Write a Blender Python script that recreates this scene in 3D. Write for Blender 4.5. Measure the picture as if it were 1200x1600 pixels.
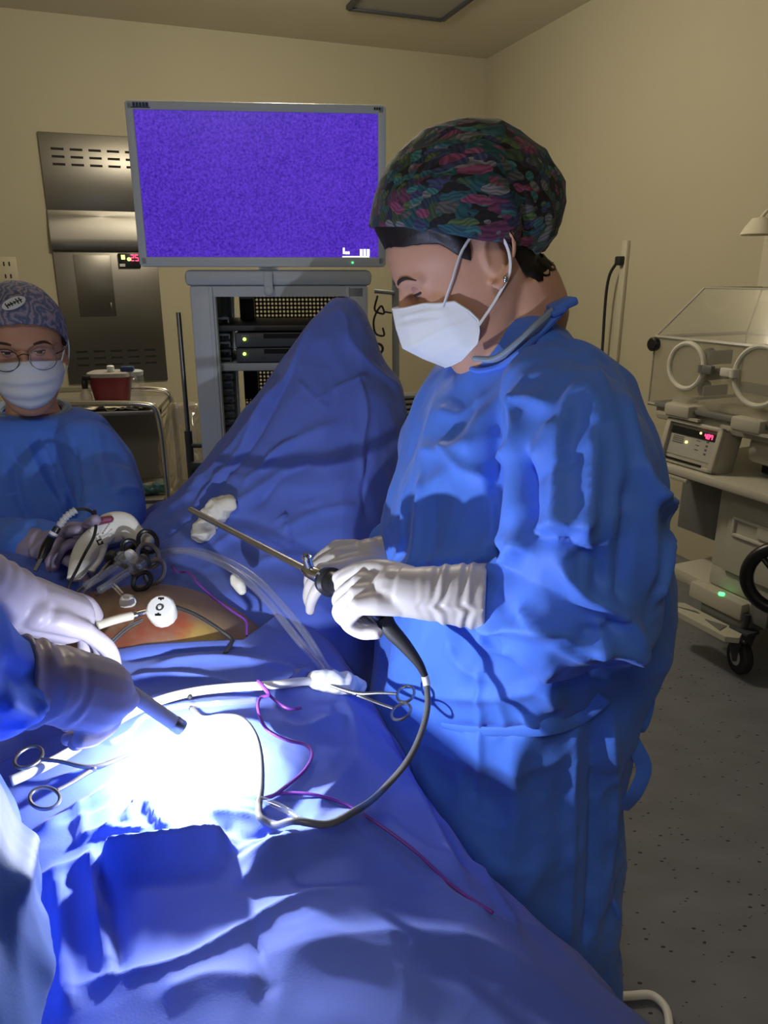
import bpy, bmesh, math, random
import numpy as np
from mathutils import Vector, Matrix
from mathutils.bvhtree import BVHTree

for _o in list(bpy.data.objects):
    bpy.data.objects.remove(_o)
random.seed(7)
C = bpy.context.scene.collection
sc = bpy.context.scene

# ------------------------------------------------------------------ camera
CAM_H, PITCH, FPX = 1.48, math.radians(17.8), 1156.0
cam_d = bpy.data.cameras.new('camera')
cam_d.sensor_fit = 'VERTICAL'
cam_d.sensor_height = 36.0
cam_d.lens = 36.0 * FPX / 1600.0
cam_d.clip_start = 0.02
cam = bpy.data.objects.new('camera', cam_d)
cam.location = (0, 0, CAM_H)
cam.rotation_euler = (math.pi / 2 - PITCH, 0, 0)
C.objects.link(cam)
sc.camera = cam

# ------------------------------------------------------------------ world, exposure
w = bpy.data.worlds.new('world')
sc.world = w
w.use_nodes = True
w.node_tree.nodes['Background'].inputs[0].default_value = (0.5, 0.5, 0.5, 1)
w.node_tree.nodes['Background'].inputs[1].default_value = 0.02
sc.view_settings.view_transform = 'Standard'
sc.view_settings.look = 'None'
sc.view_settings.gamma = 1.0
sc.view_settings.use_curve_mapping = False
sc.view_settings.exposure = 0.0
sc.cycles.use_denoising = True
sc.cycles.max_bounces = 8

# room axes: E runs along the back wall to the right, D runs into the depth
YAW = math.radians(20)
E = np.array([math.cos(YAW), math.sin(YAW), 0.0])
D = np.array([-math.sin(YAW), math.cos(YAW), 0.0])
CEIL = 3.0

def area_light(name, loc, rot, size, power, col):
    l = bpy.data.lights.new(name, 'AREA')
    l.shape = 'RECTANGLE'
    l.size, l.size_y = size
    l.energy = power
    l.color = col
    o = bpy.data.objects.new(name, l)
    o.location = loc
    o.rotation_euler = rot
    C.objects.link(o)
    return o

# added warm fill lights, no fixtures: one behind the photographer, one towards the back
area_light('added_fill_area', (-0.5, -1.3, 2.96), (0, 0, YAW), (0.6, 1.2), 25.0, (1.0, 0.92, 0.76))
gl_ = bpy.data.lights.new('added_fill_point', 'POINT')  # point light added to brighten the ceiling and far walls
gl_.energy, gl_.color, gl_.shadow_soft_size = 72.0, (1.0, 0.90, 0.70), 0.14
go_ = bpy.data.objects.new('added_fill_point', gl_)
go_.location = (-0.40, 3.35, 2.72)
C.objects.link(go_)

# ------------------------------------------------------------------ geometry helpers
cT, sT = math.cos(PITCH), math.sin(PITCH)
def ray(px, py):
    a, b = (px - 600) / FPX, (800 - py) / FPX
    return np.array([a, cT + b * sT, -sT + b * cT])
def P(px, py, Y):
    r = ray(px, py)
    return np.array([0, 0, CAM_H]) + r * (Y / r[1])
def PZ(px, py, z):
    r = ray(px, py)
    return np.array([0, 0, CAM_H]) + r * ((z - CAM_H) / r[2])
def pix(p):
    d = np.asarray(p, float) - np.array([0, 0, CAM_H])
    ax = d[1] * cT - d[2] * sT
    up = d[1] * sT + d[2] * cT
    return 600 + FPX * d[0] / ax, 800 - FPX * up / ax
V3 = lambda *a: np.array(a, float)
def nrm(v):
    v = np.asarray(v, float)
    return v / max(np.linalg.norm(v), 1e-9)

def catmull(pts, n):
    """resample a polyline of any dimension as a smooth Catmull-Rom curve with n points"""
    p = np.asarray(pts, float)
    if len(p) == 2:
        t = np.linspace(0, 1, n)[:, None]
        return p[0] * (1 - t) + p[1] * t
    d = np.r_[0, np.cumsum(np.maximum(np.linalg.norm(np.diff(p, axis=0), axis=1), 1e-6) ** 0.5)]
    pe = np.vstack([2 * p[0] - p[1], p, 2 * p[-1] - p[-2]])
    ke = np.r_[d[0] - (d[1] - d[0]), d, d[-1] + (d[-1] - d[-2])]
    ts = np.linspace(d[0], d[-1], n)
    out = np.empty((n, p.shape[1]))
    idx = np.clip(np.searchsorted(d, ts, side='right') - 1, 0, len(d) - 2)
    for k in range(n):
        i = idx[k]; t = ts[k]
        p0, p1, p2, p3 = pe[i:i + 4]
        t0, t1, t2, t3 = ke[i:i + 4]
        A1 = (t1 - t) / (t1 - t0) * p0 + (t - t0) / (t1 - t0) * p1
        A2 = (t2 - t) / (t2 - t1) * p1 + (t - t1) / (t2 - t1) * p2
        A3 = (t3 - t) / (t3 - t2) * p2 + (t - t2) / (t3 - t2) * p3
        B1 = (t2 - t) / (t2 - t0) * A1 + (t - t0) / (t2 - t0) * A2
        B2 = (t3 - t) / (t3 - t1) * A2 + (t - t1) / (t3 - t1) * A3
        out[k] = (t2 - t) / (t2 - t1) * B1 + (t - t1) / (t2 - t1) * B2
    return out

def frame_z(axis, up=(0, 0, 1)):
    z = nrm(axis)
    u = np.asarray(up, float)
    if abs(np.dot(z, nrm(u))) > 0.98:
        u = np.array([1.0, 0, 0]) if abs(z[0]) < 0.9 else np.array([0, 1.0, 0])
    x = nrm(np.cross(u, z)); y = np.cross(z, x)
    return np.stack([x, y, z], 1)

class MB:
    """collects shapes for one mesh"""
    def __init__(s):
        s.v = []; s.f = []; s.n = 0
    def add(s, v, f, R=None, t=None):
        v = np.asarray(v, float).reshape(-1, 3)
        if R is not None: v = v @ np.asarray(R).T
        if t is not None: v = v + np.asarray(t)
        s.v.append(v)
        n = s.n
        s.f += [tuple(int(i) + n for i in q) for q in f]
        s.n += len(v)
        return s
    def verts(s):
        return np.vstack(s.v) if s.v else np.zeros((0, 3))
    def box(s, c, size, R=None, bev=0.0):
        x, y, z = [k / 2 for k in size]
        if bev <= 0:
            v = [(i * x, j * y, k * z) for k in (-1, 1) for j in (-1, 1) for i in (-1, 1)]
            f = [(0, 2, 3, 1), (4, 5, 7, 6), (0, 1, 5, 4), (2, 6, 7, 3), (0, 4, 6, 2), (1, 3, 7, 5)]
        else:
            bm = bmesh.new()
            bmesh.ops.create_cube(bm, size=2)
            for q in bm.verts: q.co = Vector((q.co.x * x, q.co.y * y, q.co.z * z))
            bmesh.ops.bevel(bm, geom=bm.edges[:], offset=min(bev, 0.98 * min(x, y, z)), segments=2, affect='EDGES', profile=0.5)
            bm.verts.index_update()
            v = [tuple(q.co) for q in bm.verts]; f = [[q.index for q in k.verts] for k in bm.faces]
            bm.free()
        return s.add(v, f, R, c)
    def tube(s, pts, r, seg=10, smooth=None, caps=True, flat=1.0, up=(0, 0, 1), closed=False):
        p = np.asarray(pts, float)
        rr = np.full(len(p), r, float) if np.isscalar(r) else np.asarray(r, float)
        if smooth:
            q = catmull(np.c_[p, rr[:, None]], smooth)
            p, rr = q[:, :3], np.maximum(q[:, 3], 1e-5)
        n = len(p)
        tg = np.gradient(p, axis=0) if not closed else np.roll(p, -1, 0) - np.roll(p, 1, 0)
        Fm = frame_z(tg[0], up); x = Fm[:, 0]
        V = []; a = np.linspace(0, 2 * math.pi, seg, endpoint=False)
        for i in range(n):
            z = nrm(tg[i]); x = nrm(x - z * np.dot(x, z)); y = np.cross(z, x)
            V.append(p[i] + rr[i] * (np.cos(a)[:, None] * x + flat * np.sin(a)[:, None] * y))
        F = []
        for i in range(n if closed else n - 1):
            i2 = (i + 1) % n
            for j in range(seg):
                j2 = (j + 1) % seg
                F.append((i * seg + j, i * seg + j2, i2 * seg + j2, i2 * seg + j))
        if caps and not closed:
            F.append(tuple(range(seg - 1, -1, -1))); F.append(tuple((n - 1) * seg + j for j in range(seg)))
        return s.add(np.vstack(V), F)
    def capsule(s, pts, r, seg=14, smooth=None):
        """tube with rounded ends"""
        p = np.asarray(pts, float)
        rr = np.full(len(p), r, float) if np.isscalar(r) else np.asarray(r, float)
        if smooth:
            q = catmull(np.c_[p, rr[:, None]], smooth); p, rr = q[:, :3], q[:, 3]
        t0, t1 = nrm(p[0] - p[1]), nrm(p[-1] - p[-2])
        A = [p[0] + t0 * rr[0] * k for k in (0.98, 0.85, 0.55, 0.25)]; Ar = [rr[0] * k for k in (0.17, 0.53, 0.83, 0.97)]
        B = [p[-1] + t1 * rr[-1] * k for k in (0.25, 0.55, 0.85, 0.98)]; Br = [rr[-1] * k for k in (0.97, 0.83, 0.53, 0.17)]
        return s.tube(np.vstack([A, p, B]), np.r_[Ar, rr, Br], seg)
    def lathe(s, prof, c=(0, 0, 0), axis=(0, 0, 1), seg=24, up=(0, 0, 1)):
        R = frame_z(axis, up); a = np.linspace(0, 2 * math.pi, seg, endpoint=False)
        V = []; F = []
        for r, z in prof:
            r = max(r, 1e-5)
            V.append(np.c_[r * np.cos(a), r * np.sin(a), np.full(seg, z)])
        for i in range(len(prof) - 1):
            for j in range(seg):
                j2 = (j + 1) % seg
                F.append((i * seg + j, i * seg + j2, (i + 1) * seg + j2, (i + 1) * seg + j))
        F.append(tuple(range(seg - 1, -1, -1))); F.append(tuple((len(prof) - 1) * seg + j for j in range(seg)))
        return s.add(np.vstack(V), F, R, c)
    def cyl(s, c, r, h, axis=(0, 0, 1), seg=20, bev=0.0):
        if bev: return s.lathe([(r - bev, -h / 2), (r, -h / 2 + bev), (r, h / 2 - bev), (r - bev, h / 2)], c, axis, seg)
        return s.lathe([(r, -h / 2), (r, h / 2)], c, axis, seg)
    def ball(s, c, r, seg=16, R=None):
        """ellipsoid, r scalar or triple"""
        r = (r, r, r) if np.isscalar(r) else r
        V = []; F = []; m = seg // 2 + 1
        for i in range(m):
            th = math.pi * (i + 0.02) / (m - 0.96)
            for j in range(seg):
                ph = 2 * math.pi * j / seg
                V.append((r[0] * math.sin(th) * math.cos(ph), r[1] * math.sin(th) * math.sin(ph), r[2] * math.cos(th)))
        for i in range(m - 1):
            for j in range(seg):
                j2 = (j + 1) % seg
                F.append((i * seg + j, (i + 1) * seg + j, (i + 1) * seg + j2, i * seg + j2))
        F.append(tuple(range(seg))); F.append(tuple((m - 1) * seg + j for j in range(seg - 1, -1, -1)))
        return s.add(V, F, R, c)
    def torus(s, c, R0, r, axis=(0, 0, 1), seg=28, rs=8, sx=1.0, sy=1.0, up=(0, 0, 1), a0=0.0, a1=2 * math.pi):
        Rm = frame_z(axis, up)
        full = abs(a1 - a0 - 2 * math.pi) < 1e-6
        a = np.linspace(a0, a1, seg, endpoint=not full)
        p = np.c_[R0 * sx * np.cos(a), R0 * sy * np.sin(a), np.zeros(len(a))] @ Rm.T + np.asarray(c)
        return s.tube(p, r, rs, closed=full, up=Rm[:, 2])
    def prism(s, poly, h, R=None, t=None):
        """polygon in local xy extruded over local z from -h/2 to h/2"""
        n = len(poly)
        v = [(x, y, -h / 2) for x, y in poly] + [(x, y, h / 2) for x, y in poly]
        f = [tuple(range(n - 1, -1, -1)), tuple(range(n, 2 * n))] + [(i, (i + 1) % n, n + (i + 1) % n, n + i) for i in range(n)]
        return s.add(v, f, R, t)
    def loft(s, rings, caps=True):
        n, m = len(rings), len(rings[0])
        F = []
        for i in range(n - 1):
            for j in range(m):
                j2 = (j + 1) % m
                F.append((i * m + j, i * m + j2, (i + 1) * m + j2, (i + 1) * m + j))
        if caps:
            F.append(tuple(range(m - 1, -1, -1))); F.append(tuple((n - 1) * m + j for j in range(m)))
        return s.add(np.vstack(rings), F)
    def grid(s, G):
        """G: rows x cols x 3"""
        n, m = G.shape[:2]
        F = [(i * m + j, i * m + j + 1, (i + 1) * m + j + 1, (i + 1) * m + j) for i in range(n - 1) for j in range(m - 1)]
        return s.add(G.reshape(-1, 3), F)

def mesh_obj(name, v, f, mat, parent=None, smooth=True, sharp=35):
    me = bpy.data.meshes.new(name)
    v = np.asarray(v, float)
    if parent is not None:
        inv = np.array(parent.matrix_basis.inverted())
        if parent.parent is not None:
            inv = inv @ np.array(parent.parent.matrix_basis.inverted())
        v = v @ inv[:3, :3].T + inv[:3, 3]
    me.from_pydata(v.tolist(), [], [list(map(int, q)) for q in f])
    me.update()
    if smooth:
        me.shade_smooth()
        if sharp: me.set_sharp_from_angle(angle=math.radians(sharp))
    if mat is not None: me.materials.append(mat)
    o = bpy.data.objects.new(name, me)
    C.objects.link(o)
    if parent is not None: o.parent = parent
    return o
def part(name, mb, mat, parent=None, smooth=True, sharp=35, label=None):
    """one mesh object from world-space geometry, parented without moving"""
    o = mesh_obj(name, mb.verts(), mb.f, mat, parent, smooth, sharp)
    if label: o['label'] = label
    return o
def thing(name, label, cat, loc=(0, 0, 0), rotz=0.0, group=None):
    o = bpy.data.objects.new(name, None)
    o.empty_display_size = 0.05
    o.location = loc
    o.rotation_euler = (0, 0, rotz)
    o.matrix_basis = Matrix.Translation(Vector(loc)) @ Matrix.Rotation(rotz, 4, 'Z')
    C.objects.link(o)
    o['label'] = label; o['category'] = cat
    if group: o['group'] = group
    return o
def tag(o, label, cat, group=None):
    o['label'] = label; o['category'] = cat
    if group: o['group'] = group
    return o
def struct(o, label):
    o['kind'] = 'structure'; o['label'] = label
    return o
def link_copy(o, name, parent, loc=None, mat=None):
    c = bpy.data.objects.new(name, o.data)
    C.objects.link(c); c.parent = parent
    c.matrix_basis = o.matrix_basis.copy()
    if loc is not None: c.location = loc
    return c
class Loc:
    """local frame: at() maps local to world"""
    def __init__(s, o, R): s.o = np.asarray(o, float); s.R = np.asarray(R, float)
    def at(s, x, y, z): return s.o + s.R @ np.array([x, y, z], float)
    def dir(s, x, y, z): return s.R @ np.array([x, y, z], float)
    def pts(s, A): return s.o + np.asarray(A, float) @ s.R.T

def rot_loc(o, yaw): 
    return Loc(o, np.array([[math.cos(yaw), -math.sin(yaw), 0], [math.sin(yaw), math.cos(yaw), 0], [0, 0, 1]]))
def on_plane(L, px, py, y):
    """local x, z where the line of sight meets the local plane y"""
    r = L.R.T @ ray(px, py); o = L.R.T @ (np.array([0, 0, CAM_H]) - L.o)
    p = o + r * ((y - o[1]) / r[1])
    return p[0], p[2]
LMB = lambda L, mb: (mb.v.__setitem__(slice(None), [L.pts(q) for q in mb.v]), mb)[1]   # local to world
def remesh(mb, voxel, smooth=4, factor=0.5):
    """voxel union of everything in mb, smoothed; returns verts, faces"""
    me = bpy.data.meshes.new('tmp')
    me.from_pydata(mb.verts().tolist(), [], [list(map(int, q)) for q in mb.f])
    o = bpy.data.objects.new('tmp', me)
    C.objects.link(o)
    m = o.modifiers.new('r', 'REMESH'); m.mode = 'VOXEL'; m.voxel_size = voxel
    if smooth:
        m2 = o.modifiers.new('s', 'SMOOTH'); m2.iterations = smooth; m2.factor = factor
    dg = bpy.context.evaluated_depsgraph_get()
    ev = o.evaluated_get(dg).to_mesh()
    v = np.empty(len(ev.vertices) * 3); ev.vertices.foreach_get('co', v); v = v.reshape(-1, 3)
    f = np.empty(len(ev.loops), int); ev.loops.foreach_get('vertex_index', f)
    cnt = np.empty(len(ev.polygons), int); ev.polygons.foreach_get('loop_total', cnt)
    if len(cnt) and cnt.min() == 4 and cnt.max() == 4: F = f.reshape(-1, 4)
    else: F = [ev.polygons[i].vertices[:] for i in range(len(cnt))]
    o.evaluated_get(dg).to_mesh_clear()
    bpy.data.objects.remove(o); bpy.data.meshes.remove(me)
    return v, F

def vnormals(v, f):
    f = np.asarray(f)
    a = np.cross(v[f[:, 2]] - v[f[:, 0]], v[f[:, 3]] - v[f[:, 1]])
    n = np.zeros_like(v)
    for k in range(4): np.add.at(n, f[:, k], a)
    return n / np.maximum(np.linalg.norm(n, axis=1), 1e-12)[:, None]
def bvh(v, f):
    return BVHTree.FromPolygons([Vector(q) for q in v], [tuple(map(int, q)) for q in f])
def seg_dist(v, a, b):
    ab = b - a; L = max(np.dot(ab, ab), 1e-12)
    t = np.clip(((v - a) @ ab) / L, 0, 1)
    return np.linalg.norm(v - (a + t[:, None] * ab), axis=1), t
def hit(tree, px, py):
    r = ray(px, py)
    h = tree.ray_cast(Vector((0, 0, CAM_H)), Vector(r))
    return None if h[0] is None else np.array(h[0])
def folds(v, f, strokes, flip=1.0):
    """strokes: (pixel polyline, width m, height m, kind). The points land on the cloth; the fold is raised along its normals in 3D"""
    tree = bvh(v, f); n = vnormals(v, f) * flip
    disp = np.zeros(len(v))
    for st in strokes:
        pl, wd, ht = st[:3]; kind = st[3] if len(st) > 3 else 'ridge'
        pp = catmull(np.array(pl, float), max(4, len(pl) * 4))
        q = [hit(tree, *a) for a in pp]
        q = [a for a in q if a is not None]
        if len(q) < 2: continue
        q = np.array(q)
        lo, hi = q.min(0) - 4 * wd, q.max(0) + 4 * wd
        sel = np.where(np.all((v > lo) & (v < hi), axis=1))[0]
        if not len(sel): continue
        best = np.full(len(sel), 9.0); tt = np.zeros(len(sel))
        for i in range(len(q) - 1):
            if np.linalg.norm(q[i + 1] - q[i]) > 0.12: continue
            d, t = seg_dist(v[sel], q[i], q[i + 1])
            m = d < best
            best[m] = d[m]; tt[m] = (i + t[m]) / (len(q) - 1)
        x = best / wd
        env = np.clip(np.minimum(tt, 1 - tt) * 6 + 0.25, 0, 1)
        g = np.exp(-x) if kind == 'crease' else np.exp(-1.15 * x ** 1.35)
        disp[sel] += ht * env * g
    return v + n * disp[:, None]

_rs = np.random.RandomState(5)
def vnoise(p, scale, seed=0):
    """smooth value noise in numpy"""
    q = p * scale + seed * 17.31
    i = np.floor(q).astype(int); t = q - i; t = t * t * (3 - 2 * t)
    def h(a, b, c):
        k = (a * 374761393 + b * 668265263 + c * 2147483647 + seed * 974711) & 0x7fffffff
        k = ((k ^ (k >> 13)) * 1274126177) & 0x7fffffff
        return ((k ^ (k >> 16)) & 0xffff) / 65535.0
    o = 0
    for dx in (0, 1):
        for dy in (0, 1):
            for dz in (0, 1):
                wt = (t[:, 0] if dx else 1 - t[:, 0]) * (t[:, 1] if dy else 1 - t[:, 1]) * (t[:, 2] if dz else 1 - t[:, 2])
                o = o + wt * h(i[:, 0] + dx, i[:, 1] + dy, i[:, 2] + dz)
    return o * 2 - 1

def relax(v, f, it=2, k=0.5):
    """Laplacian smoothing that keeps the mesh's topology"""
    f = np.asarray(f); a = np.r_[f[:, 0], f[:, 1], f[:, 2], f[:, 3]]; b = np.r_[f[:, 1], f[:, 2], f[:, 3], f[:, 0]]
    n = len(v); cnt = np.maximum(np.bincount(a, minlength=n) + np.bincount(b, minlength=n), 1)[:, None]
    for _ in range(it):
        s_ = np.stack([np.bincount(a, v[b, c], n) + np.bincount(b, v[a, c], n) for c in range(3)], 1)
        v = v * (1 - k) + k * s_ / cnt
    return v
def worley(v, seeds, aniso=(1, 1, 1)):
    A = np.asarray(aniso, float); q = v * A; sd = seeds * A; F1 = np.empty(len(v))
    for i in range(0, len(v), 20000):
        d = ((q[i:i + 20000, None, :] - sd[None]) ** 2).sum(2)
        F1[i:i + 20000] = np.sqrt(d.min(1))
    return F1
def facets(v, f, amp, n, seed=0, aniso=(1, 1, 1), warp=0.02):
    """sharp-edged crumples: creases along the borders between scattered flat patches"""
    r = np.random.RandomState(seed); sd = v[r.choice(len(v), n, replace=False)]
    w_ = v + warp * np.stack([vnoise(v, 9, seed + k) for k in (1, 2, 3)], 1)
    d = worley(w_, sd, aniso); d = d / max(d.mean(), 1e-9)
    return v + vnormals(v, f) * (amp * (np.minimum(d, 2.2) - 1))[:, None]

# ------------------------------------------------------------------ materials
def mat(name, col, rough=0.5, metal=0.0, spec=0.5, var=0.0, vscale=8.0, bump=0.0, bscale=60.0, bdist=0.002, trans=0.0, alpha=1.0,
        emit=None, estr=0.0, ior=1.45, sheen=0.0, coat=0.0, sss=0.0, crumple=0.0, cscale=14.0, subs=None, aniso=0.0):
    m = bpy.data.materials.new(name); m.use_nodes = True
    nt = m.node_tree; b = nt.nodes['Principled BSDF']
    I = b.inputs
    col = tuple(col) + (1,)
    I['Base Color'].default_value = col
    I['Roughness'].default_value = rough; I['Metallic'].default_value = metal
    I['Specular IOR Level'].default_value = spec; I['IOR'].default_value = ior
    I['Transmission Weight'].default_value = trans; I['Alpha'].default_value = alpha
    I['Sheen Weight'].default_value = sheen; I['Coat Weight'].default_value = coat
    I['Subsurface Weight'].default_value = sss
    if aniso: I['Anisotropic'].default_value = aniso
    if sss: I['Subsurface Radius'].default_value = subs or (0.012, 0.005, 0.003); I['Subsurface Scale'].default_value = 0.6
    if emit: I['Emission Color'].default_value = tuple(emit) + (1,); I['Emission Strength'].default_value = estr
    tc = nt.nodes.new('ShaderNodeTexCoord')
    if var:
        n = nt.nodes.new('ShaderNodeTexNoise'); n.inputs['Scale'].default_value = vscale; n.inputs['Detail'].default_value = 4
        nt.links.new(tc.outputs['Object'], n.inputs['Vector'])
        r = nt.nodes.new('ShaderNodeMapRange'); r.inputs[1].default_value = 0.3; r.inputs[2].default_value = 0.7
        r.inputs[3].default_value = 1 - var; r.inputs[4].default_value = 1 + var
        nt.links.new(n.outputs['Fac'], r.inputs[0])
        mx = nt.nodes.new('ShaderNodeVectorMath'); mx.operation = 'SCALE'; mx.inputs[0].default_value = col[:3]
        nt.links.new(r.outputs[0], mx.inputs['Scale']); nt.links.new(mx.outputs[0], I['Base Color'])
    prev = None
    if crumple:
        n = nt.nodes.new('ShaderNodeTexNoise'); n.inputs['Scale'].default_value = cscale; n.inputs['Detail'].default_value = 5
        n.inputs['Roughness'].default_value = 0.45; n.inputs['Distortion'].default_value = 0.6
        try: n.noise_type = 'RIDGED_MULTIFRACTAL'
        except Exception: pass
        nt.links.new(tc.outputs['Object'], n.inputs['Vector'])
        bp = nt.nodes.new('ShaderNodeBump'); bp.inputs['Strength'].default_value = 1.0; bp.inputs['Distance'].default_value = crumple
        nt.links.new(n.outputs['Fac'], bp.inputs['Height']); prev = bp
    if bump:
        n = nt.nodes.new('ShaderNodeTexNoise'); n.inputs['Scale'].default_value = bscale; n.inputs['Detail'].default_value = 3
        nt.links.new(tc.outputs['Object'], n.inputs['Vector'])
        bp = nt.nodes.new('ShaderNodeBump'); bp.inputs['Strength'].default_value = bump; bp.inputs['Distance'].default_value = bdist
        nt.links.new(n.outputs['Fac'], bp.inputs['Height'])
        if prev: nt.links.new(prev.outputs[0], bp.inputs['Normal'])
        prev = bp
    if prev: nt.links.new(prev.outputs[0], I['Normal'])
    return m

m_wall = mat('wall_paint', (0.47, 0.43, 0.315), 0.75, var=0.02, vscale=1.5, bump=0.15, bscale=120)
m_ceil = mat('ceiling_paint', (0.66, 0.61, 0.49), 0.85, var=0.02, vscale=1.5)
m_drape = mat('drape_cloth', (0.095, 0.155, 0.60), 0.72, spec=0.25, sheen=0.15, var=0.05, vscale=5, bump=0.25, bscale=500, bdist=0.0006, crumple=0.0020, cscale=11)
m_gown = mat('gown_cloth', (0.075, 0.205, 0.80), 0.62, spec=0.3, sheen=0.1, var=0.04, vscale=6, bump=0.2, bscale=600, bdist=0.0005, crumple=0.0026, cscale=13)
m_skin = mat('skin', (0.60, 0.34, 0.24), 0.5, spec=0.35, sss=0.25, var=0.05, vscale=25, bump=0.1, bscale=300, bdist=0.0004)
m_skin_b = mat('skin_tan', (0.46, 0.25, 0.17), 0.5, spec=0.35, sss=0.2, var=0.05, vscale=25)
m_hair = mat('dark_hair', (0.012, 0.009, 0.008), 0.5, var=0.3, vscale=60, bump=0.5, bscale=220, bdist=0.001)
m_glove = mat('latex_glove', (0.50, 0.475, 0.475), 0.42, spec=0.4, sss=0.12, subs=(0.01, 0.008, 0.007), var=0.05, vscale=30, bump=0.2, bscale=60, bdist=0.001)
m_black = mat('black_plastic', (0.012, 0.012, 0.014), 0.35)
m_rubber = mat('black_rubber', (0.018, 0.018, 0.02), 0.6)
m_steel = mat('surgical_steel', (0.62, 0.61, 0.58), 0.22, metal=1.0)
m_chrome = mat('chrome_tube', (0.7, 0.68, 0.62), 0.15, metal=1.0)
m_white = mat('white_plastic', (0.72, 0.72, 0.70), 0.4)
m_grey = mat('grey_plastic', (0.42, 0.44, 0.47), 0.45)
m_dgrey = mat('dark_grey_metal', (0.05, 0.055, 0.065), 0.45)
# ------------------------------------------------------------------ room shell
CORNER = PZ(760, 92, CEIL)               # where back wall, right wall and ceiling meet
CORNER[2] = 0
ROOM_W, ROOM_L = 5.4, 8.6                # along E and along D
def room_pt(e, d, z): return CORNER + E * e + D * d + np.array([0, 0, z])
RR = np.stack([E, D, [0, 0, 1]], 1)
def slab(name, c, size, m, label):
    b = MB(); b.box(c, size, RR)
    return struct(part(name, b, m, None, smooth=False), label)

def floor_material():
    m = mat('floor_vinyl', (0.2, 0.2, 0.2), 0.45, spec=0.35)
    nt = m.node_tree; b = nt.nodes['Principled BSDF']
    tc = nt.nodes.new('ShaderNodeTexCoord')
    mp = nt.nodes.new('ShaderNodeMapping'); mp.inputs['Scale'].default_value = (1, 1.8, 1); mp.inputs['Rotation'].default_value = (0, 0, 0.6)
    nt.links.new(tc.outputs['Object'], mp.inputs[0])
    v = nt.nodes.new('ShaderNodeTexVoronoi'); v.inputs['Scale'].default_value = 42; v.inputs['Randomness'].default_value = 1
    nt.links.new(mp.outputs[0], v.inputs['Vector'])
    n = nt.nodes.new('ShaderNodeTexNoise'); n.inputs['Scale'].default_value = 6; n.inputs['Detail'].default_value = 5
    nt.links.new(mp.outputs[0], n.inputs['Vector'])
    # small speckle radius differs from cell to cell
    sub = nt.nodes.new('ShaderNodeMath'); sub.operation = 'MULTIPLY'; sub.inputs[1].default_value = 0.26
    sep = nt.nodes.new('ShaderNodeSeparateColor'); nt.links.new(v.outputs['Color'], sep.inputs[0])
    pw = nt.nodes.new('ShaderNodeMath'); pw.operation = 'POWER'; pw.inputs[1].default_value = 3.0
    nt.links.new(sep.outputs[0], pw.inputs[0]); nt.links.new(pw.outputs[0], sub.inputs[0])
    lt = nt.nodes.new('ShaderNodeMath'); lt.operation = 'LESS_THAN'
    nt.links.new(v.outputs['Distance'], lt.inputs[0]); nt.links.new(sub.outputs[0], lt.inputs[1])
    r = nt.nodes.new('ShaderNodeMapRange'); r.inputs[1].default_value = 0.3; r.inputs[2].default_value = 0.7; r.inputs[3].default_value = 0.155; r.inputs[4].default_value = 0.19
    nt.links.new(n.outputs['Fac'], r.inputs[0])
    cb = nt.nodes.new('ShaderNodeCombineColor')
    for k, g_ in enumerate((0.95, 0.98, 1.14)):
        gm = nt.nodes.new('ShaderNodeMath'); gm.operation = 'MULTIPLY'; gm.inputs[1].default_value = g_
        nt.links.new(r.outputs[0], gm.inputs[0]); nt.links.new(gm.outputs[0], cb.inputs[k])
    mx = nt.nodes.new('ShaderNodeMix'); mx.data_type = 'RGBA'
    nt.links.new(lt.outputs[0], mx.inputs[0]); nt.links.new(cb.outputs[0], mx.inputs[6]); mx.inputs[7].default_value = (0.03, 0.03, 0.033, 1)
    nt.links.new(mx.outputs[2], b.inputs['Base Color'])
    return m
slab('floor', room_pt(-ROOM_W / 2, -ROOM_L / 2, -0.05), (ROOM_W, ROOM_L, 0.1), floor_material(), 'grey speckled vinyl floor of the operating room')
slab('ceiling', room_pt(-ROOM_W / 2, -ROOM_L / 2, CEIL + 0.05), (ROOM_W, ROOM_L, 0.1), m_ceil, 'plain beige ceiling of the operating room')
slab('wall_back', room_pt(-ROOM_W / 2, 0.05, CEIL / 2), (ROOM_W + 0.2, 0.1, CEIL), m_wall, 'beige painted wall behind the monitor cart')
slab('wall_right', room_pt(0.05, -ROOM_L / 2, CEIL / 2), (0.1, ROOM_L, CEIL), m_wall, 'beige painted wall behind the incubator')
slab('wall_left', room_pt(-ROOM_W - 0.05, -ROOM_L / 2, CEIL / 2), (0.1, ROOM_L, CEIL), m_wall, 'beige painted side wall out of the frame')
slab('wall_front', room_pt(-ROOM_W / 2, -ROOM_L - 0.05, CEIL / 2), (ROOM_W + 0.2, 0.1, CEIL), m_wall, 'beige painted wall behind the photographer')
def wall_hit(px, py):
    """point on the back wall"""
    r = ray(px, py); o = np.array([0, 0, CAM_H])
    return o + r * (np.dot(CORNER - o, D) / np.dot(r, D))
def rwall_hit(px, py):
    r = ray(px, py); o = np.array([0, 0, CAM_H])
    return o + r * (np.dot(CORNER - o, E) / np.dot(r, E))
# ------------------------------------------------------------------ monitor and equipment cart
c0 = P(430, 430, 2.12)
CY = math.radians(5)
LC = rot_loc((c0[0], c0[1], 0), CY)
def lp(name, mb, m, parent, **k): return part(name, LMB(LC, mb), m, parent, **k)

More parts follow.
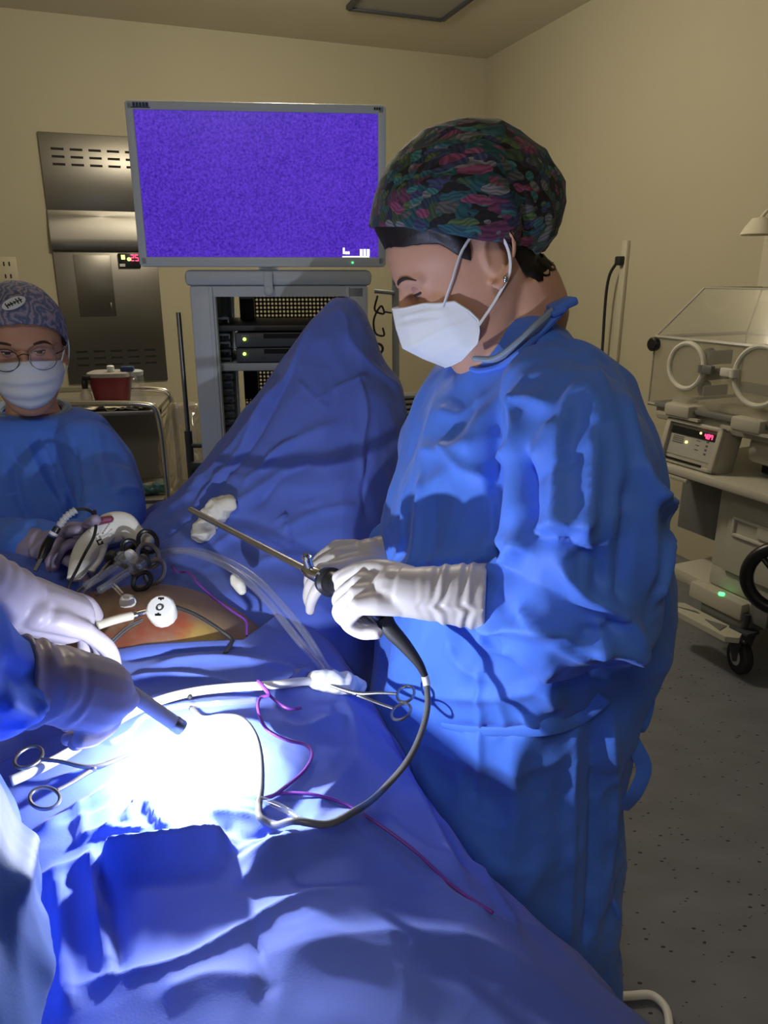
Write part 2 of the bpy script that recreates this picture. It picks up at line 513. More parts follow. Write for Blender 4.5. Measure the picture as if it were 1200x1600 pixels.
m_cart = mat('cart_enamel', (0.58, 0.66, 0.78), 0.4, var=0.03)
m_cart_in = mat('cart_inside', (0.10, 0.12, 0.15), 0.5)
m_bezel = mat('monitor_bezel', (0.60, 0.68, 0.80), 0.4)
m_led_g = mat('green_led', (0.1, 0.8, 0.2), 0.4, emit=(0.1, 1.0, 0.25), estr=2.5)
m_led_y = mat('lime_led', (0.5, 0.9, 0.1), 0.4, emit=(0.55, 1.0, 0.1), estr=5)
m_led_r = mat('red_digit', (0.9, 0.05, 0.1), 0.4, emit=(1.0, 0.03, 0.10), estr=5)
m_osd = mat('screen_text', (0.9, 0.9, 0.95), 0.4, emit=(0.95, 0.93, 0.8), estr=1.6)
def screen_material():
    m = mat('screen_violet', (0.02, 0.01, 0.05), 0.25)
    nt = m.node_tree; b = nt.nodes['Principled BSDF']
    tc = nt.nodes.new('ShaderNodeTexCoord')
    n = nt.nodes.new('ShaderNodeTexNoise'); n.inputs['Scale'].default_value = 170; n.inputs['Detail'].default_value = 2
    n2 = nt.nodes.new('ShaderNodeTexNoise'); n2.inputs['Scale'].default_value = 3; n2.inputs['Detail'].default_value = 2
    nt.links.new(tc.outputs['Object'], n.inputs['Vector']); nt.links.new(tc.outputs['Object'], n2.inputs['Vector'])
    ad = nt.nodes.new('ShaderNodeMath'); ad.operation = 'MULTIPLY_ADD'; ad.inputs[1].default_value = 0.35
    nt.links.new(n2.outputs['Fac'], ad.inputs[0]); nt.links.new(n.outputs['Fac'], ad.inputs[2])
    cr = nt.nodes.new('ShaderNodeValToRGB')
    cr.color_ramp.elements[0].position = 0.42; cr.color_ramp.elements[0].color = (0.030, 0.008, 0.30, 1)
    cr.color_ramp.elements[1].position = 0.95; cr.color_ramp.elements[1].color = (0.125, 0.045, 0.66, 1)
    nt.links.new(ad.outputs[0], cr.inputs[0]); nt.links.new(cr.outputs[0], b.inputs['Emission Color'])
    b.inputs['Emission Strength'].default_value = 1.0
    return m

mon = thing('monitor', 'large flat monitor showing a noisy violet picture above the equipment cart', 'monitor', LC.at(0, 0, on_plane(LC, 400, 418, -0.02)[1]), CY)
xl, zt = on_plane(LC, 192, 154, -0.03); xr, _ = on_plane(LC, 604, 154, -0.03); _, zb = on_plane(LC, 400, 417, -0.03)
mw, mh, mx, mz = xr - xl, zt - zb, (xl + xr) / 2, (zt + zb) / 2
b = MB(); bz = 0.021
b.box((mx, 0.012, mz), (mw, 0.062, mh), bev=0.012)
lp('housing', b, m_bezel, mon)
b = MB()
for (cx, cz, sx, sz) in ((mx, zt - bz / 2 - 0.002, mw - 0.01, bz), (mx, zb + bz / 2 + 0.002, mw - 0.01, bz + 0.004), (xl + bz / 2 + 0.001, mz, bz, mh - 0.01), (xr - bz / 2 - 0.001, mz, bz, mh - 0.01)):
    b.box((cx, -0.0205, cz), (sx, 0.012, sz), bev=0.003)
lp('bezel', b, m_bezel, mon)
b = MB(); b.box((mx, -0.0200, mz + 0.001), (mw - 2 * bz, 0.004, mh - 2 * bz - 0.004))
lp('screen', b, screen_material(), mon, smooth=False, label='violet noisy screen')
# small maker's mark, corner mark, on-screen text box and power light
b = MB()
for k, (dx, wdt) in enumerate(((0.000, 0.006), (0.008, 0.006), (0.016, 0.006), (0.024, 0.006), (0.032, 0.007))):
    b.box((xl + 0.024 + dx, -0.0275, zt - 0.0115), (wdt, 0.002, 0.009))
    b.box((xl + 0.024 + dx, -0.0278, zt - 0.0115), (wdt * 0.4, 0.002, 0.004))
b.box((xl + 0.040, -0.0274, zt - 0.018), (0.046, 0.0015, 0.002))
lp('maker_mark', b, mat('navy_print', (0.02, 0.03, 0.12), 0.5), mon, smooth=False)
b = MB()
for k in range(3): b.box((xr - 0.030 + k * 0.006, -0.0275, zt - 0.0115), (0.0045, 0.002, 0.006))
lp('model_mark', b, m_black, mon, smooth=False)
b = MB()
x0, z0 = on_plane(LC, 535, 401, -0.022); x1, z1 = on_plane(LC, 577, 388, -0.022)
for k in range(3): b.box((x0 + 0.004 + 0.0065 * k, -0.0228, (z0 + z1) / 2 + (0.004 if k == 0 else -0.001)), (0.005, 0.002, 0.016 if k == 0 else 0.007))
for k in range(3): b.box((x1 - 0.022 + 0.0095 * k, -0.0228, (z0 + z1) / 2), (0.007, 0.002, 0.017))
b.box(((x0 + x1) / 2, -0.0226, z0 - 0.001), (x1 - x0, 0.0015, 0.005))
lp('screen_text', b, m_osd, mon, smooth=False)
b = MB(); xg, zg = on_plane(LC, 551, 414, -0.0265); b.cyl((xg, -0.0275, zb + 0.011), 0.0022, 0.003, (0, 1, 0), 10)
lp('power_light', b, m_led_g, mon)
b = MB(); b.box((mx, 0.10, mz - 0.05), (0.14, 0.12, 0.16), bev=0.01); b.tube([(mx, 0.15, mz), (mx, 0.15, zb - 0.06)], 0.03, 14)
lp('mount', b, m_grey, mon)

# cart
zt2 = on_plane(LC, 430, 421, -0.02)[1]; xa = on_plane(LC, 288, 440, -0.02)[0]; xb = on_plane(LC, 581, 440, -0.02)[0]
cw, cx = xb - xa, (xa + xb) / 2
DP = 0.52
cart = thing('equipment_cart', 'grey enamelled equipment cart with shelves, slotted sides and a perforated back', 'cart', LC.at(cx, DP / 2, 0), CY)
b = MB(); ztop = zt2 - 0.001; hh = 0.042
b.box((cx, DP / 2 - 0.02, ztop - hh / 2), (cw, DP, hh), bev=0.014)
lp('top_shelf', b, m_cart, cart)
b = MB(); b.box((cx, 0.0, ztop - hh - 0.014), (cw - 0.05, 0.03, 0.027)); lp('cross_bar', b, m_cart, cart)
b = MB(); xk = on_plane(LC, 420, 450, -0.03)[0]
b.box((xk, -0.036, ztop - hh * 0.75), (0.024, 0.012, 0.055), bev=0.003); b.ball((xk, -0.040, ztop - hh - 0.012), (0.014, 0.006, 0.014))
lp('latch', b, m_cart, cart)
for s in (-1, 1):
    for yy in (0.0, DP - 0.06):
        b = MB(); x = cx + s * (cw / 2 - 0.045)
        b.box((x, yy, (ztop - hh + 0.12) / 2), (0.068, 0.03, ztop - hh - 0.12), bev=0.006)
        b.box((x + s * -0.022, yy - 0.017, (ztop - hh + 0.12) / 2), (0.012, 0.012, ztop - hh - 0.12), bev=0.004)
        lp('post', b, m_cart, cart)
    b = MB(); b.box((cx + s * (cw / 2 - 0.03), DP / 2, (ztop - hh + 0.14) / 2), (0.008, DP - 0.08, ztop - hh - 0.14)); lp('side_panel', b, m_cart_in, cart)
zs1, zs2, zs3 = on_plane(LC, 400, 512, 0.05)[1], on_plane(LC, 400, 574, 0.02)[1], 0.62
for zz, th in ((zs1, 0.016), (zs2, 0.022), (zs3, 0.02), (0.36, 0.02), (0.14, 0.03)):
    b = MB(); b.box((cx, DP / 2 - 0.01, zz), (cw - 0.12, DP - 0.08, th), bev=0.003); lp('shelf', b, m_cart if zz != zs1 else m_dgrey, cart)
# slotted uprights inside, left and right
k = 0
for s in (-1, 1):
    slat = None
    xx = cx + s * (cw / 2 - 0.090)
    b = MB(); b.box((xx + s * 0.022, 0.10, (ztop + 0.2) / 2 + 0.1), (0.006, 0.10, ztop - 0.45)); lp('slot_rail', b, m_cart_in, cart)
    for i in range(22):
        zz = ztop - 0.13 - i * 0.0225
        b = MB(); b.box((xx + s * 0.004, 0.07, zz), (0.034, 0.04, 0.006)); b.box((xx - s * 0.012, 0.07, zz - 0.005), (0.004, 0.04, 0.014))
        lp('slot_tab', b, m_cart_in, cart, smooth=False)
# perforated back panel
def perforated(x0, x1, z0, z1, y, step, r):
    b = MB(); nx, nz = int((x1 - x0) / step), int((z1 - z0) / step)
    a = [(math.cos(t), math.sin(t)) for t in [math.pi / 4 * k + math.pi / 8 for k in range(8)]]
    sq = [(1, .414), (.414, 1), (-.414, 1), (-1, .414), (-1, -.414), (-.414, -1), (.414, -1), (1, -.414)]
    for i in range(nx):
        for j in range(nz):
            ccx, ccz = x0 + (i + .5) * step, z0 + (j + .5) * step
            off = 0.0
            v = [(ccx + q[0] * r, y, ccz + q[1] * r) for q in a] + [(ccx + q[0] * step / 2, y, ccz + q[1] * step / 2) for q in sq]
            f = [(8 + q, 8 + (q + 1) % 8, (q + 1) % 8, q) for q in range(8)]
            v += [(ccx + sx * step / 2, y, ccz + sz * step / 2) for sx, sz in ((1, 1), (-1, 1), (-1, -1), (1, -1))]
            f += [(8, 16, 9), (10, 17, 11), (12, 18, 13), (14, 19, 15)]
            b.add(v, f)
    return b
b = perforated(cx - cw / 2 + 0.10, cx + cw / 2 - 0.06, ztop - 0.56, ztop - 0.06, DP - 0.10, 0.0125, 0.0042)
pb = lp('perforated_back', b, m_dgrey, cart, smooth=False); pb['kind'] = 'stuff'
b = MB(); b.box((cx, DP - 0.10, 0.52), (cw - 0.14, 0.006, 0.72)); lp('back_panel', b, m_dgrey, cart)
b = MB(); b.box((cx - cw / 2 + 0.13, DP - 0.16, ztop - 0.24), (0.045, 0.05, 0.33)); lp('cable_duct', b, m_black, cart)
for i, (sx, sy) in enumerate(((-1, 0), (1, 0), (-1, 1), (1, 1))):
    q = (cx + sx * (cw / 2 - 0.06), 0.03 + sy * (DP - 0.12), 0.05)
    b = MB(); b.cyl(q, 0.05, 0.03, (1, 0, 0), 20, 0.006); w_ = lp('caster', b, m_rubber, cart)
    b = MB(); b.box((q[0], q[1] + 0.01, 0.09), (0.045, 0.06, 0.065), bev=0.01); lp('fork', b, m_grey, cart)
# hanging hook wires and side rail on the cart's right side
b = MB(); b.tube([P(585, 455, 2.35), P(617, 458, 2.35)], 0.006, 8); b.tube([P(617, 400, 2.36), P(618, 470, 2.36), P(619, 640, 2.36), LC.at(0.36, 0.22, 0.20)], 0.011, 8)
b.box(LC.at(cw / 2 + cx - 0.02, 0.26, 0.22), (0.12, 0.03, 0.03), LC.R)
part('side_pole', b, m_grey, cart)
b = MB(); b.tube([P(590, 462, 2.33), P(586, 485, 2.33), P(600, 490, 2.33), P(596, 478, 2.33), P(584, 500, 2.33), P(588, 522, 2.33), P(600, 524, 2.33), P(598, 512, 2.33)], 0.0035, 6, smooth=40)
b.tube([P(600, 487, 2.33), P(612, 489, 2.33)], 0.003, 6); b.torus(P(590, 545, 2.33), 0.016, 0.004, (0, 1, 0.2), 20, 6)
part('hook_wire', b, m_dgrey, cart)

# two stacked video units on the cart's shelf
xd0 = on_plane(LC, 368, 540, 0.03)[0]
ztopd = on_plane(LC, 400, 514, 0.03)[1] - 0.010
zbotd = zs2 + 0.0115
hd = (ztopd - zbotd) / 2
for i, lab in enumerate(('upper dark grey video processor with green power light, on the cart shelf', 'lower dark grey video processor carrying another one, on the cart shelf')):
    zc = zbotd + hd * (1.5 - i)
    t = thing('video_processor', lab, 'processor', LC.at(xd0 + 0.17, 0.2, zc - hd / 2), CY, 'video processors on the cart')
    b = MB(); b.box((xd0 + 0.165, 0.20, zc), (0.33, 0.34, hd - 0.001), bev=0.003); lp('body', b, mat('processor_case', (0.07, 0.085, 0.11), 0.4), t)
    b = MB(); b.box((xd0 + 0.165, 0.028, zc), (0.325, 0.006, hd - 0.006), bev=0.002); fp = lp('front_panel', b, mat('processor_front', (0.11, 0.13, 0.17), 0.4), t)
    b = MB(); b.box((xd0 + 0.20, 0.0245, zc + hd * 0.28), (0.24, 0.002, hd * 0.3)); lp('dark_strip', b, m_black, t)
    b = MB(); xg, zg = on_plane(LC, 382, 530 if i == 0 else 553, 0.024); b.cyl((xg, 0.024, zg), 0.0042, 0.004, (0, 1, 0), 12); lp('power_light', b, m_led_y, t)
    if i == 0:
        b = MB()
        for q in range(5): b.box((xd0 + 0.022 + q * 0.008, 0.0238, zc + hd * 0.30), (0.006, 0.002, 0.008))
        lp('maker_mark', b, mat('grey_print', (0.2, 0.2, 0.2), 0.5), t, smooth=False)
    for q in range(2):
        b = MB(); b.cyl((xd0 + 0.24 + 0.05 * q, 0.022, zc - hd * 0.1), 0.009, 0.008, (0, 1, 0), 14, 0.002); lp('socket', b, m_black, t)

# ------------------------------------------------------------------ steel panel of the warming cabinet in the back wall
LW = Loc(CORNER, RR)
def wl(px, py):
    p = LW.R.T @ (wall_hit(px, py) - CORNER); return p[0], p[2]
m_panel = mat('brushed_steel', (0.27, 0.255, 0.23), 0.38, metal=1.0, var=0.03, vscale=3, aniso=0.6)
m_slot = mat('slot_dark', (0.01, 0.01, 0.01), 0.7)
x0, z1 = wl(62, 206); x1, z0 = wl(260, 593)
x0b = wl(105, 597)[0]; x0 = (x0 + x0b) / 2; x1 = wl(262, 592)[0]
pw, ph, pxc, pzc = x1 - x0, z1 - z0, (x0 + x1) / 2, (z0 + z1) / 2
wp = thing('steel_cabinet_front', 'tall brushed steel cabinet front with vent slots set in the back wall', 'cabinet', LW.at(pxc, -0.012, z0), YAW)
def wpart(name, mb, m, parent, **k): return part(name, LMB(LW, mb), m, parent, **k)
zm = wl(150, 392)[1]; zlip = wl(150, 330)[1]
b = MB(); b.box((pxc, -0.010, (zlip + z1) / 2), (pw, 0.02, z1 - zlip), bev=0.004); wpart('upper_panel', b, m_panel, wp)
b = MB()   # curved lip between the panels
prof = [(-0.02, zlip), (-0.035, zlip - (zlip - zm) * 0.35), (-0.048, zlip - (zlip - zm) * 0.7), (-0.050, zm + 0.01), (-0.045, zm), (-0.002, zm), (-0.002, zlip)]
b.prism([(y, z) for y, z in prof], pw, np.array([[0, 0, 1], [1, 0, 0], [0, 1, 0]]), (pxc, 0, 0)); wpart('curved_lip', b, m_panel, wp)
b = MB(); b.box((pxc, -0.010, (z0 + zm) / 2), (pw, 0.02, zm - z0), bev=0.004); wpart('lower_panel', b, m_panel, wp)
b = MB(); dx0, dz1 = wl(114, 398); dx1 = wl(172, 398)[0]
b.box(((dx0 + dx1) / 2, -0.023, (dz1 + z0 + 0.45) / 2), (dx1 - dx0, 0.008, dz1 - z0 - 0.45), bev=0.003); dr = wpart('access_door', b, m_panel, wp)
b = MB(); b.box((wl(174, 480)[0], -0.03, wl(174, 480)[1]), (0.012, 0.012, 0.06), bev=0.004); wpart('door_catch', b, m_panel, dr)
for (zrow, ) in ((wl(150, 248)[1],), (wl(180, 558)[1],)):
    for i in range(5):
        for j in range(3):
            b = MB(); b.box((x0 + pw * (0.16 + 0.17 * i), -0.0205, zrow + (1 - j) * 0.045), (pw * 0.115, 0.003, 0.014), bev=0.001)
            wpart('vent_slot', b, m_slot, wp, smooth=False)
th = thing('temperature_controller', 'small black controller with red and green digits on the steel panel', 'controller', LW.at(wl(202, 418)[0], -0.03, wl(202, 418)[1]), YAW)
xa_, za_ = wl(186, 418); xb_, zb_ = wl(218, 396)
b = MB(); b.box(((xa_ + xb_) / 2, -0.032, (za_ + zb_) / 2), (xb_ - xa_, 0.026, zb_ - za_), bev=0.004); wpart('case', b, m_black, th)
wd_, hd_ = xb_ - xa_, zb_ - za_
b = MB(); b.box((xa_ + wd_ * 0.22, -0.046, za_ + hd_ * 0.72), (wd_ * 0.16, 0.003, hd_ * 0.3)); wpart('green_digit', b, m_led_y, th, smooth=False)
b = MB(); b.cyl((xa_ + wd_ * 0.48, -0.046, za_ + hd_ * 0.58), 0.012, 0.004, (0, 1, 0), 10); wpart('status_light', b, m_led_y, th)
for q in range(2):
    b = MB()
    for (dx, dz, sx, sz) in ((0, .5, .8, .14), (0, 0, .8, .14), (0, -.5, .8, .14), (.4 - .8 * q, .25, .14, .5), (-.4 + .8 * q, -.25, .14, .5)):
        b.box((xa_ + wd_ * (0.64 + 0.2 * q) + dx * wd_ * .15, -0.046, za_ + hd_ * 0.68 + dz * hd_ * .4), (sx * wd_ * .17, 0.003, sz * hd_ * .42))
    wpart('red_digit', b, m_led_r, th, smooth=False)
b = MB(); b.box((xa_ + wd_ * 0.16, -0.046, za_ + hd_ * 0.16), (wd_ * 0.25, 0.003, hd_ * 0.2)); wpart('label_plate', b, m_white, th, smooth=False)

# wall outlet by the cabinet front
xo, zo = wl(12, 422)
ot = thing('wall_outlet', 'beige double wall outlet left of the steel cabinet front', 'outlet', LW.at(xo, -0.006, zo), YAW)
b = MB(); b.box((xo, -0.006, zo), (0.12, 0.012, 0.165), bev=0.004); wpart('cover_plate', b, mat('ivory_plastic', (0.55, 0.5, 0.38), 0.45), ot)
for dz in (-0.038, 0.038):
    for dx in (-0.016, 0.016):
        b = MB(); b.box((xo + dx, -0.0128, zo + dz), (0.008, 0.003, 0.026)); wpart('slot', b, m_slot, ot, smooth=False)
# return air grille low on the right part of the back wall
xo, zo = wl(641, 652)
gr = thing('air_grille', 'small slatted air return grille low on the wall behind the draped cone', 'grille', LW.at(xo, -0.01, zo), YAW)
ga, gz1 = wl(632, 617); gb, gz0 = wl(651, 688)
b = MB()
gw, gh = 0.36, gz1 - gz0
for (dx, dz, sx, sz) in ((0, gh / 2, gw, 0.03), (0, -gh / 2, gw, 0.03), (gw / 2, 0, 0.03, gh), (-gw / 2, 0, 0.03, gh)): b.box((xo + dx, -0.011, zo + dz), (sx, 0.022, sz), bev=0.003)
wpart('frame', b, m_grey, gr)
b = MB(); b.box((xo, -0.003, zo), (gw, 0.004, gh)); wpart('backing', b, m_slot, gr)
for i in range(9):
    b = MB(); b.box((xo, -0.010, zo - gh / 2 + gh * (i + .5) / 9), (gw, 0.004, gh / 9 * 0.7), np.array(Matrix.Rotation(0.6, 3, 'X'))); wpart('slat', b, m_grey, gr, smooth=False)

# ceiling fixture (switched off)
LCe = Loc(V3(*CORNER[:2], CEIL), RR)
q = [LCe.R.T @ (PZ(px, py, CEIL) - LCe.o) for px, py in ((545, 8), (690, 28), (735, -8))]
fw = abs(q[1][0] - q[0][0]); fcx = (q[0][0] + q[1][0]) / 2; fy1 = (q[0][1] + q[1][1]) / 2; fl = 0.62
fx = thing('ceiling_light_panel', 'square recessed ceiling light panel, switched off', 'ceiling light', LCe.at(fcx, fy1 - fl / 2, -0.02), YAW)
def cpart(name, mb, m, parent, **k): return part(name, LMB(LCe, mb), m, parent, **k)
b = MB()
for (dx, dy, sx, sy) in ((0, fl / 2, fw, .03), (0, -fl / 2, fw, .03), (fw / 2, 0, .03, fl), (-fw / 2, 0, .03, fl)): b.box((fcx + dx, fy1 - fl / 2 + dy, -0.012), (sx, sy, 0.024), bev=0.003)
cpart('frame', b, m_dgrey, fx)
b = MB(); b.box((fcx, fy1 - fl / 2, -0.006), (fw - .03, fl - .03, 0.01)); cpart('diffuser', b, mat('diffuser', (0.32, 0.31, 0.28), 0.5), fx)

# outlet with black plug and cord on the right wall
LRW = Loc(CORNER, RR)
def rl(px, py):
    p = LRW.R.T @ (rwall_hit(px, py) - CORNER); return p[1], p[2]
yo, zo = rl(974, 402)
wo = thing('wall_socket', 'narrow wall socket strip with a black plug on the right wall', 'outlet', LRW.at(-0.01, yo, zo), YAW)
b = MB(); b.box((-0.012, yo - 0.03, zo - 0.28), (0.024, 0.05, 0.74), bev=0.004); wpart('conduit', b, mat('ivory_conduit', (0.52, 0.48, 0.38), 0.5), wo)
b = MB(); b.box((-0.035, yo - 0.02, zo - 0.02), (0.045, 0.05, 0.05), bev=0.008); wpart('plug', b, m_rubber, wo)
tcd = tag(part('mains_cable', MB().tube([LRW.at(-0.05, yo - 0.01, zo - 0.03), LRW.at(-0.07, yo + 0.02, zo - 0.10), LRW.at(-0.06, yo + 0.04, zo - 0.5), LRW.at(-0.06, yo + 0.0, zo - 1.0), LRW.at(-0.08, yo - 0.2, 0.02)], 0.009, 8, smooth=40), m_rubber), 'black mains cable hanging from the wall socket', 'cable')
# white shade of a wall lamp and sheet of paper at the frame edge
yo, zo = rl(1222, 360)
sh = thing('wall_lamp', 'pale folded lamp head jutting from the right wall above the incubator', 'lamp', LRW.at(-0.02, yo, zo), YAW)
b = MB(); b.lathe([(0.005, 0.07), (0.035, 0.065), (0.06, 0.03), (0.075, 0.0), (0.07, -0.004), (0.03, 0.02)], (-0.16, yo - 0.03, zo - 0.02), (0, 0, 1), 24); wpart('shade', b, m_ceil, sh)
b = MB(); b.tube([(-0.16, yo - 0.03, zo + 0.045), (-0.12, yo - 0.03, zo + 0.08), (-0.004, yo - 0.03, zo + 0.06)], 0.008, 8, smooth=14); wpart('arm', b, m_ceil, sh)
ya, za = rl(1195, 412)
pn = thing('paper_notice', 'pale sheet of paper taped to the right wall above the incubator', 'paper', LRW.at(-0.003, ya - 0.08, za), YAW)
b = MB(); b.box((-0.003, ya - 0.08, za - 0.02), (0.003, 0.2, 0.29)); wpart('sheet', b, mat('paper', (0.58, 0.53, 0.42), 0.7), pn)
b = MB(); b.box((-0.006, ya - 0.08, za + 0.10), (0.003, 0.16, 0.01)); wpart('printed_line', b, m_grey, pn)
# ------------------------------------------------------------------ infant incubator on its trolley
PHI = math.radians(24)
LI = Loc(PZ(1152, 1050, 0), np.stack([[math.sin(PHI), -math.cos(PHI), 0], [math.cos(PHI), math.sin(PHI), 0], [0, 0, 1]], 1))
m_inc = mat('incubator_enamel', (0.46, 0.44, 0.37), 0.4, var=0.03, vscale=4)
m_inc_d = mat('incubator_grey', (0.16, 0.16, 0.155), 0.5)
m_ring = mat('port_ring', (0.62, 0.60, 0.54), 0.25)
def clear_material(name, col, fac, tint=0.06):
    m = bpy.data.materials.new(name); m.use_nodes = True
    nt = m.node_tree; nt.nodes.clear()
    out = nt.nodes.new('ShaderNodeOutputMaterial'); tr = nt.nodes.new('ShaderNodeBsdfTransparent'); gl = nt.nodes.new('ShaderNodeBsdfGlossy'); df = nt.nodes.new('ShaderNodeBsdfDiffuse')
    tr.inputs[0].default_value = tuple(1 - (1 - c) * 0.3 for c in col) + (1,); gl.inputs['Roughness'].default_value = 0.08; gl.inputs[0].default_value = (1, 1, 1, 1); df.inputs[0].default_value = tuple(col) + (1,)
    m1 = nt.nodes.new('ShaderNodeMixShader'); m1.inputs[0].default_value = fac; nt.links.new(tr.outputs[0], m1.inputs[1]); nt.links.new(gl.outputs[0], m1.inputs[2])
    m2 = nt.nodes.new('ShaderNodeMixShader'); m2.inputs[0].default_value = tint; nt.links.new(m1.outputs[0], m2.inputs[1]); nt.links.new(df.outputs[0], m2.inputs[2])
    nt.links.new(m2.outputs[0], out.inputs[0])
    return m
m_clear = clear_material('clear_acrylic', (0.80, 0.78, 0.70), 0.07, 0.10)
inc = thing('incubator', 'infant incubator with clear hood and round hand ports on a trolley', 'incubator', LI.at(0.1, 0.27, 0), PHI - math.pi / 2)
def ip(name, mb, m, parent=None, **k): return part(name, LMB(LI, mb), m, parent if parent is not None else inc, **k)
XL, XR, YD = -0.63, 0.72, 0.52
# trolley
b = MB(); b.box((0.16, 0.25, 0.265), (1.18, 0.46, 0.055), bev=0.012); b.box((-0.14, 0.03, 0.25), (0.26, 0.10, 0.07), bev=0.01); ip('chassis', b, m_inc)
b = MB(); b.box((0.04, 0.015, 0.255), (0.08, 0.012, 0.075), bev=0.004); ip('chassis_cap', b, m_inc_d)
b = MB(); b.cyl((-0.115, -0.012, 0.287), 0.012, 0.008, (0, 0, 1), 14); ip('charge_light', b, m_led_g)
b = MB(); b.prism([(-0.30, -0.09), (-0.01, -0.09), (0.02, -0.05), (-0.01, 0.0), (-0.30, 0.0), (-0.33, -0.045)], 0.022, None, (0.02, -0.02, 0.17)); pdl = ip('pedal_plate', b, m_inc, smooth=False)
for dx, up in ((-0.22, 1), (-0.08, -1)):
    b = MB(); b.prism([(dx - 0.045, -0.065), (dx + 0.045, -0.065 if up < 0 else -0.03), (dx + 0.02, -0.025)] if up > 0 else [(dx - 0.05, -0.05), (dx + 0.045, -0.075), (dx + 0.03, -0.02)], 0.003, None, (0.00, -0.015, 0.1825)); ip('pedal_arrow', b, m_inc_d, pdl, smooth=False)
b = MB(); b.box((-0.10, 0.06, 0.195), (0.22, 0.14, 0.06), bev=0.01); ip('pedal_bracket', b, m_inc_d)
for k, (x, y) in enumerate(((0.0, 0.0), (0.62, 0.0), (-0.02, 0.45), (0.62, 0.45))):
    b = MB(); b.lathe([(0.030, -0.020), (0.062, -0.018), (0.068, -0.010), (0.068, 0.010), (0.062, 0.018), (0.030, 0.020)], (x, y, 0.069), (0.35, 1, 0), 28); cs = ip('caster_wheel', b, m_rubber)
    b = MB(); b.lathe([(0.012, -0.024), (0.034, -0.021), (0.034, 0.021), (0.012, 0.024)], (x, y, 0.069), (0.35, 1, 0), 20); ip('hub', b, m_grey, cs)
    b = MB()
    for s in (-1, 1): b.prism([(-0.014, -0.01), (0.014, -0.01), (0.045, 0.11), (-0.05, 0.11)], 0.006, np.array(Matrix.Rotation(math.radians(70), 3, 'Z') @ Matrix.Rotation(math.pi / 2, 3, 'X')) @ np.diag([1, 1, 1]), (x - 0.008 * s, y + 0.028 * s, 0.069))
    b.box((x, y, 0.182), (0.085, 0.07, 0.014), bev=0.004); b.tube([(x, y, 0.185), (x, y, 0.25)], 0.014, 12); b.tube([(x - 0.02, y - 0.03, 0.165), (x + 0.05, y - 0.05, 0.16)], 0.006, 8)
    ip('caster_fork', b, m_dgrey)
# drawer cabinet and pillar
b = MB(); b.box((0.15, 0.25, 0.545), (0.73, 0.46, 0.345), bev=0.008); ip('cabinet_body', b, m_inc)
b = MB(); b.box((0.18, 0.012, 0.545), (0.66, 0.02, 0.335), bev=0.008); df = ip('drawer_front', b, m_inc)
b = MB()
for (cx_, cz_, sx_, sz_) in ((0.03, 0.60, 0.30, 0.012), (0.03, 0.535, 0.30, 0.012), (-0.117, 0.567, 0.012, 0.075), (0.177, 0.567, 0.012, 0.075)): b.box((cx_, -0.001, cz_), (sx_, 0.014, sz_), bev=0.003)
b.box((0.07, -0.004, 0.575), (0.16, 0.008, 0.045), bev=0.003); ip('handle', b, mat('incubator_light', (0.55, 0.53, 0.46), 0.4), df)
b = MB(); b.box((-0.05, 0.16, 0.335), (0.33, 0.28, 0.085), bev=0.01); b.box((0.2, 0.28, 0.335), (0.2, 0.24, 0.085)); ip('pedestal', b, m_inc)
b = MB(); b.box((-0.37, 0.14, 0.57), (0.28, 0.03, 0.29), bev=0.005); b.box((-0.245, 0.22, 0.50), (0.035, 0.26, 0.42)); ip('rear_panel', b, m_inc_d)
b = MB(); b.box((0.10, 0.205, 0.735), (1.22, 0.59, 0.034), bev=0.010); ip('shelf_top', b, m_inc)
b = MB(); b.box((-0.38, -0.02, 0.708), (0.18, 0.14, 0.016), bev=0.004); ip('pull_tray', b, m_inc)
# incubator base
b = MB(); b.box((0.05, 0.26, 0.93), (1.30, 0.50, 0.06), bev=0.015); b.box((0.20, 0.22, 0.86), (0.70, 0.36, 0.11), bev=0.03); ip('base', b, m_inc)
b = MB(); b.cyl((-0.585, 0.16, 0.91), 0.07, 0.09, (1, 0.2, 0), 24, 0.012); ip('side_knob', b, m_inc)
b = MB(); b.box((-0.02, -0.01, 0.965), (1.12, 0.014, 0.02), bev=0.004); ip('front_rail', b, m_inc_d)
for x in (-0.43, -0.10, 0.40):
    b = MB(); b.box((x, -0.02, 0.962), (0.13, 0.05, 0.05), bev=0.01); b.box((x, -0.03, 0.938), (0.22, 0.016, 0.010)); ip('latch_block', b, m_inc)
b = MB(); b.box((0.05, 0.26, 0.985), (0.9, 0.38, 0.04), bev=0.012); ip('mattress', b, mat('mattress_cloth', (0.5, 0.47, 0.38), 0.8))
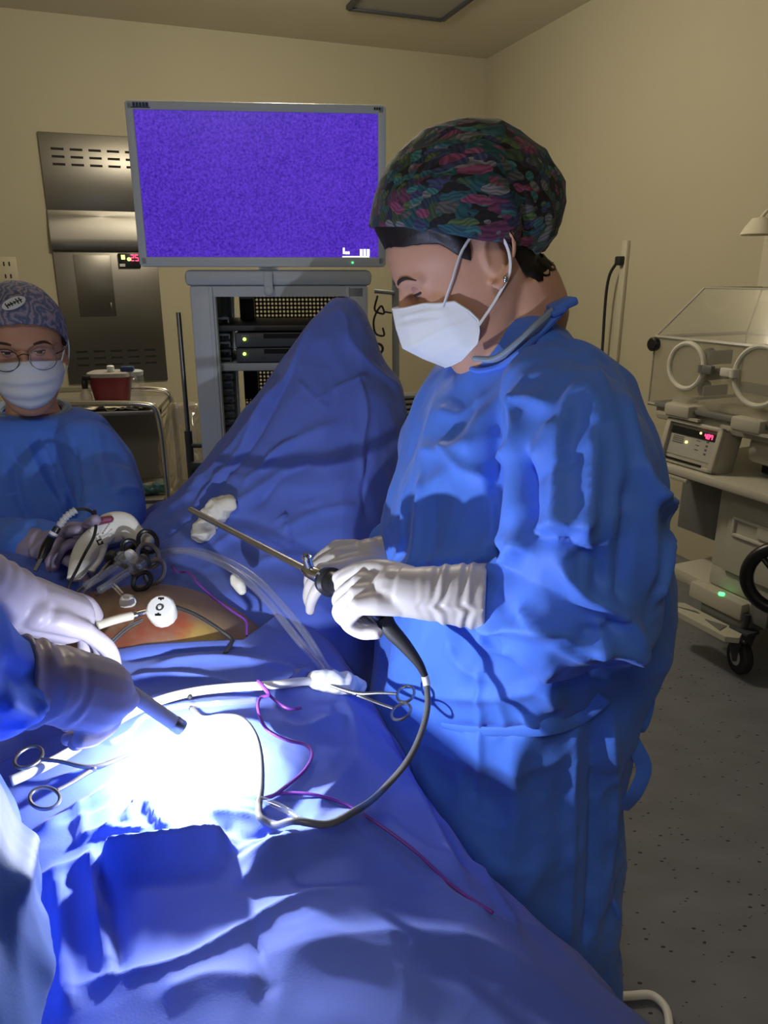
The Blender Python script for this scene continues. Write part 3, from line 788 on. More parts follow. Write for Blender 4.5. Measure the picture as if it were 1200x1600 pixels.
# hood: front and rear panes, end panes and a roof that slopes at front and ends
def pane(pts, th=0.005):
    q = np.array(pts, float); n = nrm(np.cross(q[1] - q[0], q[2] - q[0])) * th / 2; k = len(q)
    mb = MB(); mb.add(np.vstack([q - n, q + n]), [tuple(range(k - 1, -1, -1)), tuple(range(k, 2 * k))] + [(i, (i + 1) % k, k + (i + 1) % k, k + i) for i in range(k)]); return mb
z0, z1, z2 = 0.96, 1.235, 1.43
A = [(XL, 0.0), (XR, 0.0), (XR, YD), (XL, YD)]; T = [(XL + 0.13, 0.10), (XR - 0.13, 0.10), (XR - 0.13, YD - 0.10), (XL + 0.13, YD - 0.10)]
hood = ip('hood', pane([T[i] + (z2,) for i in range(4)]), m_clear, smooth=False, label='clear acrylic hood')
for i in range(4):
    j = (i + 1) % 4
    ip('hood_pane', pane([A[i] + (z0,), A[j] + (z0,), A[j] + (z1,), A[i] + (z1,)]), m_clear, hood, smooth=False)
    ip('roof_pane', pane([A[i] + (z1,), A[j] + (z1,), T[j] + (z2,), T[i] + (z2,)]), m_clear, hood, smooth=False)
b = MB(); m_edge = mat('acrylic_edge', (0.34, 0.32, 0.28), 0.3)
for i in range(4):
    j = (i + 1) % 4
    b.tube([A[i] + (z1,), A[j] + (z1,)], 0.0085, 6); b.tube([A[i] + (z1,), T[i] + (z2,)], 0.0045, 6); b.tube([T[i] + (z2,), T[j] + (z2,)], 0.0035, 6); b.tube([A[i] + (z0,), A[i] + (z1,)], 0.004, 6); b.tube([A[i] + (z0,), A[j] + (z0,)], 0.008, 6)
ip('hood_edging', b, m_edge, hood)
for x, y, r in ((-0.44, -0.008, 0.088), (-0.10, -0.008, 0.105), (-0.40, YD + 0.0, 0.085), (0.40, -0.008, 0.10), (0.30, YD, 0.085)):
    b = MB(); b.torus((x, y, 1.135), r, 0.010, (0, 1, 0), 36, 8); pr = ip('port_ring', b, m_ring)
    b = MB(); b.cyl((x, y, 1.135), r, 0.004, (0, 1, 0), 32); ip('port_door', b, m_clear, pr)
    b = MB(); b.box((x + (0.15 if y > 0.2 else -0.13 if x > -0.3 else 0.12), y - 0.012, 1.135), (0.05, 0.022, 0.032), bev=0.005); b.cyl((x + (0.10 if y > 0.2 else -0.10 if x > -0.3 else 0.09), y - 0.008, 1.135), 0.018, 0.03, (0, 0, 1), 12); ip('port_hinge', b, m_inc_d if x < -0.3 else m_ring, pr)
b = MB(); b.cyl((XL + 0.004, -0.01, z1 - 0.03), 0.028, 0.03, (0, 1, 0), 18, 0.005); ip('hood_knob', b, m_black)
for dz, sz in ((-0.09, 0.06), (-0.16, 0.05), (-0.23, 0.045)):
    b = MB(); b.box((XL + 0.07, 0.30, z1 + dz), (0.012, 0.14, sz), bev=0.005); b.cyl((XL + 0.012, 0.30, z1 + dz), 0.035, 0.02, (1, 0, 0), 20, 0.004); ip('tube_grommet', b, m_inc_d)
b = MB(); b.box((-0.30, 0.34, 1.03), (0.34, 0.02, 0.045), bev=0.006); ip('inner_rail', b, m_inc_d)

# controller box on the trolley shelf, leaning back
LX = Loc(LI.at(-0.345, -0.045, 0.753), LI.R @ np.array(Matrix.Rotation(math.radians(-12), 3, 'X')))
ctl = thing('incubator_controller', 'beige control unit with red digital readout on the incubator trolley shelf', 'controller', LX.o, PHI - math.pi / 2)
def xp(name, mb, m, parent=None, **k): return part(name, LMB(LX, mb), m, parent if parent is not None else ctl, **k)
W_, H_ = 0.285, 0.175
b = MB(); b.box((0, 0.05, H_ / 2), (W_, 0.10, H_), bev=0.012); xp('case', b, m_inc)
b = MB()
for (x, z, sx, sz) in ((0, H_ - 0.008, W_, 0.016), (0, 0.008, W_, 0.016), (-W_ / 2 + 0.012, H_ / 2, 0.024, H_), (W_ / 2 - 0.012, H_ / 2, 0.024, H_)): b.box((x, -0.008, z), (sx, 0.022, sz), bev=0.005)
xp('front_frame', b, m_inc)
b = MB(); b.box((0, -0.0005, H_ * 0.56), (W_ - 0.05, 0.004, H_ * 0.72)); xp('keypad', b, mat('keypad_print', (0.40, 0.40, 0.36), 0.5), smooth=False)
b = MB(); b.box((0, -0.004, H_ * 0.76), (W_ - 0.06, 0.005, 0.028)); dsp = xp('display', b, m_black, smooth=False)
b = MB()
def seven(b, cx, cz, w, h, segs):
    g = {'a': (0, .5, 1, 0), 'd': (0, -.5, 1, 0), 'g': (0, 0, 1, 0), 'f': (-.5, .25, 0, 1), 'b': (.5, .25, 0, 1), 'e': (-.5, -.25, 0, 1), 'c': (.5, -.25, 0, 1)}
    for q in segs:
        x, z, hz, _ = g[q]; b.box((cx + x * w, -0.0075, cz + z * h), ((w if hz else w * .28), 0.003, (w * .28 if hz else h * .5)))
for k, sg in enumerate(('bcfg', 'abcdef', 'abcf')): seven(b, 0.062 + 0.014 * k, H_ * 0.76, 0.008, 0.017, sg)
xp('red_digit', b, m_led_r, dsp, smooth=False)
b = MB(); b.cyl((0.035, -0.007, H_ * 0.80), 0.0045, 0.004, (0, 1, 0), 10); b.cyl((-0.025, -0.005, H_ * 0.53), 0.005, 0.005, (0, 1, 0), 10); xp('amber_light', b, mat('amber_led', (0.9, 0.6, 0.2), 0.4, emit=(1.0, 0.62, 0.18), estr=4))
b = MB()
for k in range(4): b.box((-0.07, -0.003, H_ * (0.62 - 0.045 * k)), (0.055, 0.002, 0.0035))
for k in range(4): b.box((0.075, -0.003, H_ * (0.64 - 0.09 * k)), (0.010, 0.002, 0.008))
for k in range(3): b.box((0.03, -0.003, H_ * (0.62 - 0.10 * k)), (0.018, 0.002, 0.003))
xp('printed_marks', b, mat('print_grey', (0.12, 0.12, 0.12), 0.6), smooth=False)
b = MB(); b.box((-0.01, -0.020, H_ * 0.10), (0.20, 0.004, 0.009)); xp('label_slot', b, m_black, smooth=False)
# black power unit in shadow behind the controller
t = thing('power_module', 'black power module in shadow behind the incubator controller', 'module', LI.at(0.05, 0.2, 0.753), PHI - math.pi / 2)
b = MB(); b.box((0.03, 0.24, 0.781), (0.36, 0.2, 0.054), bev=0.006); ip('body', b, m_dgrey, t)
for k in range(3): b = MB(); b.box((-0.08 + k * 0.10, 0.135, 0.785), (0.07, 0.014, 0.032), bev=0.004); ip('socket', b, m_black, t)
for k in range(1): b = MB(); b.tube([(-0.05, 0.13, 0.785), (-0.06, 0.09, 0.775), (0.1, 0.06, 0.765), (0.3, 0.08, 0.765)], 0.006, 8, smooth=20); ip('lead', b, m_rubber, t)

# black spoked handwheel at the frame's right edge
hw = thing('hand_wheel', 'black spoked handwheel at the picture edge beside the incubator drawers', 'wheel', LI.at(0.16, -0.30, 0.0), PHI - math.pi / 2)
cW = P(1222, 905, 2.02); ax = nrm([-0.50, -0.85, 0.1])
b = MB(); b.torus(cW, 0.095, 0.020, ax, 40, 12); part('rim', b, m_black, hw)
b = MB(); b.cyl(cW, 0.03, 0.05, ax, 20, 0.006); part('hub', b, m_black, hw)
Rw = frame_z(ax)
for k in range(3):
    b = MB(); a = 2.4 + k * 2.094; d = Rw[:, 0] * math.cos(a) + Rw[:, 1] * math.sin(a); b.tube([cW + d * 0.02, cW + d * 0.085], [0.02, 0.013], 10, flat=0.6); part('spoke', b, m_black, hw)
b = MB(); q = cW - ax * 0.02; b.tube([q, q - ax * 0.08, V3(q[0] + 0.30, q[1] - 0.10, q[2] - 0.02), V3(q[0] + 0.36, q[1] - 0.14, 0.5), V3(q[0] + 0.36, q[1] - 0.14, 0.03)], 0.016, 10); b.cyl(V3(q[0] + 0.36, q[1] - 0.14, 0.015), 0.12, 0.03, (0, 0, 1), 28, 0.006); part('stand', b, m_dgrey, hw)
# ------------------------------------------------------------------ operating table, patient and drapes
T0 = PZ(600, 1085, 0.95); T0[2] = 0
LT = Loc(T0, RR)                       # x to the right across the table, y away from the photographer, 0 at the table's right edge
def tl(p): return LT.R.T @ (np.asarray(p) - LT.o)
tab = thing('operating_table', 'operating table hidden under the blue drapes', 'table', LT.at(-0.30, 0.1, 0), YAW)
def tp(name, mb, m, parent, **k): return part(name, LMB(LT, mb), m, parent, **k)
b = MB(); b.box((-0.30, 0.02, 0.755), (0.50, 1.15, 0.07), bev=0.02); tp('mattress', b, m_rubber, tab)
b = MB(); b.box((-0.30, 0.02, 0.70), (0.46, 1.1, 0.04), bev=0.008); tp('top_frame', b, m_steel, tab)
b = MB(); b.box((-0.30, 0.1, 0.38), (0.26, 0.34, 0.62), bev=0.03); tp('column', b, m_grey, tab)
b = MB(); b.box((-0.30, 0.1, 0.045), (0.50, 0.95, 0.09), bev=0.03); tp('base', b, m_grey, tab)

# patient: one body lying on the table, only a strip of the belly shows
pc = tl(PZ(300, 958, 1.0))             # belly centre
pat = thing('person', 'patient lying under blue drapes, only a stained strip of belly bare', 'person', LT.at(-0.30, 0.1, 0.79), YAW)
b = MB()
def ring_y(y, cx, cz, rx, rz, n=28):
    a = np.linspace(0, 2 * math.pi, n, endpoint=False)
    return np.c_[cx + rx * np.cos(a), np.full(n, y), cz + rz * np.sin(a)]
R_ = [(-0.42, 0.06, 0.05, 0.84), (-0.36, 0.16, 0.075, 0.86), (-0.22, 0.185, 0.085, 0.865), (-0.05, 0.175, 0.09, 0.865), (pc[1] - 0.10, 0.19, 0.115, 0.875), (pc[1], 0.205, 0.135, 0.885), (pc[1] + 0.12, 0.20, 0.12, 0.88), (pc[1] + 0.28, 0.19, 0.09, 0.86), (pc[1] + 0.36, 0.12, 0.06, 0.85)]
q = catmull(np.array([(y, rx, rz, cz) for y, rx, rz, cz in R_]), 40)
b.loft([ring_y(y, -0.30, cz, rx, rz) for y, rx, rz, cz in q])
b.ball((-0.30, -0.56, 0.86), (0.075, 0.10, 0.075)); b.tube([(-0.30, -0.50, 0.85), (-0.30, -0.40, 0.85)], 0.055, 14)
kn = tl(P(540, 500, 1.58))
for s in (-1, 1):
    kx = kn[0] if s > 0 else kn[0] - 0.34
    kz = 1.36 if s > 0 else 0.92
    if s < 0: kx = -0.42; kz = 0.80
    b.capsule([(-0.30 + 0.10 * s, pc[1] + 0.26, 0.86), ((kx - 0.15) / 2 if s > 0 else kx, (kn[1] + pc[1] + 0.34) / 2, (kz + 0.86) / 2 - 0.07), (kx, kn[1] + 0.02, kz - 0.04)], [0.07, 0.06, 0.045], smooth=12)
    b.capsule([(kx, kn[1], kz), (kx, kn[1] + 0.10, kz - 0.25)], [0.05, 0.04])
    b.capsule([(-0.30 + 0.17 * s, -0.34, 0.86), (-0.30 + 0.235 * s, -0.15, 0.83), (-0.30 + 0.235 * s, 0.08, 0.83)], [0.045, 0.04, 0.03], smooth=12)
pv, pf = remesh(b, 0.008, 6)
m_belly = mat('belly_skin', (0.30, 0.20, 0.13), 0.5, spec=0.4, sss=0.1, var=0.06, vscale=12)
def stain(m, spots):
    """iodine and blood smears with soft noisy outlines, laid round points on the skin"""
    nt = m.node_tree; bs = nt.nodes['Principled BSDF']; prev = bs.inputs['Base Color'].links[0].from_socket
    geo = nt.nodes.new('ShaderNodeNewGeometry'); ns = nt.nodes.new('ShaderNodeTexNoise'); ns.inputs['Scale'].default_value = 26; ns.inputs['Detail'].default_value = 5
    nt.links.new(geo.outputs['Position'], ns.inputs['Vector'])
    for (c, r, col, gain) in spots:
        d = nt.nodes.new('ShaderNodeVectorMath'); d.operation = 'DISTANCE'; d.inputs[1].default_value = tuple(c); nt.links.new(geo.outputs['Position'], d.inputs[0])
        ad = nt.nodes.new('ShaderNodeMath'); ad.operation = 'MULTIPLY_ADD'; ad.inputs[1].default_value = r * 2.2; nt.links.new(ns.outputs['Fac'], ad.inputs[0]); nt.links.new(d.outputs['Value'], ad.inputs[2])
        mr = nt.nodes.new('ShaderNodeMapRange'); mr.inputs[1].default_value = r * 1.5; mr.inputs[2].default_value = r * 2.2; mr.inputs[3].default_value = gain; mr.inputs[4].default_value = 0
        nt.links.new(ad.outputs[0], mr.inputs[0])
        mx = nt.nodes.new('ShaderNodeMix'); mx.data_type = 'RGBA'; nt.links.new(mr.outputs[0], mx.inputs[0]); nt.links.new(prev, mx.inputs[6]); mx.inputs[7].default_value = tuple(col) + (1,)
        prev = mx.outputs[2]
    nt.links.new(prev, bs.inputs['Base Color'])
stain(m_belly, [(PZ(320, 985, 1.0), 0.040, (0.50, 0.33, 0.08), 0.8), (PZ(225, 985, 1.0), 0.055, (0.30, 0.06, 0.035), 0.8), (PZ(275, 975, 1.0), 0.030, (0.42, 0.08, 0.04), 0.8), (PZ(180, 1000, 1.0), 0.04, (0.24, 0.06, 0.035), 0.7)])
mesh_obj('body', LT.pts(pv), pf, m_belly, pat, sharp=None)

# ---- main drape over chest and table: cross sections across the table (x, z), from the belly towards the photographer
def section(y):
    k = np.clip((-0.10 - y) / 0.35, 0, 1)            # the hem spreads over an arm rest nearer the photographer
    k = k * k * (3 - 2 * k)
    top = 0.985 + 0.010 * math.sin(y * 9)
    if y > 0.12: top = 0.985 + (y - 0.12) * 0.05
    return np.array([(-0.80, 0.30), (-0.78, 0.60), (-0.73, 0.84), (-0.60, 0.93), (-0.45, top - 0.012), (-0.30, top), (-0.17, top - 0.008),
                     (-0.09, top - 0.034 - 0.01 * k), (-0.015 + 0.03 * k, top - 0.078 - 0.015 * k), (0.035 + 0.065 * k, top - 0.15 - 0.01 * k), (0.050 + 0.11 * k, 0.74 - 0.02 * k), (0.060 + 0.12 * k, 0.58), (0.065 + 0.12 * k, 0.38), (0.07 + 0.12 * k, 0.26)])
NU, NV = 420, 330
ys = np.linspace(-0.66, 0.30, NV)
G = np.zeros((NV, NU, 3))
# far hem: cut back round the belly, longer on the surgeon's side
hem = np.array([(-0.80, 0.10), (-0.52, 0.085), (tl(PZ(190, 1010, 1.0))[0], tl(PZ(190, 1010, 1.0))[1]), (tl(PZ(300, 996, 1.0))[0], tl(PZ(300, 996, 1.0))[1]), (tl(PZ(392, 984, 1.0))[0], tl(PZ(392, 984, 1.0))[1]), (tl(PZ(430, 960, 1.0))[0] + 0.0, 0.22), (-0.05, 0.30), (0.1, 0.30)])
for i, y in enumerate(ys):
    S = catmull(section(y), NU)
    G[i, :, 0] = S[:, 0]; G[i, :, 1] = y; G[i, :, 2] = S[:, 1]
for j in range(NU):
    ymax = np.interp(G[0, j, 0], hem[:, 0], hem[:, 1])
    G[:, j, 1] = -0.66 + (ys + 0.66) * (ymax + 0.66) / 0.96
    kk = np.clip((-0.50 - G[:, j, 1]) / 0.16, 0, 1)     # head end of the drape drops
    G[:, j, 2] -= 0.16 * kk ** 2
# hanging sides ripple
for j in range(NU):
    x = G[:, j, 0]; z = G[:, j, 2]
    hang = np.clip((0.90 - z) / 0.35, 0, 1)
    G[:, j, 0] += hang * (0.014 * np.sin(G[:, j, 1] * 34 + 1.2 * np.sin(G[:, j, 1] * 9)) + 0.008 * np.sin(G[:, j, 1] * 71))
mb = MB(); mb.grid(G)
dv = LT.pts(mb.verts()); df_ = np.array(mb.f)
dn = vnormals(dv, df_)
if dn[:, 2].mean() < 0: df_ = df_[:, ::-1]
def crumple(v, f, amp, scale, seed):
    n = vnormals(v, f)
    a = 1 - np.abs(vnoise(v, scale, seed)); c = 1 - np.abs(vnoise(v + 0.3, scale * 2.1, seed + 3))
    return v + n * (amp * ((a ** 3) * 1.0 + 0.4 * c ** 3 - 0.4))[:, None]
dv = crumple(dv, df_, 0.0022, 9.0, 1)
dv = facets(dv, df_, 0.0030, 300, 4)
STR_A = [
    ([(152, 1352), (180, 1348), (213, 1344), (280, 1336), (330, 1330), (372, 1338)], 0.014, 0.030),
    ([(40, 1388), (90, 1362), (150, 1342)], 0.008, 0.005), ([(372, 1336), (410, 1340), (450, 1328), (510, 1312), (570, 1272)], 0.016, 0.018),
    ([(363, 1316), (372, 1338), (400, 1335), (443, 1312)], 0.007, -0.010), ([(443, 1308), (410, 1350), (373, 1392)], 0.012, 0.008),
    ([(85, 1357), (99, 1453), (101, 1540), (112, 1590)], 0.007, 0.009), ([(141, 1328), (155, 1416), (176, 1528)], 0.006, 0.010), ([(152, 1326), (170, 1416), (192, 1528)], 0.006, -0.008),
    ([(107, 1550), (192, 1528), (288, 1504), (390, 1445), (459, 1408), (560, 1390)], 0.009, 0.007, 'crease'), ([(390, 1435), (405, 1490), (427, 1560)], 0.004, -0.005, 'crease'),
    ([(70, 1228), (140, 1205), (210, 1189)], 0.006, 0.007), ([(56, 1305), (130, 1262), (213, 1210)], 0.008, 0.009), ([(90, 1290), (160, 1255), (220, 1222)], 0.005, -0.006), ([(130, 1312), (180, 1290), (232, 1245)], 0.006, 0.008),
    ([(122, 1259), (128, 1280), (133, 1322)], 0.004, 0.006), ([(230, 1250), (245, 1275), (262, 1300)], 0.006, 0.010), ([(215, 1255), (200, 1290)], 0.005, 0.007), ([(160, 1300), (230, 1296)], 0.004, 0.006),
    ([(540, 1090), (552, 1140), (553, 1190), (520, 1232), (496, 1262), (494, 1320)], 0.018, 0.008),
    ([(610, 1112), (650, 1170), (700, 1270), (760, 1380), (805, 1452)], 0.006, 0.008), ([(560, 1110), (640, 1230), (690, 1320), (730, 1395)], 0.010, 0.008), ([(596, 1120), (660, 1230), (740, 1370)], 0.008, -0.006),
    ([(490, 1295), (575, 1320), (650, 1375), (740, 1420), (815, 1458)], 0.008, 0.006, 'crease'), ([(575, 1290), (640, 1330), (700, 1400)], 0.010, 0.006),
    ([(430, 1490), (540, 1470), (650, 1462), (760, 1480), (850, 1545)], 0.022, 0.006), ([(250, 1560), (330, 1530), (420, 1535)], 0.014, 0.006),
    ([(430, 1130), (470, 1140), (520, 1120)], 0.012, 0.006), ([(240, 1040), (330, 1030), (420, 1040), (500, 1060)], 0.012, 0.008), ([(200, 1060), (300, 1060), (400, 1085)], 0.010, 0.008), ([(190, 1030), (280, 1016), (380, 1010)], 0.008, -0.006),
    ([(320, 1270), (380, 1275), (440, 1300)], 0.008, 0.007), ([(345, 1290), (390, 1310), (425, 1300)], 0.006, -0.006),
]
dv = folds(dv, df_, STR_A)
od = mesh_obj('chest_drape', dv, df_, m_drape, None, sharp=None)
sol = od.modifiers.new('thickness', 'SOLIDIFY'); sol.thickness = 0.0015; sol.offset = -1
tag(od, 'wide blue surgical drape over the chest with the blazing bright spot', 'drape')
chest_tree = bvh(dv, df_)

# ---- leg drape: tall cone over a raised knee, flowing down to the belly
rows = [(462, 527, 545, 1.58, 0.012), (468, 514, 556, 1.58, 0.030), (484, 500, 568, 1.58, 0.055), (520, 472, 586, 1.57, 0.085), (570, 438, 606, 1.56, 0.115), (607, 411, 629, 1.55, 0.145), (690, 346, 634, 1.52, 0.185), (760, 292, 630, 1.49, 0.235), (812, 222, 624, 1.46, 0.285)]
rg = []
for py, xl_, xr_, Yc, hd in rows:
    A_, B_ = P(xl_, py, Yc), P(xr_, py, Yc)
    rg.append((A_[0], B_[0], Yc, hd, (A_[2] + B_[2]) / 2))
rg += [(-0.56, 0.035, 1.43, 0.335, 0.975), (-0.58, 0.045, 1.42, 0.365, 0.93), (-0.59, 0.05, 1.42, 0.375, 0.78), (-0.60, 0.055, 1.42, 0.38, 0.5), (-0.60, 0.055, 1.42, 0.38, 0.35)]
rg = catmull(np.array(rg), 190)
NA = 330; a = np.linspace(0, 2 * math.pi, NA, endpoint=False); RG = []
for (xa_, xb_, Yc, hd, z) in rg:
    e = 2 / 2.3
    cxx = (xa_ + xb_) / 2; hw_ = (xb_ - xa_) / 2
    lowk = np.clip((1.0 - z) / 0.3, 0, 1)
    rip = 1 + lowk * (0.02 * np.sin(a * 17) + 0.012 * np.sin(a * 29 + 1))
    RG.append(np.c_[cxx + hw_ * np.sign(np.cos(a)) * np.abs(np.cos(a)) ** e * rip, Yc + hd * np.sign(np.sin(a)) * np.abs(np.sin(a)) ** e * rip, np.full(NA, z)])
mb = MB(); mb.loft(RG, caps=False); mb.add([RG[0].mean(0) + V3(0, 0, 0.004)], [])
lv, lf = mb.verts(), np.array(mb.f)
if vnormals(lv[:-1], lf)[:NA * 60, 2].mean() < 0: lf = lf[:, ::-1]
lv = lv[:-1]
lv = crumple(lv, lf, 0.004, 8.0, 5)
lv = facets(lv, lf, 0.005, 240, 6, (1, 1, 0.6))
STR_B = [
    ([(527, 480), (540, 500), (545, 530), (600, 590), (628, 606)], 0.012, 0.008), ([(500, 490), (430, 620), (350, 720), (270, 800)], 0.014, 0.014), ([(470, 555), (400, 680), (320, 790), (300, 840)], 0.012, -0.016),
    ([(440, 600), (380, 700), (300, 800)], 0.012, 0.014), ([(560, 590), (572, 640), (565, 700), (570, 770)], 0.008, 0.010), ([(578, 700), (568, 760), (575, 810)], 0.006, -0.010),
    ([(465, 595), (490, 620), (512, 640)], 0.004, 0.006, 'crease'), ([(495, 622), (515, 617)], 0.004, 0.005), ([(575, 588), (540, 600), (520, 610)], 0.006, 0.006), ([(380, 760), (420, 720), (460, 690), (530, 660)], 0.012, 0.010),
    ([(400, 790), (440, 745), (500, 720)], 0.012, -0.012), ([(410, 690), (425, 710), (415, 730), (440, 700), (470, 688)], 0.006, 0.008), ([(350, 800), (400, 770), (470, 725), (560, 718)], 0.014, 0.012),
    ([(300, 760), (350, 745), (400, 755)], 0.008, 0.006), ([(440, 830), (500, 800), (560, 790)], 0.010, 0.008), ([(440, 800), (448, 830), (452, 860)], 0.004, 0.007), ([(430, 815), (450, 808)], 0.004, 0.006), ([(470, 790), (505, 783)], 0.004, 0.005),
    ([(230, 830), (270, 800), (310, 770)], 0.008, 0.012), ([(250, 845), (300, 805), (340, 770)], 0.007, -0.010), ([(330, 860), (380, 830), (440, 850)], 0.010, 0.010), ([(400, 880), (450, 870), (520, 880)], 0.010, 0.008),
]
lv = folds(lv, lf, STR_B)
ol = mesh_obj('leg_drape', lv, lf, m_drape, None, sharp=None)
tag(ol, 'blue drape rising to a tall pointed cone in front of the cart', 'drape')

# ---- side drape under the assistant's hands
NU2, NV2 = 150, 150
gx, gy = np.meshgrid(np.linspace(-1.02, -0.42, NU2), np.linspace(0.86, 1.46, NV2))
gz = 0.955 + 0.012 * np.sin(gx * 23 + gy * 9) + 0.010 * np.sin(gy * 31 - gx * 8) - 0.5 * np.clip(-0.88 - gx, 0, 1) * 6 * np.clip(-0.88 - gx, 0, 1) ** 0.3
gz -= 0.10 * np.clip((gx + 0.60) / 0.12, 0, 1) ** 2
mb = MB(); mb.grid(np.stack([gx, gy, gz], 2)); sv = mb.verts(); sf = np.array(mb.f)
if vnormals(sv, sf)[:, 2].mean() < 0: sf = sf[:, ::-1]
sv = crumple(sv, sf, 0.020, 8.0, 9)
osd = mesh_obj('side_drape', sv, sf, m_drape, None, sharp=None)
tag(osd, 'crumpled blue drape beside the belly under the assistant\'s hands', 'drape')

def onD(px, py, lift=0.0):
    h = hit(chest_tree, px, py)
    return (h if h is not None else PZ(px, py, 0.985)) + V3(0, -0.15, 1) * lift
# ------------------------------------------------------------------ people helpers
def head_mb(hp, u, f, l, nose=True, ears=(1, -1), s=1.0):
    """skull, face, neck stub and ears around hp (between the ears); f forward, l left, u up (unit vectors)"""
    mb = MB()
    T_ = np.array([(12.6, 0.5, -2.5, 1.2), (12.0, 3.4, -6.0, 3.6), (10.6, 6.2, -8.4, 5.6), (8.5, 7.9, -9.6, 6.8), (6.0, 9.0, -10.2, 7.45), (3.6, 9.5, -10.1, 7.6), (1.8, 9.1, -9.7, 7.35), (0.0, 9.1, -9.0, 7.1), (-2.5, 9.0, -7.4, 6.7),
                   (-5.0, 9.0, -5.2, 6.15), (-7.5, 8.7, -2.6, 5.5), (-9.6, 8.7, 0.2, 4.3), (-10.9, 8.2, 2.6, 3.0), (-11.5, 7.0, 4.2, 1.4)]) * 0.01 * s
    Q = catmull(T_, 44)
    n = 56; a = np.linspace(0, 2 * math.pi, n, endpoint=False); rings = []
    for uu, ff, bb, hw in Q:
        c, r = (ff + bb) / 2, (ff - bb) / 2
        ca, sa = np.cos(a), np.sin(a)
        e = 2 / 2.25
        fx = c + r * np.sign(ca) * np.abs(ca) ** e; ly = hw * np.sign(sa) * np.abs(sa) ** e
        rings.append(hp + fx[:, None] * f + ly[:, None] * l + uu * u)
    mb.loft(rings)
    if nose:
        mb.capsule([hp + (9.1 * f + 2.2 * u) * .01 * s, hp + (10.2 * f + 0.2 * u) * .01 * s, hp + (10.7 * f - 2.0 * u) * .01 * s], np.array([0.7, 0.85, 1.0]) * .01 * s)
        for q in (1, -1): mb.ball(hp + (10.0 * f + q * 1.2 * l - 2.5 * u) * .01 * s, 0.008 * s)
        for q in (1, -1): mb.capsule([hp + (8.9 * f + q * 1.3 * l + 3.0 * u) * .01 * s, hp + (8.7 * f + q * 3.0 * l + 3.4 * u) * .01 * s, hp + (7.2 * f + q * 5.0 * l + 2.9 * u) * .01 * s], 0.0075 * s)
        for q in (1, -1): mb.ball(hp + (6.3 * f + q * 4.0 * l - 0.9 * u) * .01 * s, 0.020 * s)
    for q in ears:
        c = hp + (-0.8 * f + q * 7.35 * l + 0.2 * u) * .01 * s
        e1 = nrm(u * 0.97 - f * 0.22); e2 = nrm(np.cross(l, e1)) 
        e2 = e2 if np.dot(e2, f) < 0 else -e2                       # backwards
        out = nrm(l * q + e2 * 0.45)
        pts = [c + (e1 * a_ + e2 * b_ + out * o_) * .01 * s for a_, b_, o_ in ((-0.3, -0.9, .3), (1.6, -1.0, .5), (2.9, -0.2, .8), (3.1, 0.9, 1.1), (2.2, 1.9, 1.4), (0.6, 1.9, 1.3), (-1.0, 1.2, 1.0), (-2.2, 0.3, .8), (-2.9, -0.4, .6), (-2.5, -1.0, .4))]
        mb.capsule(pts, np.array([.28, .3, .32, .33, .34, .33, .33, .42, .5, .35]) * .01 * s, smooth=26, seg=8)
        Rm = np.stack([e2, e1, np.cross(e2, e1)], 1)
        mb.ball(c + (e1 * 0.2 + e2 * 0.3 + out * 0.05) * .01 * s, np.array([1.3, 2.4, .28]) * .01 * s, 14, np.stack([e2, e1, nrm(np.cross(e2, e1))], 1))
    return mb
def gauss_push(v, c, r, d):
    q = np.linalg.norm(v - c, axis=1) / r
    return v + np.exp(-q * q)[:, None] * d
def wrist_hand(mb, w, k, nrm_, side, curl, spread=1.0, s=1.0, thumb=None, fr=0.0082):
    """gloved hand: w wrist, k middle knuckle, nrm_ back-of-hand normal, side +1/-1 towards the thumb along cross; curl per finger (3 angles, degrees)"""
    d = nrm(k - w); n = nrm(nrm_ - d * np.dot(nrm_, d)); t = nrm(np.cross(n, d)) * side      # t points to the thumb side
    L = np.linalg.norm(k - w)
    mb.capsule([w - d * 0.02, w, w + d * L * 0.35], [0.026 * s, 0.026 * s, 0.028 * s])
    offs = [0.031, 0.010, -0.011, -0.030]; lens = [(0.043, 0.025, 0.021), (0.047, 0.029, 0.022), (0.043, 0.027, 0.021), (0.034, 0.020, 0.019)]; back = [0.003, 0.0, -0.004, -0.014]
    for i in range(4):
        kk = k + t * offs[i] * s * spread + d * back[i] * s
        base = w + d * L * 0.25 + t * offs[i] * 0.55 * s
        mb.capsule([base - n * 0.004, (base + kk) / 2, kk], np.array([0.015, 0.0145, 0.0115]) * s)
        p = kk; dd = d.copy(); pts = [kk]; ax = t * side
        for j in range(3):
            ang = math.radians(curl[i][j]); Rm = np.array(Matrix.Rotation(ang * 1.0, 3, Vector(np.cross(dd, -n) if False else np.cross(n, d))))
            Rm = np.array(Matrix.Rotation(ang, 3, Vector(nrm(np.cross(n, d)))))
            dd = Rm @ dd
            p = p + dd * lens[i][j] * s; pts.append(p)
        mb.capsule(pts, np.array([fr * 1.28, fr * 1.18, fr * 1.05, fr * 0.9]) * s, smooth=14)
    if thumb is not None:
        tb = [w + d * L * 0.22 + t * 0.022 * s] + [np.asarray(q, float) for q in thumb]
        mb.capsule(tb, np.linspace(0.017, 0.0095, len(tb)) * s, smooth=14)
    return d, n, t
def glove_mesh(mb, parent, name='glove', m=None, voxel=0.0026, label=None):
    v, f = remesh(mb, voxel, 3, 0.5)
    o = mesh_obj(name, v, f, m or m_glove, parent, sharp=None)
    if label: o['label'] = label
    return v, f, o

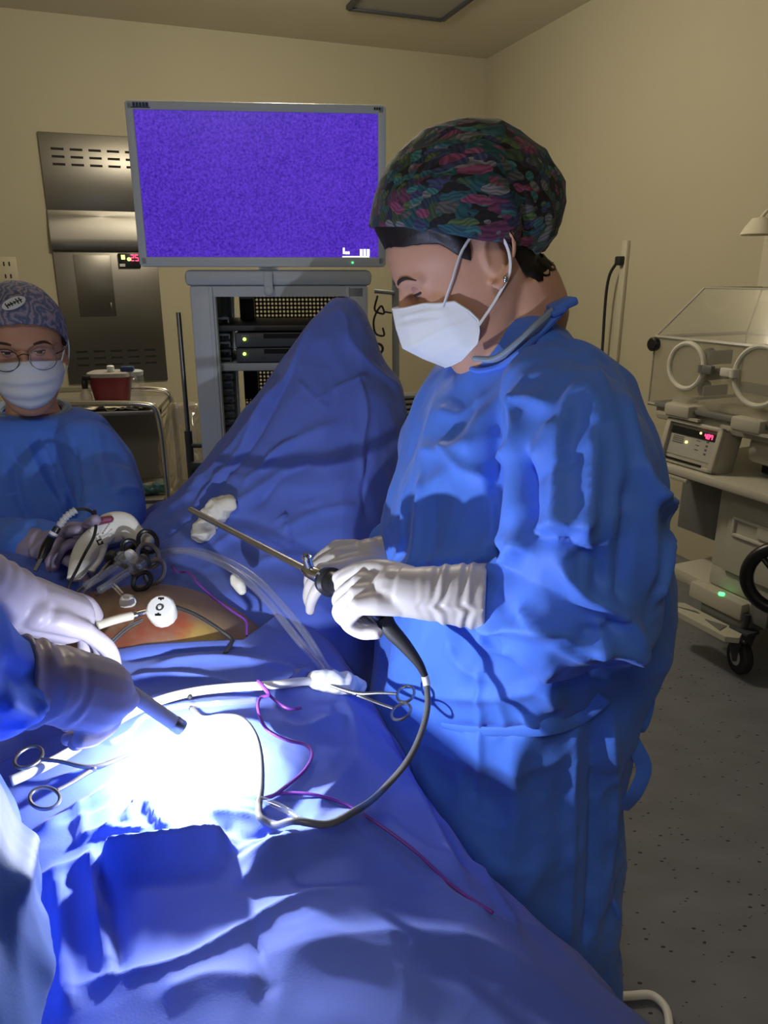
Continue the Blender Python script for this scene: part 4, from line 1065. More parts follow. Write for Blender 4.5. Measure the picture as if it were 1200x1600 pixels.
def superellipse(c, ax1, ax2, r1, r2, n=96, e=2.2, r1b=None):
    a = np.linspace(0, 2 * math.pi, n, endpoint=False); ca, sa = np.cos(a), np.sin(a); k = 2 / e
    R1 = np.where(ca > 0, r1, r1 if r1b is None else r1b)
    return c + (R1 * np.sign(ca) * np.abs(ca) ** k)[:, None] * ax1 + (r2 * np.sign(sa) * np.abs(sa) ** k)[:, None] * ax2

# ------------------------------------------------------------------ standing surgeon
UP = V3(0, 0, 1)
F1 = nrm(V3(-0.94, -0.342, 0)); L1 = nrm(np.cross(UP, F1))     # facing the table; her left side towards the photographer
S0 = P(800, 1060, 1.02); S0 = V3(S0[0], S0[1], 0)
sur = thing('person', 'surgeon standing in blue gown with patterned cap and white mask, holding the scope', 'person', S0, 0)
# gown torso rings measured on the photograph's outline, given body depth and width
YC = 1.02
ringdef = [(512, 775, 885, 0.055, 1.02), (535, 762, 895, 0.09, 1.01), (560, 735, 915, 0.15, 1.00), (590, 705, 935, 0.20, 1.0), (640, 668, 960, 0.225, 1.0), (700, 640, 978, 0.235, 1.0), (800, 612, 1006, 0.235, 1.0), (860, 604, 1010, 0.235, 1.0), (930, 600, 996, 0.235, 1.01), (1000, 597, 985, 0.23, 1.02), (1060, 596, 964, 0.22, 1.02), (1110, 596, 952, 0.21, 1.02),
           (1200, 590, 952, 0.215, 1.02), (1350, 585, 948, 0.225, 1.02), (1480, 580, 938, 0.23, 1.02), (1560, 575, 934, 0.235, 1.02)]
RG = []
for py, xa_, xb_, hw_, Yc in ringdef:
    A_, B_ = P(xa_, py, Yc), P(xb_, py, Yc)
    hx = (B_[0] - A_[0]) / 2; hd = math.sqrt(max(hx * hx - (hw_ * 0.342) ** 2, 0.0009)) / 0.94
    RG.append(((A_[0] + B_[0]) / 2, Yc, (A_[2] + B_[2]) / 2, hd, hw_))
RG = catmull(np.array(RG), 70)
gb = MB(); gb.loft([superellipse(V3(x, y, z), F1, L1, hd, hw_, 90, 2.3) for x, y, z, hd, hw_ in RG[::-1]])
armL = [P(872, 612, 0.865), P(890, 680, 0.82), P(905, 790, 0.775), P(920, 905, 0.76), P(915, 955, 0.75), P(868, 958, 0.74), P(830, 948, 0.742), P(794, 938, 0.747)]
gb.capsule(armL, [0.064, 0.080, 0.088, 0.082, 0.074, 0.064, 0.058, 0.043], 40, smooth=40)
armR = [P(775, 640, 1.19), P(770, 730, 1.25), P(770, 850, 1.30), P(740, 880, 1.29), P(670, 865, 1.22), P(618, 858, 1.15)]
gb.capsule(armR, [0.066, 0.08, 0.08, 0.072, 0.058, 0.045], 32, smooth=30)
gv, gf = remesh(gb, 0.0042, 8, 0.5)
gv = crumple(gv, gf, 0.004, 8.0, 21)
gv = facets(gv, gf, 0.013, 150, 3, (1, 1, 0.55), 0.05)
gv = facets(gv, gf, 0.0035, 500, 8, (1, 1, 0.6), 0.02)
STR_G = [
    # raised pleats over the chest and the upper sleeve
    ([(905, 600), (890, 640), (878, 690), (872, 760), (870, 830)], 0.010, 0.012), ([(800, 625), (812, 660), (805, 700), (780, 720)], 0.012, 0.012), ([(820, 700), (822, 760), (825, 830)], 0.010, -0.020), ([(775, 640), (772, 720), (775, 800), (780, 850)], 0.010, -0.014),
    ([(800, 622), (840, 628), (870, 640)], 0.010, 0.012), ([(820, 720), (850, 700), (868, 660)], 0.012, 0.010), ([(835, 750), (870, 735), (918, 712)], 0.004, -0.005, 'crease'), ([(833, 828), (870, 820), (905, 815), (920, 800)], 0.010, 0.014),
    ([(925, 665), (922, 740), (915, 820), (905, 850), (868, 862)], 0.008, 0.014), ([(905, 600), (926, 640), (930, 668)], 0.006, 0.012),
    ([(828, 840), (880, 840), (920, 870), (935, 930)], 0.012, -0.014), ([(920, 830), (920, 880), (918, 920)], 0.006, 0.010), ([(870, 870), (915, 925), (970, 960), (1003, 1022)], 0.008, 0.016),
    ([(760, 905), (800, 870), (815, 845), (830, 860)], 0.008, 0.014), ([(738, 900), (745, 880), (770, 865)], 0.006, 0.010), ([(740, 975), (790, 980), (840, 985), (880, 985), (905, 1000)], 0.007, 0.014), ([(745, 990), (770, 1010), (800, 1018)], 0.006, 0.010),
    ([(815, 950), (835, 970), (860, 982)], 0.008, 0.010), ([(930, 960), (940, 1000), (925, 1020)], 0.010, 0.014), ([(900, 1000), (960, 1010), (1003, 1025)], 0.008, 0.014), ([(860, 1000), (890, 1015), (920, 1030)], 0.007, 0.010), ([(905, 990), (935, 985), (965, 970)], 0.010, -0.012),
    ([(690, 690), (720, 730), (775, 750)], 0.008, 0.008), ([(655, 700), (690, 705), (740, 690)], 0.010, 0.007), ([(680, 640), (720, 650), (760, 620)], 0.012, 0.006), ([(660, 740), (655, 800), (648, 880)], 0.007, 0.008), ([(635, 760), (630, 830), (622, 890)], 0.006, 0.007), ([(680, 780), (676, 840), (668, 890)], 0.006, -0.006),
    ([(600, 890), (660, 880), (720, 870), (770, 850), (815, 840)], 0.010, 0.010), ([(770, 845), (770, 790), (775, 760)], 0.006, 0.007),
    # back billows
    ([(960, 600), (985, 680), (1000, 760), (1010, 850), (1005, 930)], 0.012, 0.012), ([(920, 560), (945, 640), (960, 740), (955, 850)], 0.014, 0.010), ([(1000, 770), (1030, 790), (1045, 800)], 0.008, 0.014), ([(985, 720), (1005, 760), (1035, 785)], 0.008, 0.010), ([(1040, 830), (1035, 880), (1020, 940)], 0.010, 0.012), ([(975, 750), (975, 850), (968, 950)], 0.008, -0.012),
    # waist and skirt
    ([(600, 1080), (680, 1085), (780, 1088), (850, 1080), (890, 1120)], 0.010, 0.008), ([(690, 1136), (780, 1140), (870, 1135), (920, 1110)], 0.006, -0.008), ([(750, 1050), (752, 1100), (748, 1160), (752, 1250)], 0.005, 0.006), ([(780, 1095), (790, 1130), (775, 1150)], 0.006, 0.006), ([(815, 1120), (835, 1135), (880, 1125)], 0.006, 0.008),
    ([(900, 1140), (895, 1250), (890, 1400), (885, 1500)], 0.008, 0.008), ([(925, 1120), (930, 1250), (925, 1400), (915, 1500)], 0.010, -0.012), ([(955, 1110), (960, 1250), (945, 1400)], 0.008, 0.008), ([(800, 1150), (805, 1250), (800, 1350)], 0.012, 0.006), ([(860, 1060), (855, 1090), (860, 1110)], 0.008, 0.006), ([(700, 1000), (720, 1040), (760, 1060)], 0.008, 0.006), ([(820, 1080), (850, 1060), (870, 1040)], 0.004, 0.006, 'crease'),
]
gv = folds(gv, gf, [(a_, w_, h_ * 1.25) + tuple(k_) for a_, w_, h_, *k_ in STR_G])
gv = relax(gv, gf, 2)
gown = mesh_obj('gown', gv, gf, m_gown, sur, sharp=None); gown['label'] = 'blue long-sleeved surgical gown'
gown_tree = bvh(gv, gf)

# body: head, neck, trunk, arms and legs as one skin
HS = 1.05
HC = P(742, 417, 1.02)
hy = math.radians(5)
Fh0 = nrm(V3(-math.cos(hy), -math.sin(hy), 0)); Lh = nrm(np.cross(UP, Fh0))
pit = math.radians(32)
Fh = nrm(Fh0 * math.cos(pit) - UP * math.sin(pit)); Uh = nrm(UP * math.cos(pit) + Fh0 * math.sin(pit))
bb = head_mb(HC, Uh, Fh, Lh, s=HS)
C7 = P(832, 522, 1.03)
bb.tube([HC - Fh * 0.035 - Uh * 0.045, HC - Fh * 0.03 - Uh * 0.09, (HC - Fh * 0.02 - Uh * 0.10 + C7) / 2 + F1 * 0.012, C7 + F1 * 0.022, C7 + F1 * 0.035 - UP * 0.06], [0.056, 0.056, 0.055, 0.058, 0.066], 24, smooth=14)
ch = V3(S0[0] + 0.0, 1.02, 0)
bb.loft([superellipse(ch + UP * z - F1 * o_, F1, L1, hd, hw_, 30) for z, hd, hw_, o_ in ((0.80, 0.09, 0.15, 0), (0.95, 0.095, 0.14, 0), (1.05, 0.09, 0.135, 0.0), (1.18, 0.095, 0.14, 0.0), (1.27, 0.075, 0.13, -0.005), (1.33, 0.045, 0.07, -0.015))])
bb.capsule([p for p in armL[:-1]], [0.04, 0.045, 0.042, 0.04, 0.038, 0.034, 0.028], smooth=24); bb.capsule(armR, [0.04, 0.045, 0.042, 0.04, 0.034, 0.026], smooth=20)
for s in (-1, 1): bb.capsule([ch + L1 * 0.085 * s + UP * 0.84, ch + L1 * 0.09 * s + UP * 0.46, ch + L1 * 0.09 * s + UP * 0.09], [0.085, 0.055, 0.038], smooth=12); 
for s in (-1, 1): bb.capsule([ch + L1 * 0.09 * s + UP * 0.04 - F1 * 0.04, ch + L1 * 0.10 * s + UP * 0.035 + F1 * 0.13], [0.035, 0.03])
bv, bf = remesh(bb, 0.0034, 3, 0.5)
HL = lambda f_, l_, u_: HC + (f_ * Fh + l_ * Lh + u_ * Uh) * 0.01 * HS
for q in (1, -1):
    bv = gauss_push(bv, HL(9.0, 3.2 * q, 1.7), 0.017, -Fh * 0.006)
    bv = gauss_push(bv, HL(9.0, 1.4 * q, 1.5), 0.010, -Fh * 0.004)
    bv = gauss_push(bv, HL(6.0, 6.6 * q, 3.0), 0.020, -Lh * q * 0.004)
body1 = mesh_obj('body', bv, bf, m_skin, sur, sharp=None)
body_tree = bvh(bv, bf)
def on_face(tree, p, n, lift):
    """nearest skin point below p along -n, lifted"""
    h = tree.ray_cast(Vector(p + n * 0.06), Vector(-n), 0.16)
    return (np.array(h[0]) if h[0] is not None else p) + n * lift
m_brow = mat('eyebrow_hair', (0.03, 0.02, 0.018), 0.7)
m_lash = mat('lash_line', (0.02, 0.014, 0.012), 0.7)
m_lid = mat('eyelid_skin', (0.50, 0.27, 0.20), 0.45, sss=0.15)
def eye_set(tree, HLf, f, l, u, closed, parent, lids):
    for q in (1, -1):
        n = nrm(f + l * q * 0.35)
        pts = [on_face(tree, HLf(9, x * q, z), n, 0.0012) for x, z in ((1.8, 3.45), (3.0, 3.75), (4.4, 3.7), (5.9, 2.9))]
        mb = MB(); mb.tube(pts, [0.0016, 0.0025, 0.0021, 0.0006], 8, smooth=14, flat=0.5, up=n); part('eyebrow', mb, m_brow, parent)
        c = on_face(tree, HLf(9, 3.25 * q, 1.75), n, -0.0105 if closed else -0.0090)
        mb = MB(); mb.ball(c, 0.0128, 20); eb = part('eye', mb, mat('eye_white', (0.75, 0.72, 0.70), 0.2), parent)
        if not closed:
            g = nrm(n * 0.75 + f * 0.5)
            mb = MB(); mb.ball(c + g * 0.0070, 0.0074, 14); part('iris', mb, mat('iris_brown', (0.03, 0.015, 0.01), 0.15), eb)
        # upper and lower lids as curved shells over the ball
        for up_, (e0, e1) in ((1, (-20, 85) if closed else (9, 85)), (-1, (-85, -25) if closed else (-85, -12))):
            A = np.radians(np.linspace(-68, 68, 17)); B = np.radians(np.linspace(e0, e1, 9)); rr_ = 0.0137
            G = np.zeros((9, 17, 3))
            h_ = nrm(np.cross(u, n)); v_ = nrm(np.cross(n, h_))
            for i, be in enumerate(B):
                for j, al in enumerate(A):
                    bb2 = be * (1 - 0.35 * (abs(al) / 1.19) ** 2) if (be > 0) == (up_ > 0) and abs(be) < 1.2 else be
                    G[i, j] = c + rr_ * (math.cos(bb2) * (math.sin(al) * h_ + math.cos(al) * n) + math.sin(bb2) * v_)
            mb = MB(); mb.grid(G); o = part('eyelid', mb, lids, parent, sharp=None)
            sm = o.modifiers.new('t', 'SOLIDIFY'); sm.thickness = 0.0012; sm.offset = 0
            if up_ == 1:
                mb = MB(); mb.tube(G[0] + n * 0.0010, 0.0017 if closed else 0.0011, 6); part('eyelashes', mb, m_lash, o)
eye_set(body_tree, HL, Fh, Lh, Uh, True, sur, m_lid)

# hair under the cap rim and at the nape
def head_shell(HLf, keep, lift, name, m, parent, thick=0.003, tree=None, HCx=None, axes=None):
    """shell over the skull where keep(f,l,u) holds, cm in head space"""
    n1, n2 = 90, 60
    F_, L_, U_ = axes; G = []; idx = {}; fs = []; V = []
    for i in range(n2):
        th = math.pi * (i + 0.5) / n2
        for j in range(n1):
            ph = 2 * math.pi * j / n1
            d = math.sin(th) * math.cos(ph) * F_ + math.sin(th) * math.sin(ph) * L_ + math.cos(th) * U_
            c = HCx + U_ * 0.02
            h = tree.ray_cast(Vector(c + d * 0.25), Vector(-d), 0.24)
            p = np.array(h[0]) if h[0] is not None else c + d * 0.08
            V.append(p + d * lift)
    V = np.array(V); loc = np.stack([(V - HCx) @ F_, (V - HCx) @ L_, (V - HCx) @ U_], 1) * 100
    ok = np.array([keep(*q) for q in loc])
    for i in range(n2 - 1):
        for j in range(n1):
            q = (i * n1 + j, (i + 1) * n1 + j, (i + 1) * n1 + (j + 1) % n1, i * n1 + (j + 1) % n1)
            if all(ok[list(q)]): fs.append(q)
    used = sorted({k for q in fs for k in q}); mp = {k: i for i, k in enumerate(used)}
    o = mesh_obj(name, V[used], [[mp[k] for k in q] for q in fs], m, parent, sharp=None)
    sm = o.modifiers.new('t', 'SOLIDIFY'); sm.thickness = thick; sm.offset = 1
    return o
# cap: full fabric bonnet from the brow rim to the nape, bulging over the bun
def cap_material():
    m = mat('leaf_print_cloth', (0.02, 0.02, 0.02), 0.8, bump=0.3, bscale=350, bdist=0.0006, sheen=0.1)
    nt = m.node_tree; bs = nt.nodes['Principled BSDF']; tc = nt.nodes.new('ShaderNodeTexCoord')
    base = None
    cols = [[(0.010, 0.010, 0.014), (0.02, 0.05, 0.10), (0.015, 0.10, 0.12), (0.05, 0.10, 0.05), (0.012, 0.012, 0.015), (0.16, 0.04, 0.11), (0.03, 0.03, 0.08)],
            [(0.22, 0.22, 0.23), (0.30, 0.07, 0.17), (0.05, 0.22, 0.23), (0.10, 0.17, 0.06), (0.05, 0.06, 0.16), (0.12, 0.12, 0.13), (0.03, 0.13, 0.17)]]
    prev = None
    for layer, (rot, scl, dens) in enumerate((((0.3, 0.5, 0.9), (24, 90, 60), 9.0), ((0.9, -0.3, 2.2), (19, 105, 70), 0.42), ((-0.5, 0.8, 0.1), (18, 100, 75), 0.40))):
        mp = nt.nodes.new('ShaderNodeMapping'); mp.inputs['Rotation'].default_value = rot; mp.inputs['Scale'].default_value = scl
        nt.links.new(tc.outputs['Object'], mp.inputs[0])
        nz = nt.nodes.new('ShaderNodeTexNoise'); nz.inputs['Scale'].default_value = 30; nt.links.new(tc.outputs['Object'], nz.inputs['Vector'])
        av = nt.nodes.new('ShaderNodeVectorMath'); av.operation = 'MULTIPLY_ADD'; av.inputs[1].default_value = (1.1, 1.1, 1.1); nt.links.new(nz.outputs['Color'], av.inputs[0]); nt.links.new(mp.outputs[0], av.inputs[2])
        v = nt.nodes.new('ShaderNodeTexVoronoi'); v.inputs['Scale'].default_value = 1.0; nt.links.new(av.outputs[0], v.inputs['Vector'])
        sp = nt.nodes.new('ShaderNodeSeparateColor'); nt.links.new(v.outputs['Color'], sp.inputs[0])
        cr = nt.nodes.new('ShaderNodeValToRGB'); cr.color_ramp.interpolation = 'CONSTANT'
        cl = cols[min(layer, 1)]
        while len(cr.color_ramp.elements) < len(cl): cr.color_ramp.elements.new(0.5)
        for k, c in enumerate(cl): cr.color_ramp.elements[k].position = k / len(cl); cr.color_ramp.elements[k].color = c + (1,)
        nt.links.new(sp.outputs[0 if layer < 2 else 1], cr.inputs[0])
        # leaf veins
        wv = nt.nodes.new('ShaderNodeTexWave'); wv.inputs['Scale'].default_value = 1.3; wv.inputs['Distortion'].default_value = 1.2; nt.links.new(av.outputs[0], wv.inputs['Vector'])
        vm = nt.nodes.new('ShaderNodeMapRange'); vm.inputs[3].default_value = 0.40; vm.inputs[4].default_value = 0.85; nt.links.new(wv.outputs['Fac'], vm.inputs[0])
        ml = nt.nodes.new('ShaderNodeVectorMath'); ml.operation = 'SCALE'; nt.links.new(cr.outputs[0], ml.inputs[0]); nt.links.new(vm.outputs[0], ml.inputs['Scale'])
        if prev is None: prev = ml.outputs[0]
        else:
            lt = nt.nodes.new('ShaderNodeMath'); lt.operation = 'LESS_THAN'; lt.inputs[1].default_value = dens; nt.links.new(v.outputs['Distance'], lt.inputs[0])
            mx = nt.nodes.new('ShaderNodeMix'); mx.data_type = 'RGBA'; nt.links.new(lt.outputs[0], mx.inputs[0]); nt.links.new(prev, mx.inputs[6]); nt.links.new(ml.outputs[0], mx.inputs[7]); prev = mx.outputs[2]
    nt.links.new(prev, bs.inputs['Base Color'])
    return m
m_cap1 = cap_material()
def bonnet(HCx, axes, prof, rim, name, m, parent, noise=0.004, seed=3, nr=110, na=150):
    """prof(phi, th) -> radius from a centre; rim(phi) -> polar angle where the cloth stops; the rim turns under"""
    F_, L_, U_ = axes; G = np.zeros((nr + 6, na, 3)); c = HCx
    for j in range(na):
        ph = 2 * math.pi * j / na; tr = rim(ph)
        for i in range(nr):
            th = 0.004 + (tr - 0.004) * i / (nr - 1)
            d = math.sin(th) * math.cos(ph) * F_ + math.sin(th) * math.sin(ph) * L_ + math.cos(th) * U_
            G[i, j] = c + d * prof(ph, th)
        d0 = G[nr - 1, j] - c; L0 = np.linalg.norm(d0); dd = d0 / L0
        for i in range(6): G[nr + i, j] = c + dd * (L0 - 0.003 - 0.0022 * i) + U_ * (0.004 * math.sin(min(i, 3) / 3 * math.pi) * 0.4 + 0.003 * max(0, i - 2))
    mb = MB(); rings = [G[i] for i in range(nr + 6)]; mb.loft(rings, caps=False)
    v, f = mb.verts(), np.array(mb.f)
    if np.einsum('ij,ij->i', vnormals(v, f), v - c).mean() < 0: f = f[:, ::-1]
    if noise: v = crumple(v, f, noise, 18.0, seed)
    return v, f
RIMF, RIMU = [-13, -9, -6.5, -2.7, 3, 7, 9.6, 12], [-3.4, -3.2, -2.2, 1.3, 6.2, 9.8, 11.8, 12.8]
CAPC = HL(-2.0, 0, 6.0)
def cap_prof(ph, th):
    fx, lx, uz = math.sin(th) * math.cos(ph), math.sin(th) * math.sin(ph), math.cos(th)
    r = 1 / math.sqrt((fx / (0.127 if fx > 0 else 0.116)) ** 2 + (lx / 0.101) ** 2 + (uz / (0.108 if uz > 0 else 0.110)) ** 2)
    r += 0.016 * math.exp(-(((fx + 0.85) ** 2 + (uz + 0.35) ** 2 + (lx * .8) ** 2) / 0.18))        # bun
    return r
def rim_angle(ph, prof, c_loc, lineF, lineU):
    """polar angle where the shell crosses the rim line given in head space"""
    for k in range(40, 175):
        th = math.radians(k); r = prof(ph, th) * 100 / HS
        f_ = c_loc[0] + r * math.sin(th) * math.cos(ph); u_ = c_loc[1] + r * math.cos(th)
        if u_ < np.interp(f_, lineF, lineU): return th
    return math.radians(170)
cv, cf = bonnet(CAPC, (Fh, Lh, Uh), cap_prof, lambda ph: rim_angle(ph, cap_prof, (-2.0, 6.0), RIMF, RIMU), 'cap', m_cap1, sur, 0.0030)
# hair: fills the cap and runs out onto the skin at the hairline
HLF, HLU = [-13, -9, -5, -3.6, -3.0, 0.6, 1.2, 2.2, 3.5, 6, 8, 10, 12], [-4.6, -4.6, -4.2, -3.4, 4.2, 4.2, 1.6, 2.6, 5.0, 6.6, 7.6, 8.6, 9]
def hair_prof(ph, th):
    d = math.sin(th) * math.cos(ph) * Fh + math.sin(th) * math.sin(ph) * Lh + math.cos(th) * Uh
    h = body_tree.ray_cast(Vector(CAPC + d * 0.25), Vector(-d), 0.25)
    sk = (0.25 - h[3]) if h[0] is not None else 0.05
    full = cap_prof(ph, th) - 0.006
    p = CAPC + d * sk; u_ = np.dot(p - HC, Uh) * 100 / HS; f_ = np.dot(p - HC, Fh) * 100 / HS
    k = np.clip((u_ - np.interp(f_, HLF, HLU)) / 3.0, 0, 1)
    return (sk + 0.002) * (1 - k) + max(full, sk + 0.002) * k
hv, hf = bonnet(CAPC, (Fh, Lh, Uh), hair_prof, lambda ph: rim_angle(ph, hair_prof, (-2.0, 6.0), HLF, HLU), 'hair', m_hair, sur, 0.0015, nr=60, na=110)
mesh_obj('hair', hv, hf, m_hair, sur, sharp=None)['label'] = 'dark hair below the cap rim'
STR_C = [([(600, 330), (650, 290), (720, 280), (800, 300)], 0.006, 0.003), ([(640, 240), (720, 225), (800, 270), (840, 340)], 0.006, 0.003), ([(815, 400), (822, 350), (815, 300), (790, 260)], 0.006, -0.007), ([(600, 300), (660, 250), (740, 210)], 0.005, -0.003), ([(850, 300), (862, 340), (845, 390)], 0.006, 0.004)]
cv = folds(cv, cf, STR_C)
cap1 = mesh_obj('cap', cv, cf, m_cap1, sur, sharp=None); cap1['label'] = 'dark cloth cap printed with colourful leaves'

# mask: white folded respirator with a vertical seam along the nose
m_mask = mat('mask_white', (0.78, 0.82, 0.88), 0.75, bump=0.15, bscale=200, bdist=0.0008, crumple=0.0007, cscale=40)
def build_mask(HLf, parent, name='face_mask'):
    def pl(pts, ts, n): 
        pts = np.array(pts, float); t = np.linspace(0, 1, n); return np.stack([np.interp(t, ts, pts[:, k]) for k in range(3)], 1)
    nu, nv = 40, 45
    cl = pl([(11.5, 0, 1.2), (12.3, 0, -1.0), (12.9, 0, -3.6), (11.3, 0, -6.2), (9.5, 0, -8.6)], [0, .25, .52, .76, 1], nv)      # seam: nose, blunt front edge, chin
    md = pl([(8.2, 4.6, 0.1), (9.3, 4.7, -1.6), (9.9, 4.5, -3.9), (9.0, 4.4, -6.0), (7.6, 4.0, -8.2)], [0, .25, .52, .76, 1], nv)
    sd = pl([(5.2, 6.9, -1.4), (4.3, 7.2, -3.2), (3.9, 7.2, -4.6), (4.4, 7.0, -5.8), (5.2, 6.5, -7.0)], [0, .25, .52, .76, 1], nv)
    G = np.zeros((nv, 2 * nu + 1, 3))
    for i in range(nv):
        row = pl([cl[i], cl[i] * .5 + md[i] * .5 + [0.35, 0.15, 0], md[i], md[i] * .5 + sd[i] * .5 + [0.25, 0.35, 0], sd[i]], [0, .28, .52, .77, 1], nu + 1)
        for j in range(nu + 1):
            G[i, nu + j] = HLf(*row[j]); G[i, nu - j] = HLf(row[j][0], -row[j][1], row[j][2])
    for _ in range(2):
        G[:, 1:-1] = 0.5 * G[:, 1:-1] + 0.25 * (G[:, :-2] + G[:, 2:])
    mb = MB(); mb.grid(G); v, f = mb.verts(), np.array(mb.f)
    c = HLf(0, 0, -3)
    if np.einsum('ij,ij->i', vnormals(v, f), v - c).mean() < 0: f = f[:, ::-1]
    return v, f, G
mv, mf, MG = build_mask(HL, sur)
mv = folds(mv, mf, [([(640, 545), (690, 515), (735, 500)], 0.0025, 0.0012), ([(625, 497), (660, 488), (700, 484)], 0.002, 0.0012), ([(622, 505), (650, 498), (690, 496)], 0.002, -0.001)])
mk = mesh_obj('face_mask', mv, mf, m_mask, sur, sharp=None); mk['label'] = 'white folded respirator mask'
sm = mk.modifiers.new('t', 'SOLIDIFY'); sm.thickness = 0.0016; sm.offset = 0
b = MB(); b.tube(MG[0], 0.0016, 6); b.tube(MG[:, 0], 0.0014, 6); b.tube(MG[:, -1], 0.0014, 6); b.tube(MG[-1], 0.0014, 6); part('edge_seam', b, m_mask, mk)
b = MB()
m_loop = mat('ear_loop', (0.75, 0.78, 0.85), 0.7)
for q in (1, -1):
    b = MB(); b.tube([HL(6.6, 6.5 * q, -1.2), HL(4.4, 7.5 * q, 0.8), HL(1.6, 7.9 * q, 3.2), HL(-0.6, 8.3 * q, 3.9), HL(-2.6, 8.6 * q, 2.0), HL(-1.9, 8.5 * q, -1.4), HL(0.6, 7.7 * q, -3.4), HL(4.2, 7.25 * q, -5.2)], 0.0022, 8, smooth=50, flat=0.6); part('ear_loop', b, m_loop, mk)
# ear stud
b = MB(); p = HL(-0.9, 8.35, -2.1); b.ball(p, 0.0036, 12); b.ball(p - Uh * 0.002 + Fh * 0.001, 0.003, 10); part('earring', b, m_steel, sur)
# collar binding and undershirt at the neck
b = MB()
nk = []
for px, py in ((752, 542), (732, 565), (742, 578), (775, 574), (810, 552), (840, 525), (865, 500), (885, 478)):
    h = hit(gown_tree, px, py); nk.append(h if h is not None else P(px, py, 0.93))
b.tube(np.array(nk) - V3(0, 0.001, 0), 0.0042, 8, smooth=40); part('collar_binding', b, m_gown, sur)
b = MB(); b.tube([P(742, 560, 0.955), P(775, 560, 0.935), P(812, 535, 0.925), P(842, 508, 0.93), P(872, 482, 0.955)], [0.007, 0.009, 0.011, 0.013, 0.012], 12, smooth=24, flat=0.5); part('undershirt_collar', b, mat('scrub_blue', (0.26, 0.34, 0.46), 0.8), sur)
b = MB(); b.box(P(878, 476, 0.95), (0.030, 0.05, 0.010), np.array(Matrix.Rotation(math.radians(-25), 3, 'Y')), bev=0.003); b.box(P(868, 486, 0.945), (0.02, 0.045, 0.008), np.array(Matrix.Rotation(math.radians(-25), 3, 'Y')), bev=0.003); part('neck_tie', b, m_gown, sur)
# ------------------------------------------------------------------ surgeon's hands
def ribbed(v, p0, p1, amp, freq, r):
    """stretch wrinkles round a glove cuff between p0 and p1"""
    ax = p1 - p0; L = np.linalg.norm(ax); ax = ax / L
    t = (v - p0) @ ax; rad = v - p0 - t[:, None] * ax; d = np.linalg.norm(rad, axis=1)
    k = np.clip(t / 0.015, 0, 1) * np.clip((L - t) / 0.01 + 0.3, 0, 1) * (d < r)
    ph = freq * t + 2.2 * np.sin(np.arctan2(rad[:, 2], rad[:, 0]) * 2 + t * 60)
    return v + (rad / np.maximum(d, 1e-6)[:, None]) * (amp * k * np.sin(ph))[:, None]
# near (left) hand, closed round the camera head
wL, kL = P(650, 926, 0.765), P(558, 918, 0.79)
hb = MB()
wrist_hand(hb, wL, kL, V3(0.20, -0.36, 0.91), -1, [(36, 78, 45), (44, 82, 45), (48, 84, 45), (54, 84, 45)], 1.0, 1.0, thumb=[P(600, 893, 0.80), P(560, 893, 0.83), P(530, 903, 0.845)])
cuffL = P(760, 932, 0.752)
hb.tube([wL + nrm(kL - wL) * 0.015, wL, (wL + cuffL) / 2, cuffL], [0.029, 0.029, 0.034, 0.038], 28, smooth=18)
v, f = remesh(hb, 0.0024, 3, 0.5); v = ribbed(v, wL, cuffL, 0.0009, 300, 0.06); v = ribbed(v, wL, cuffL, 0.0006, 517, 0.06)
o = mesh_obj('glove', v, f, m_glove, sur, sharp=None); o['label'] = 'white latex glove closed round the camera head'
# far (right) hand, steadying the scope
wR, kR = P(602, 866, 1.055), P(528, 874, 1.005)
hb = MB()
wrist_hand(hb, wR, kR, V3(0.05, -0.35, 0.93), 1, [(28, 45, 25), (34, 52, 28), (38, 55, 30), (44, 55, 30)], 1.0, 0.98, thumb=[P(556, 884, 0.985), P(527, 889, 0.965), P(503, 889, 0.955)])
cuffR = P(640, 856, 1.13)
hb.tube([wR + nrm(kR - wR) * 0.015, wR, cuffR], [0.029, 0.030, 0.038], 28, smooth=14)
v, f = remesh(hb, 0.0026, 3, 0.5); v = ribbed(v, wR, cuffR, 0.0014, 400, 0.06)
o = mesh_obj('glove', v, f, m_glove, sur, sharp=None); o['label'] = 'white latex glove steadying the scope'
# gown ties and belt
m_tie = m_gown
def ribbon(name, pts, wd, parent, m=None, th=0.0016, up=(0, 0, 1)):
    b = MB(); b.tube(pts, wd, 10, smooth=max(16, len(pts) * 8), flat=th / wd, up=up); return part(name, b, m or m_tie, parent)
ribbon('tie', [P(940, 1072, 0.86), P(984, 1046, 0.86), P(1004, 1066, 0.86), P(1011, 1090, 0.86), P(994, 1140, 0.86), P(972, 1118, 0.88)], 0.011, sur, up=(0, 1, 0))
ribbon('tie', [P(965, 1118, 0.88), P(988, 1160, 0.86), P(1006, 1200, 0.86), P(992, 1240, 0.86), P(972, 1264, 0.88)], 0.011, sur, up=(0, 1, 0))
ribbon('tie', [P(945, 1390, 0.89), P(958, 1410, 0.88), P(966, 1434, 0.88), P(942, 1430, 0.89)], 0.004, sur, up=(0, 1, 0))
bp_ = []
for px, py in ((690, 1132), (740, 1140), (800, 1142), (850, 1136), (900, 1118), (940, 1085)):
    h = hit(gown_tree, px, py); bp_.append(h if h is not None else P(px, py, 0.85))
b = MB(); b.tube(np.array(bp_) + V3(0, -0.002, 0), [0.004, 0.006, 0.007, 0.010, 0.013, 0.014], 10, smooth=40, flat=0.25, up=(0, -1, 0.2)); part('belt', b, m_gown, sur)
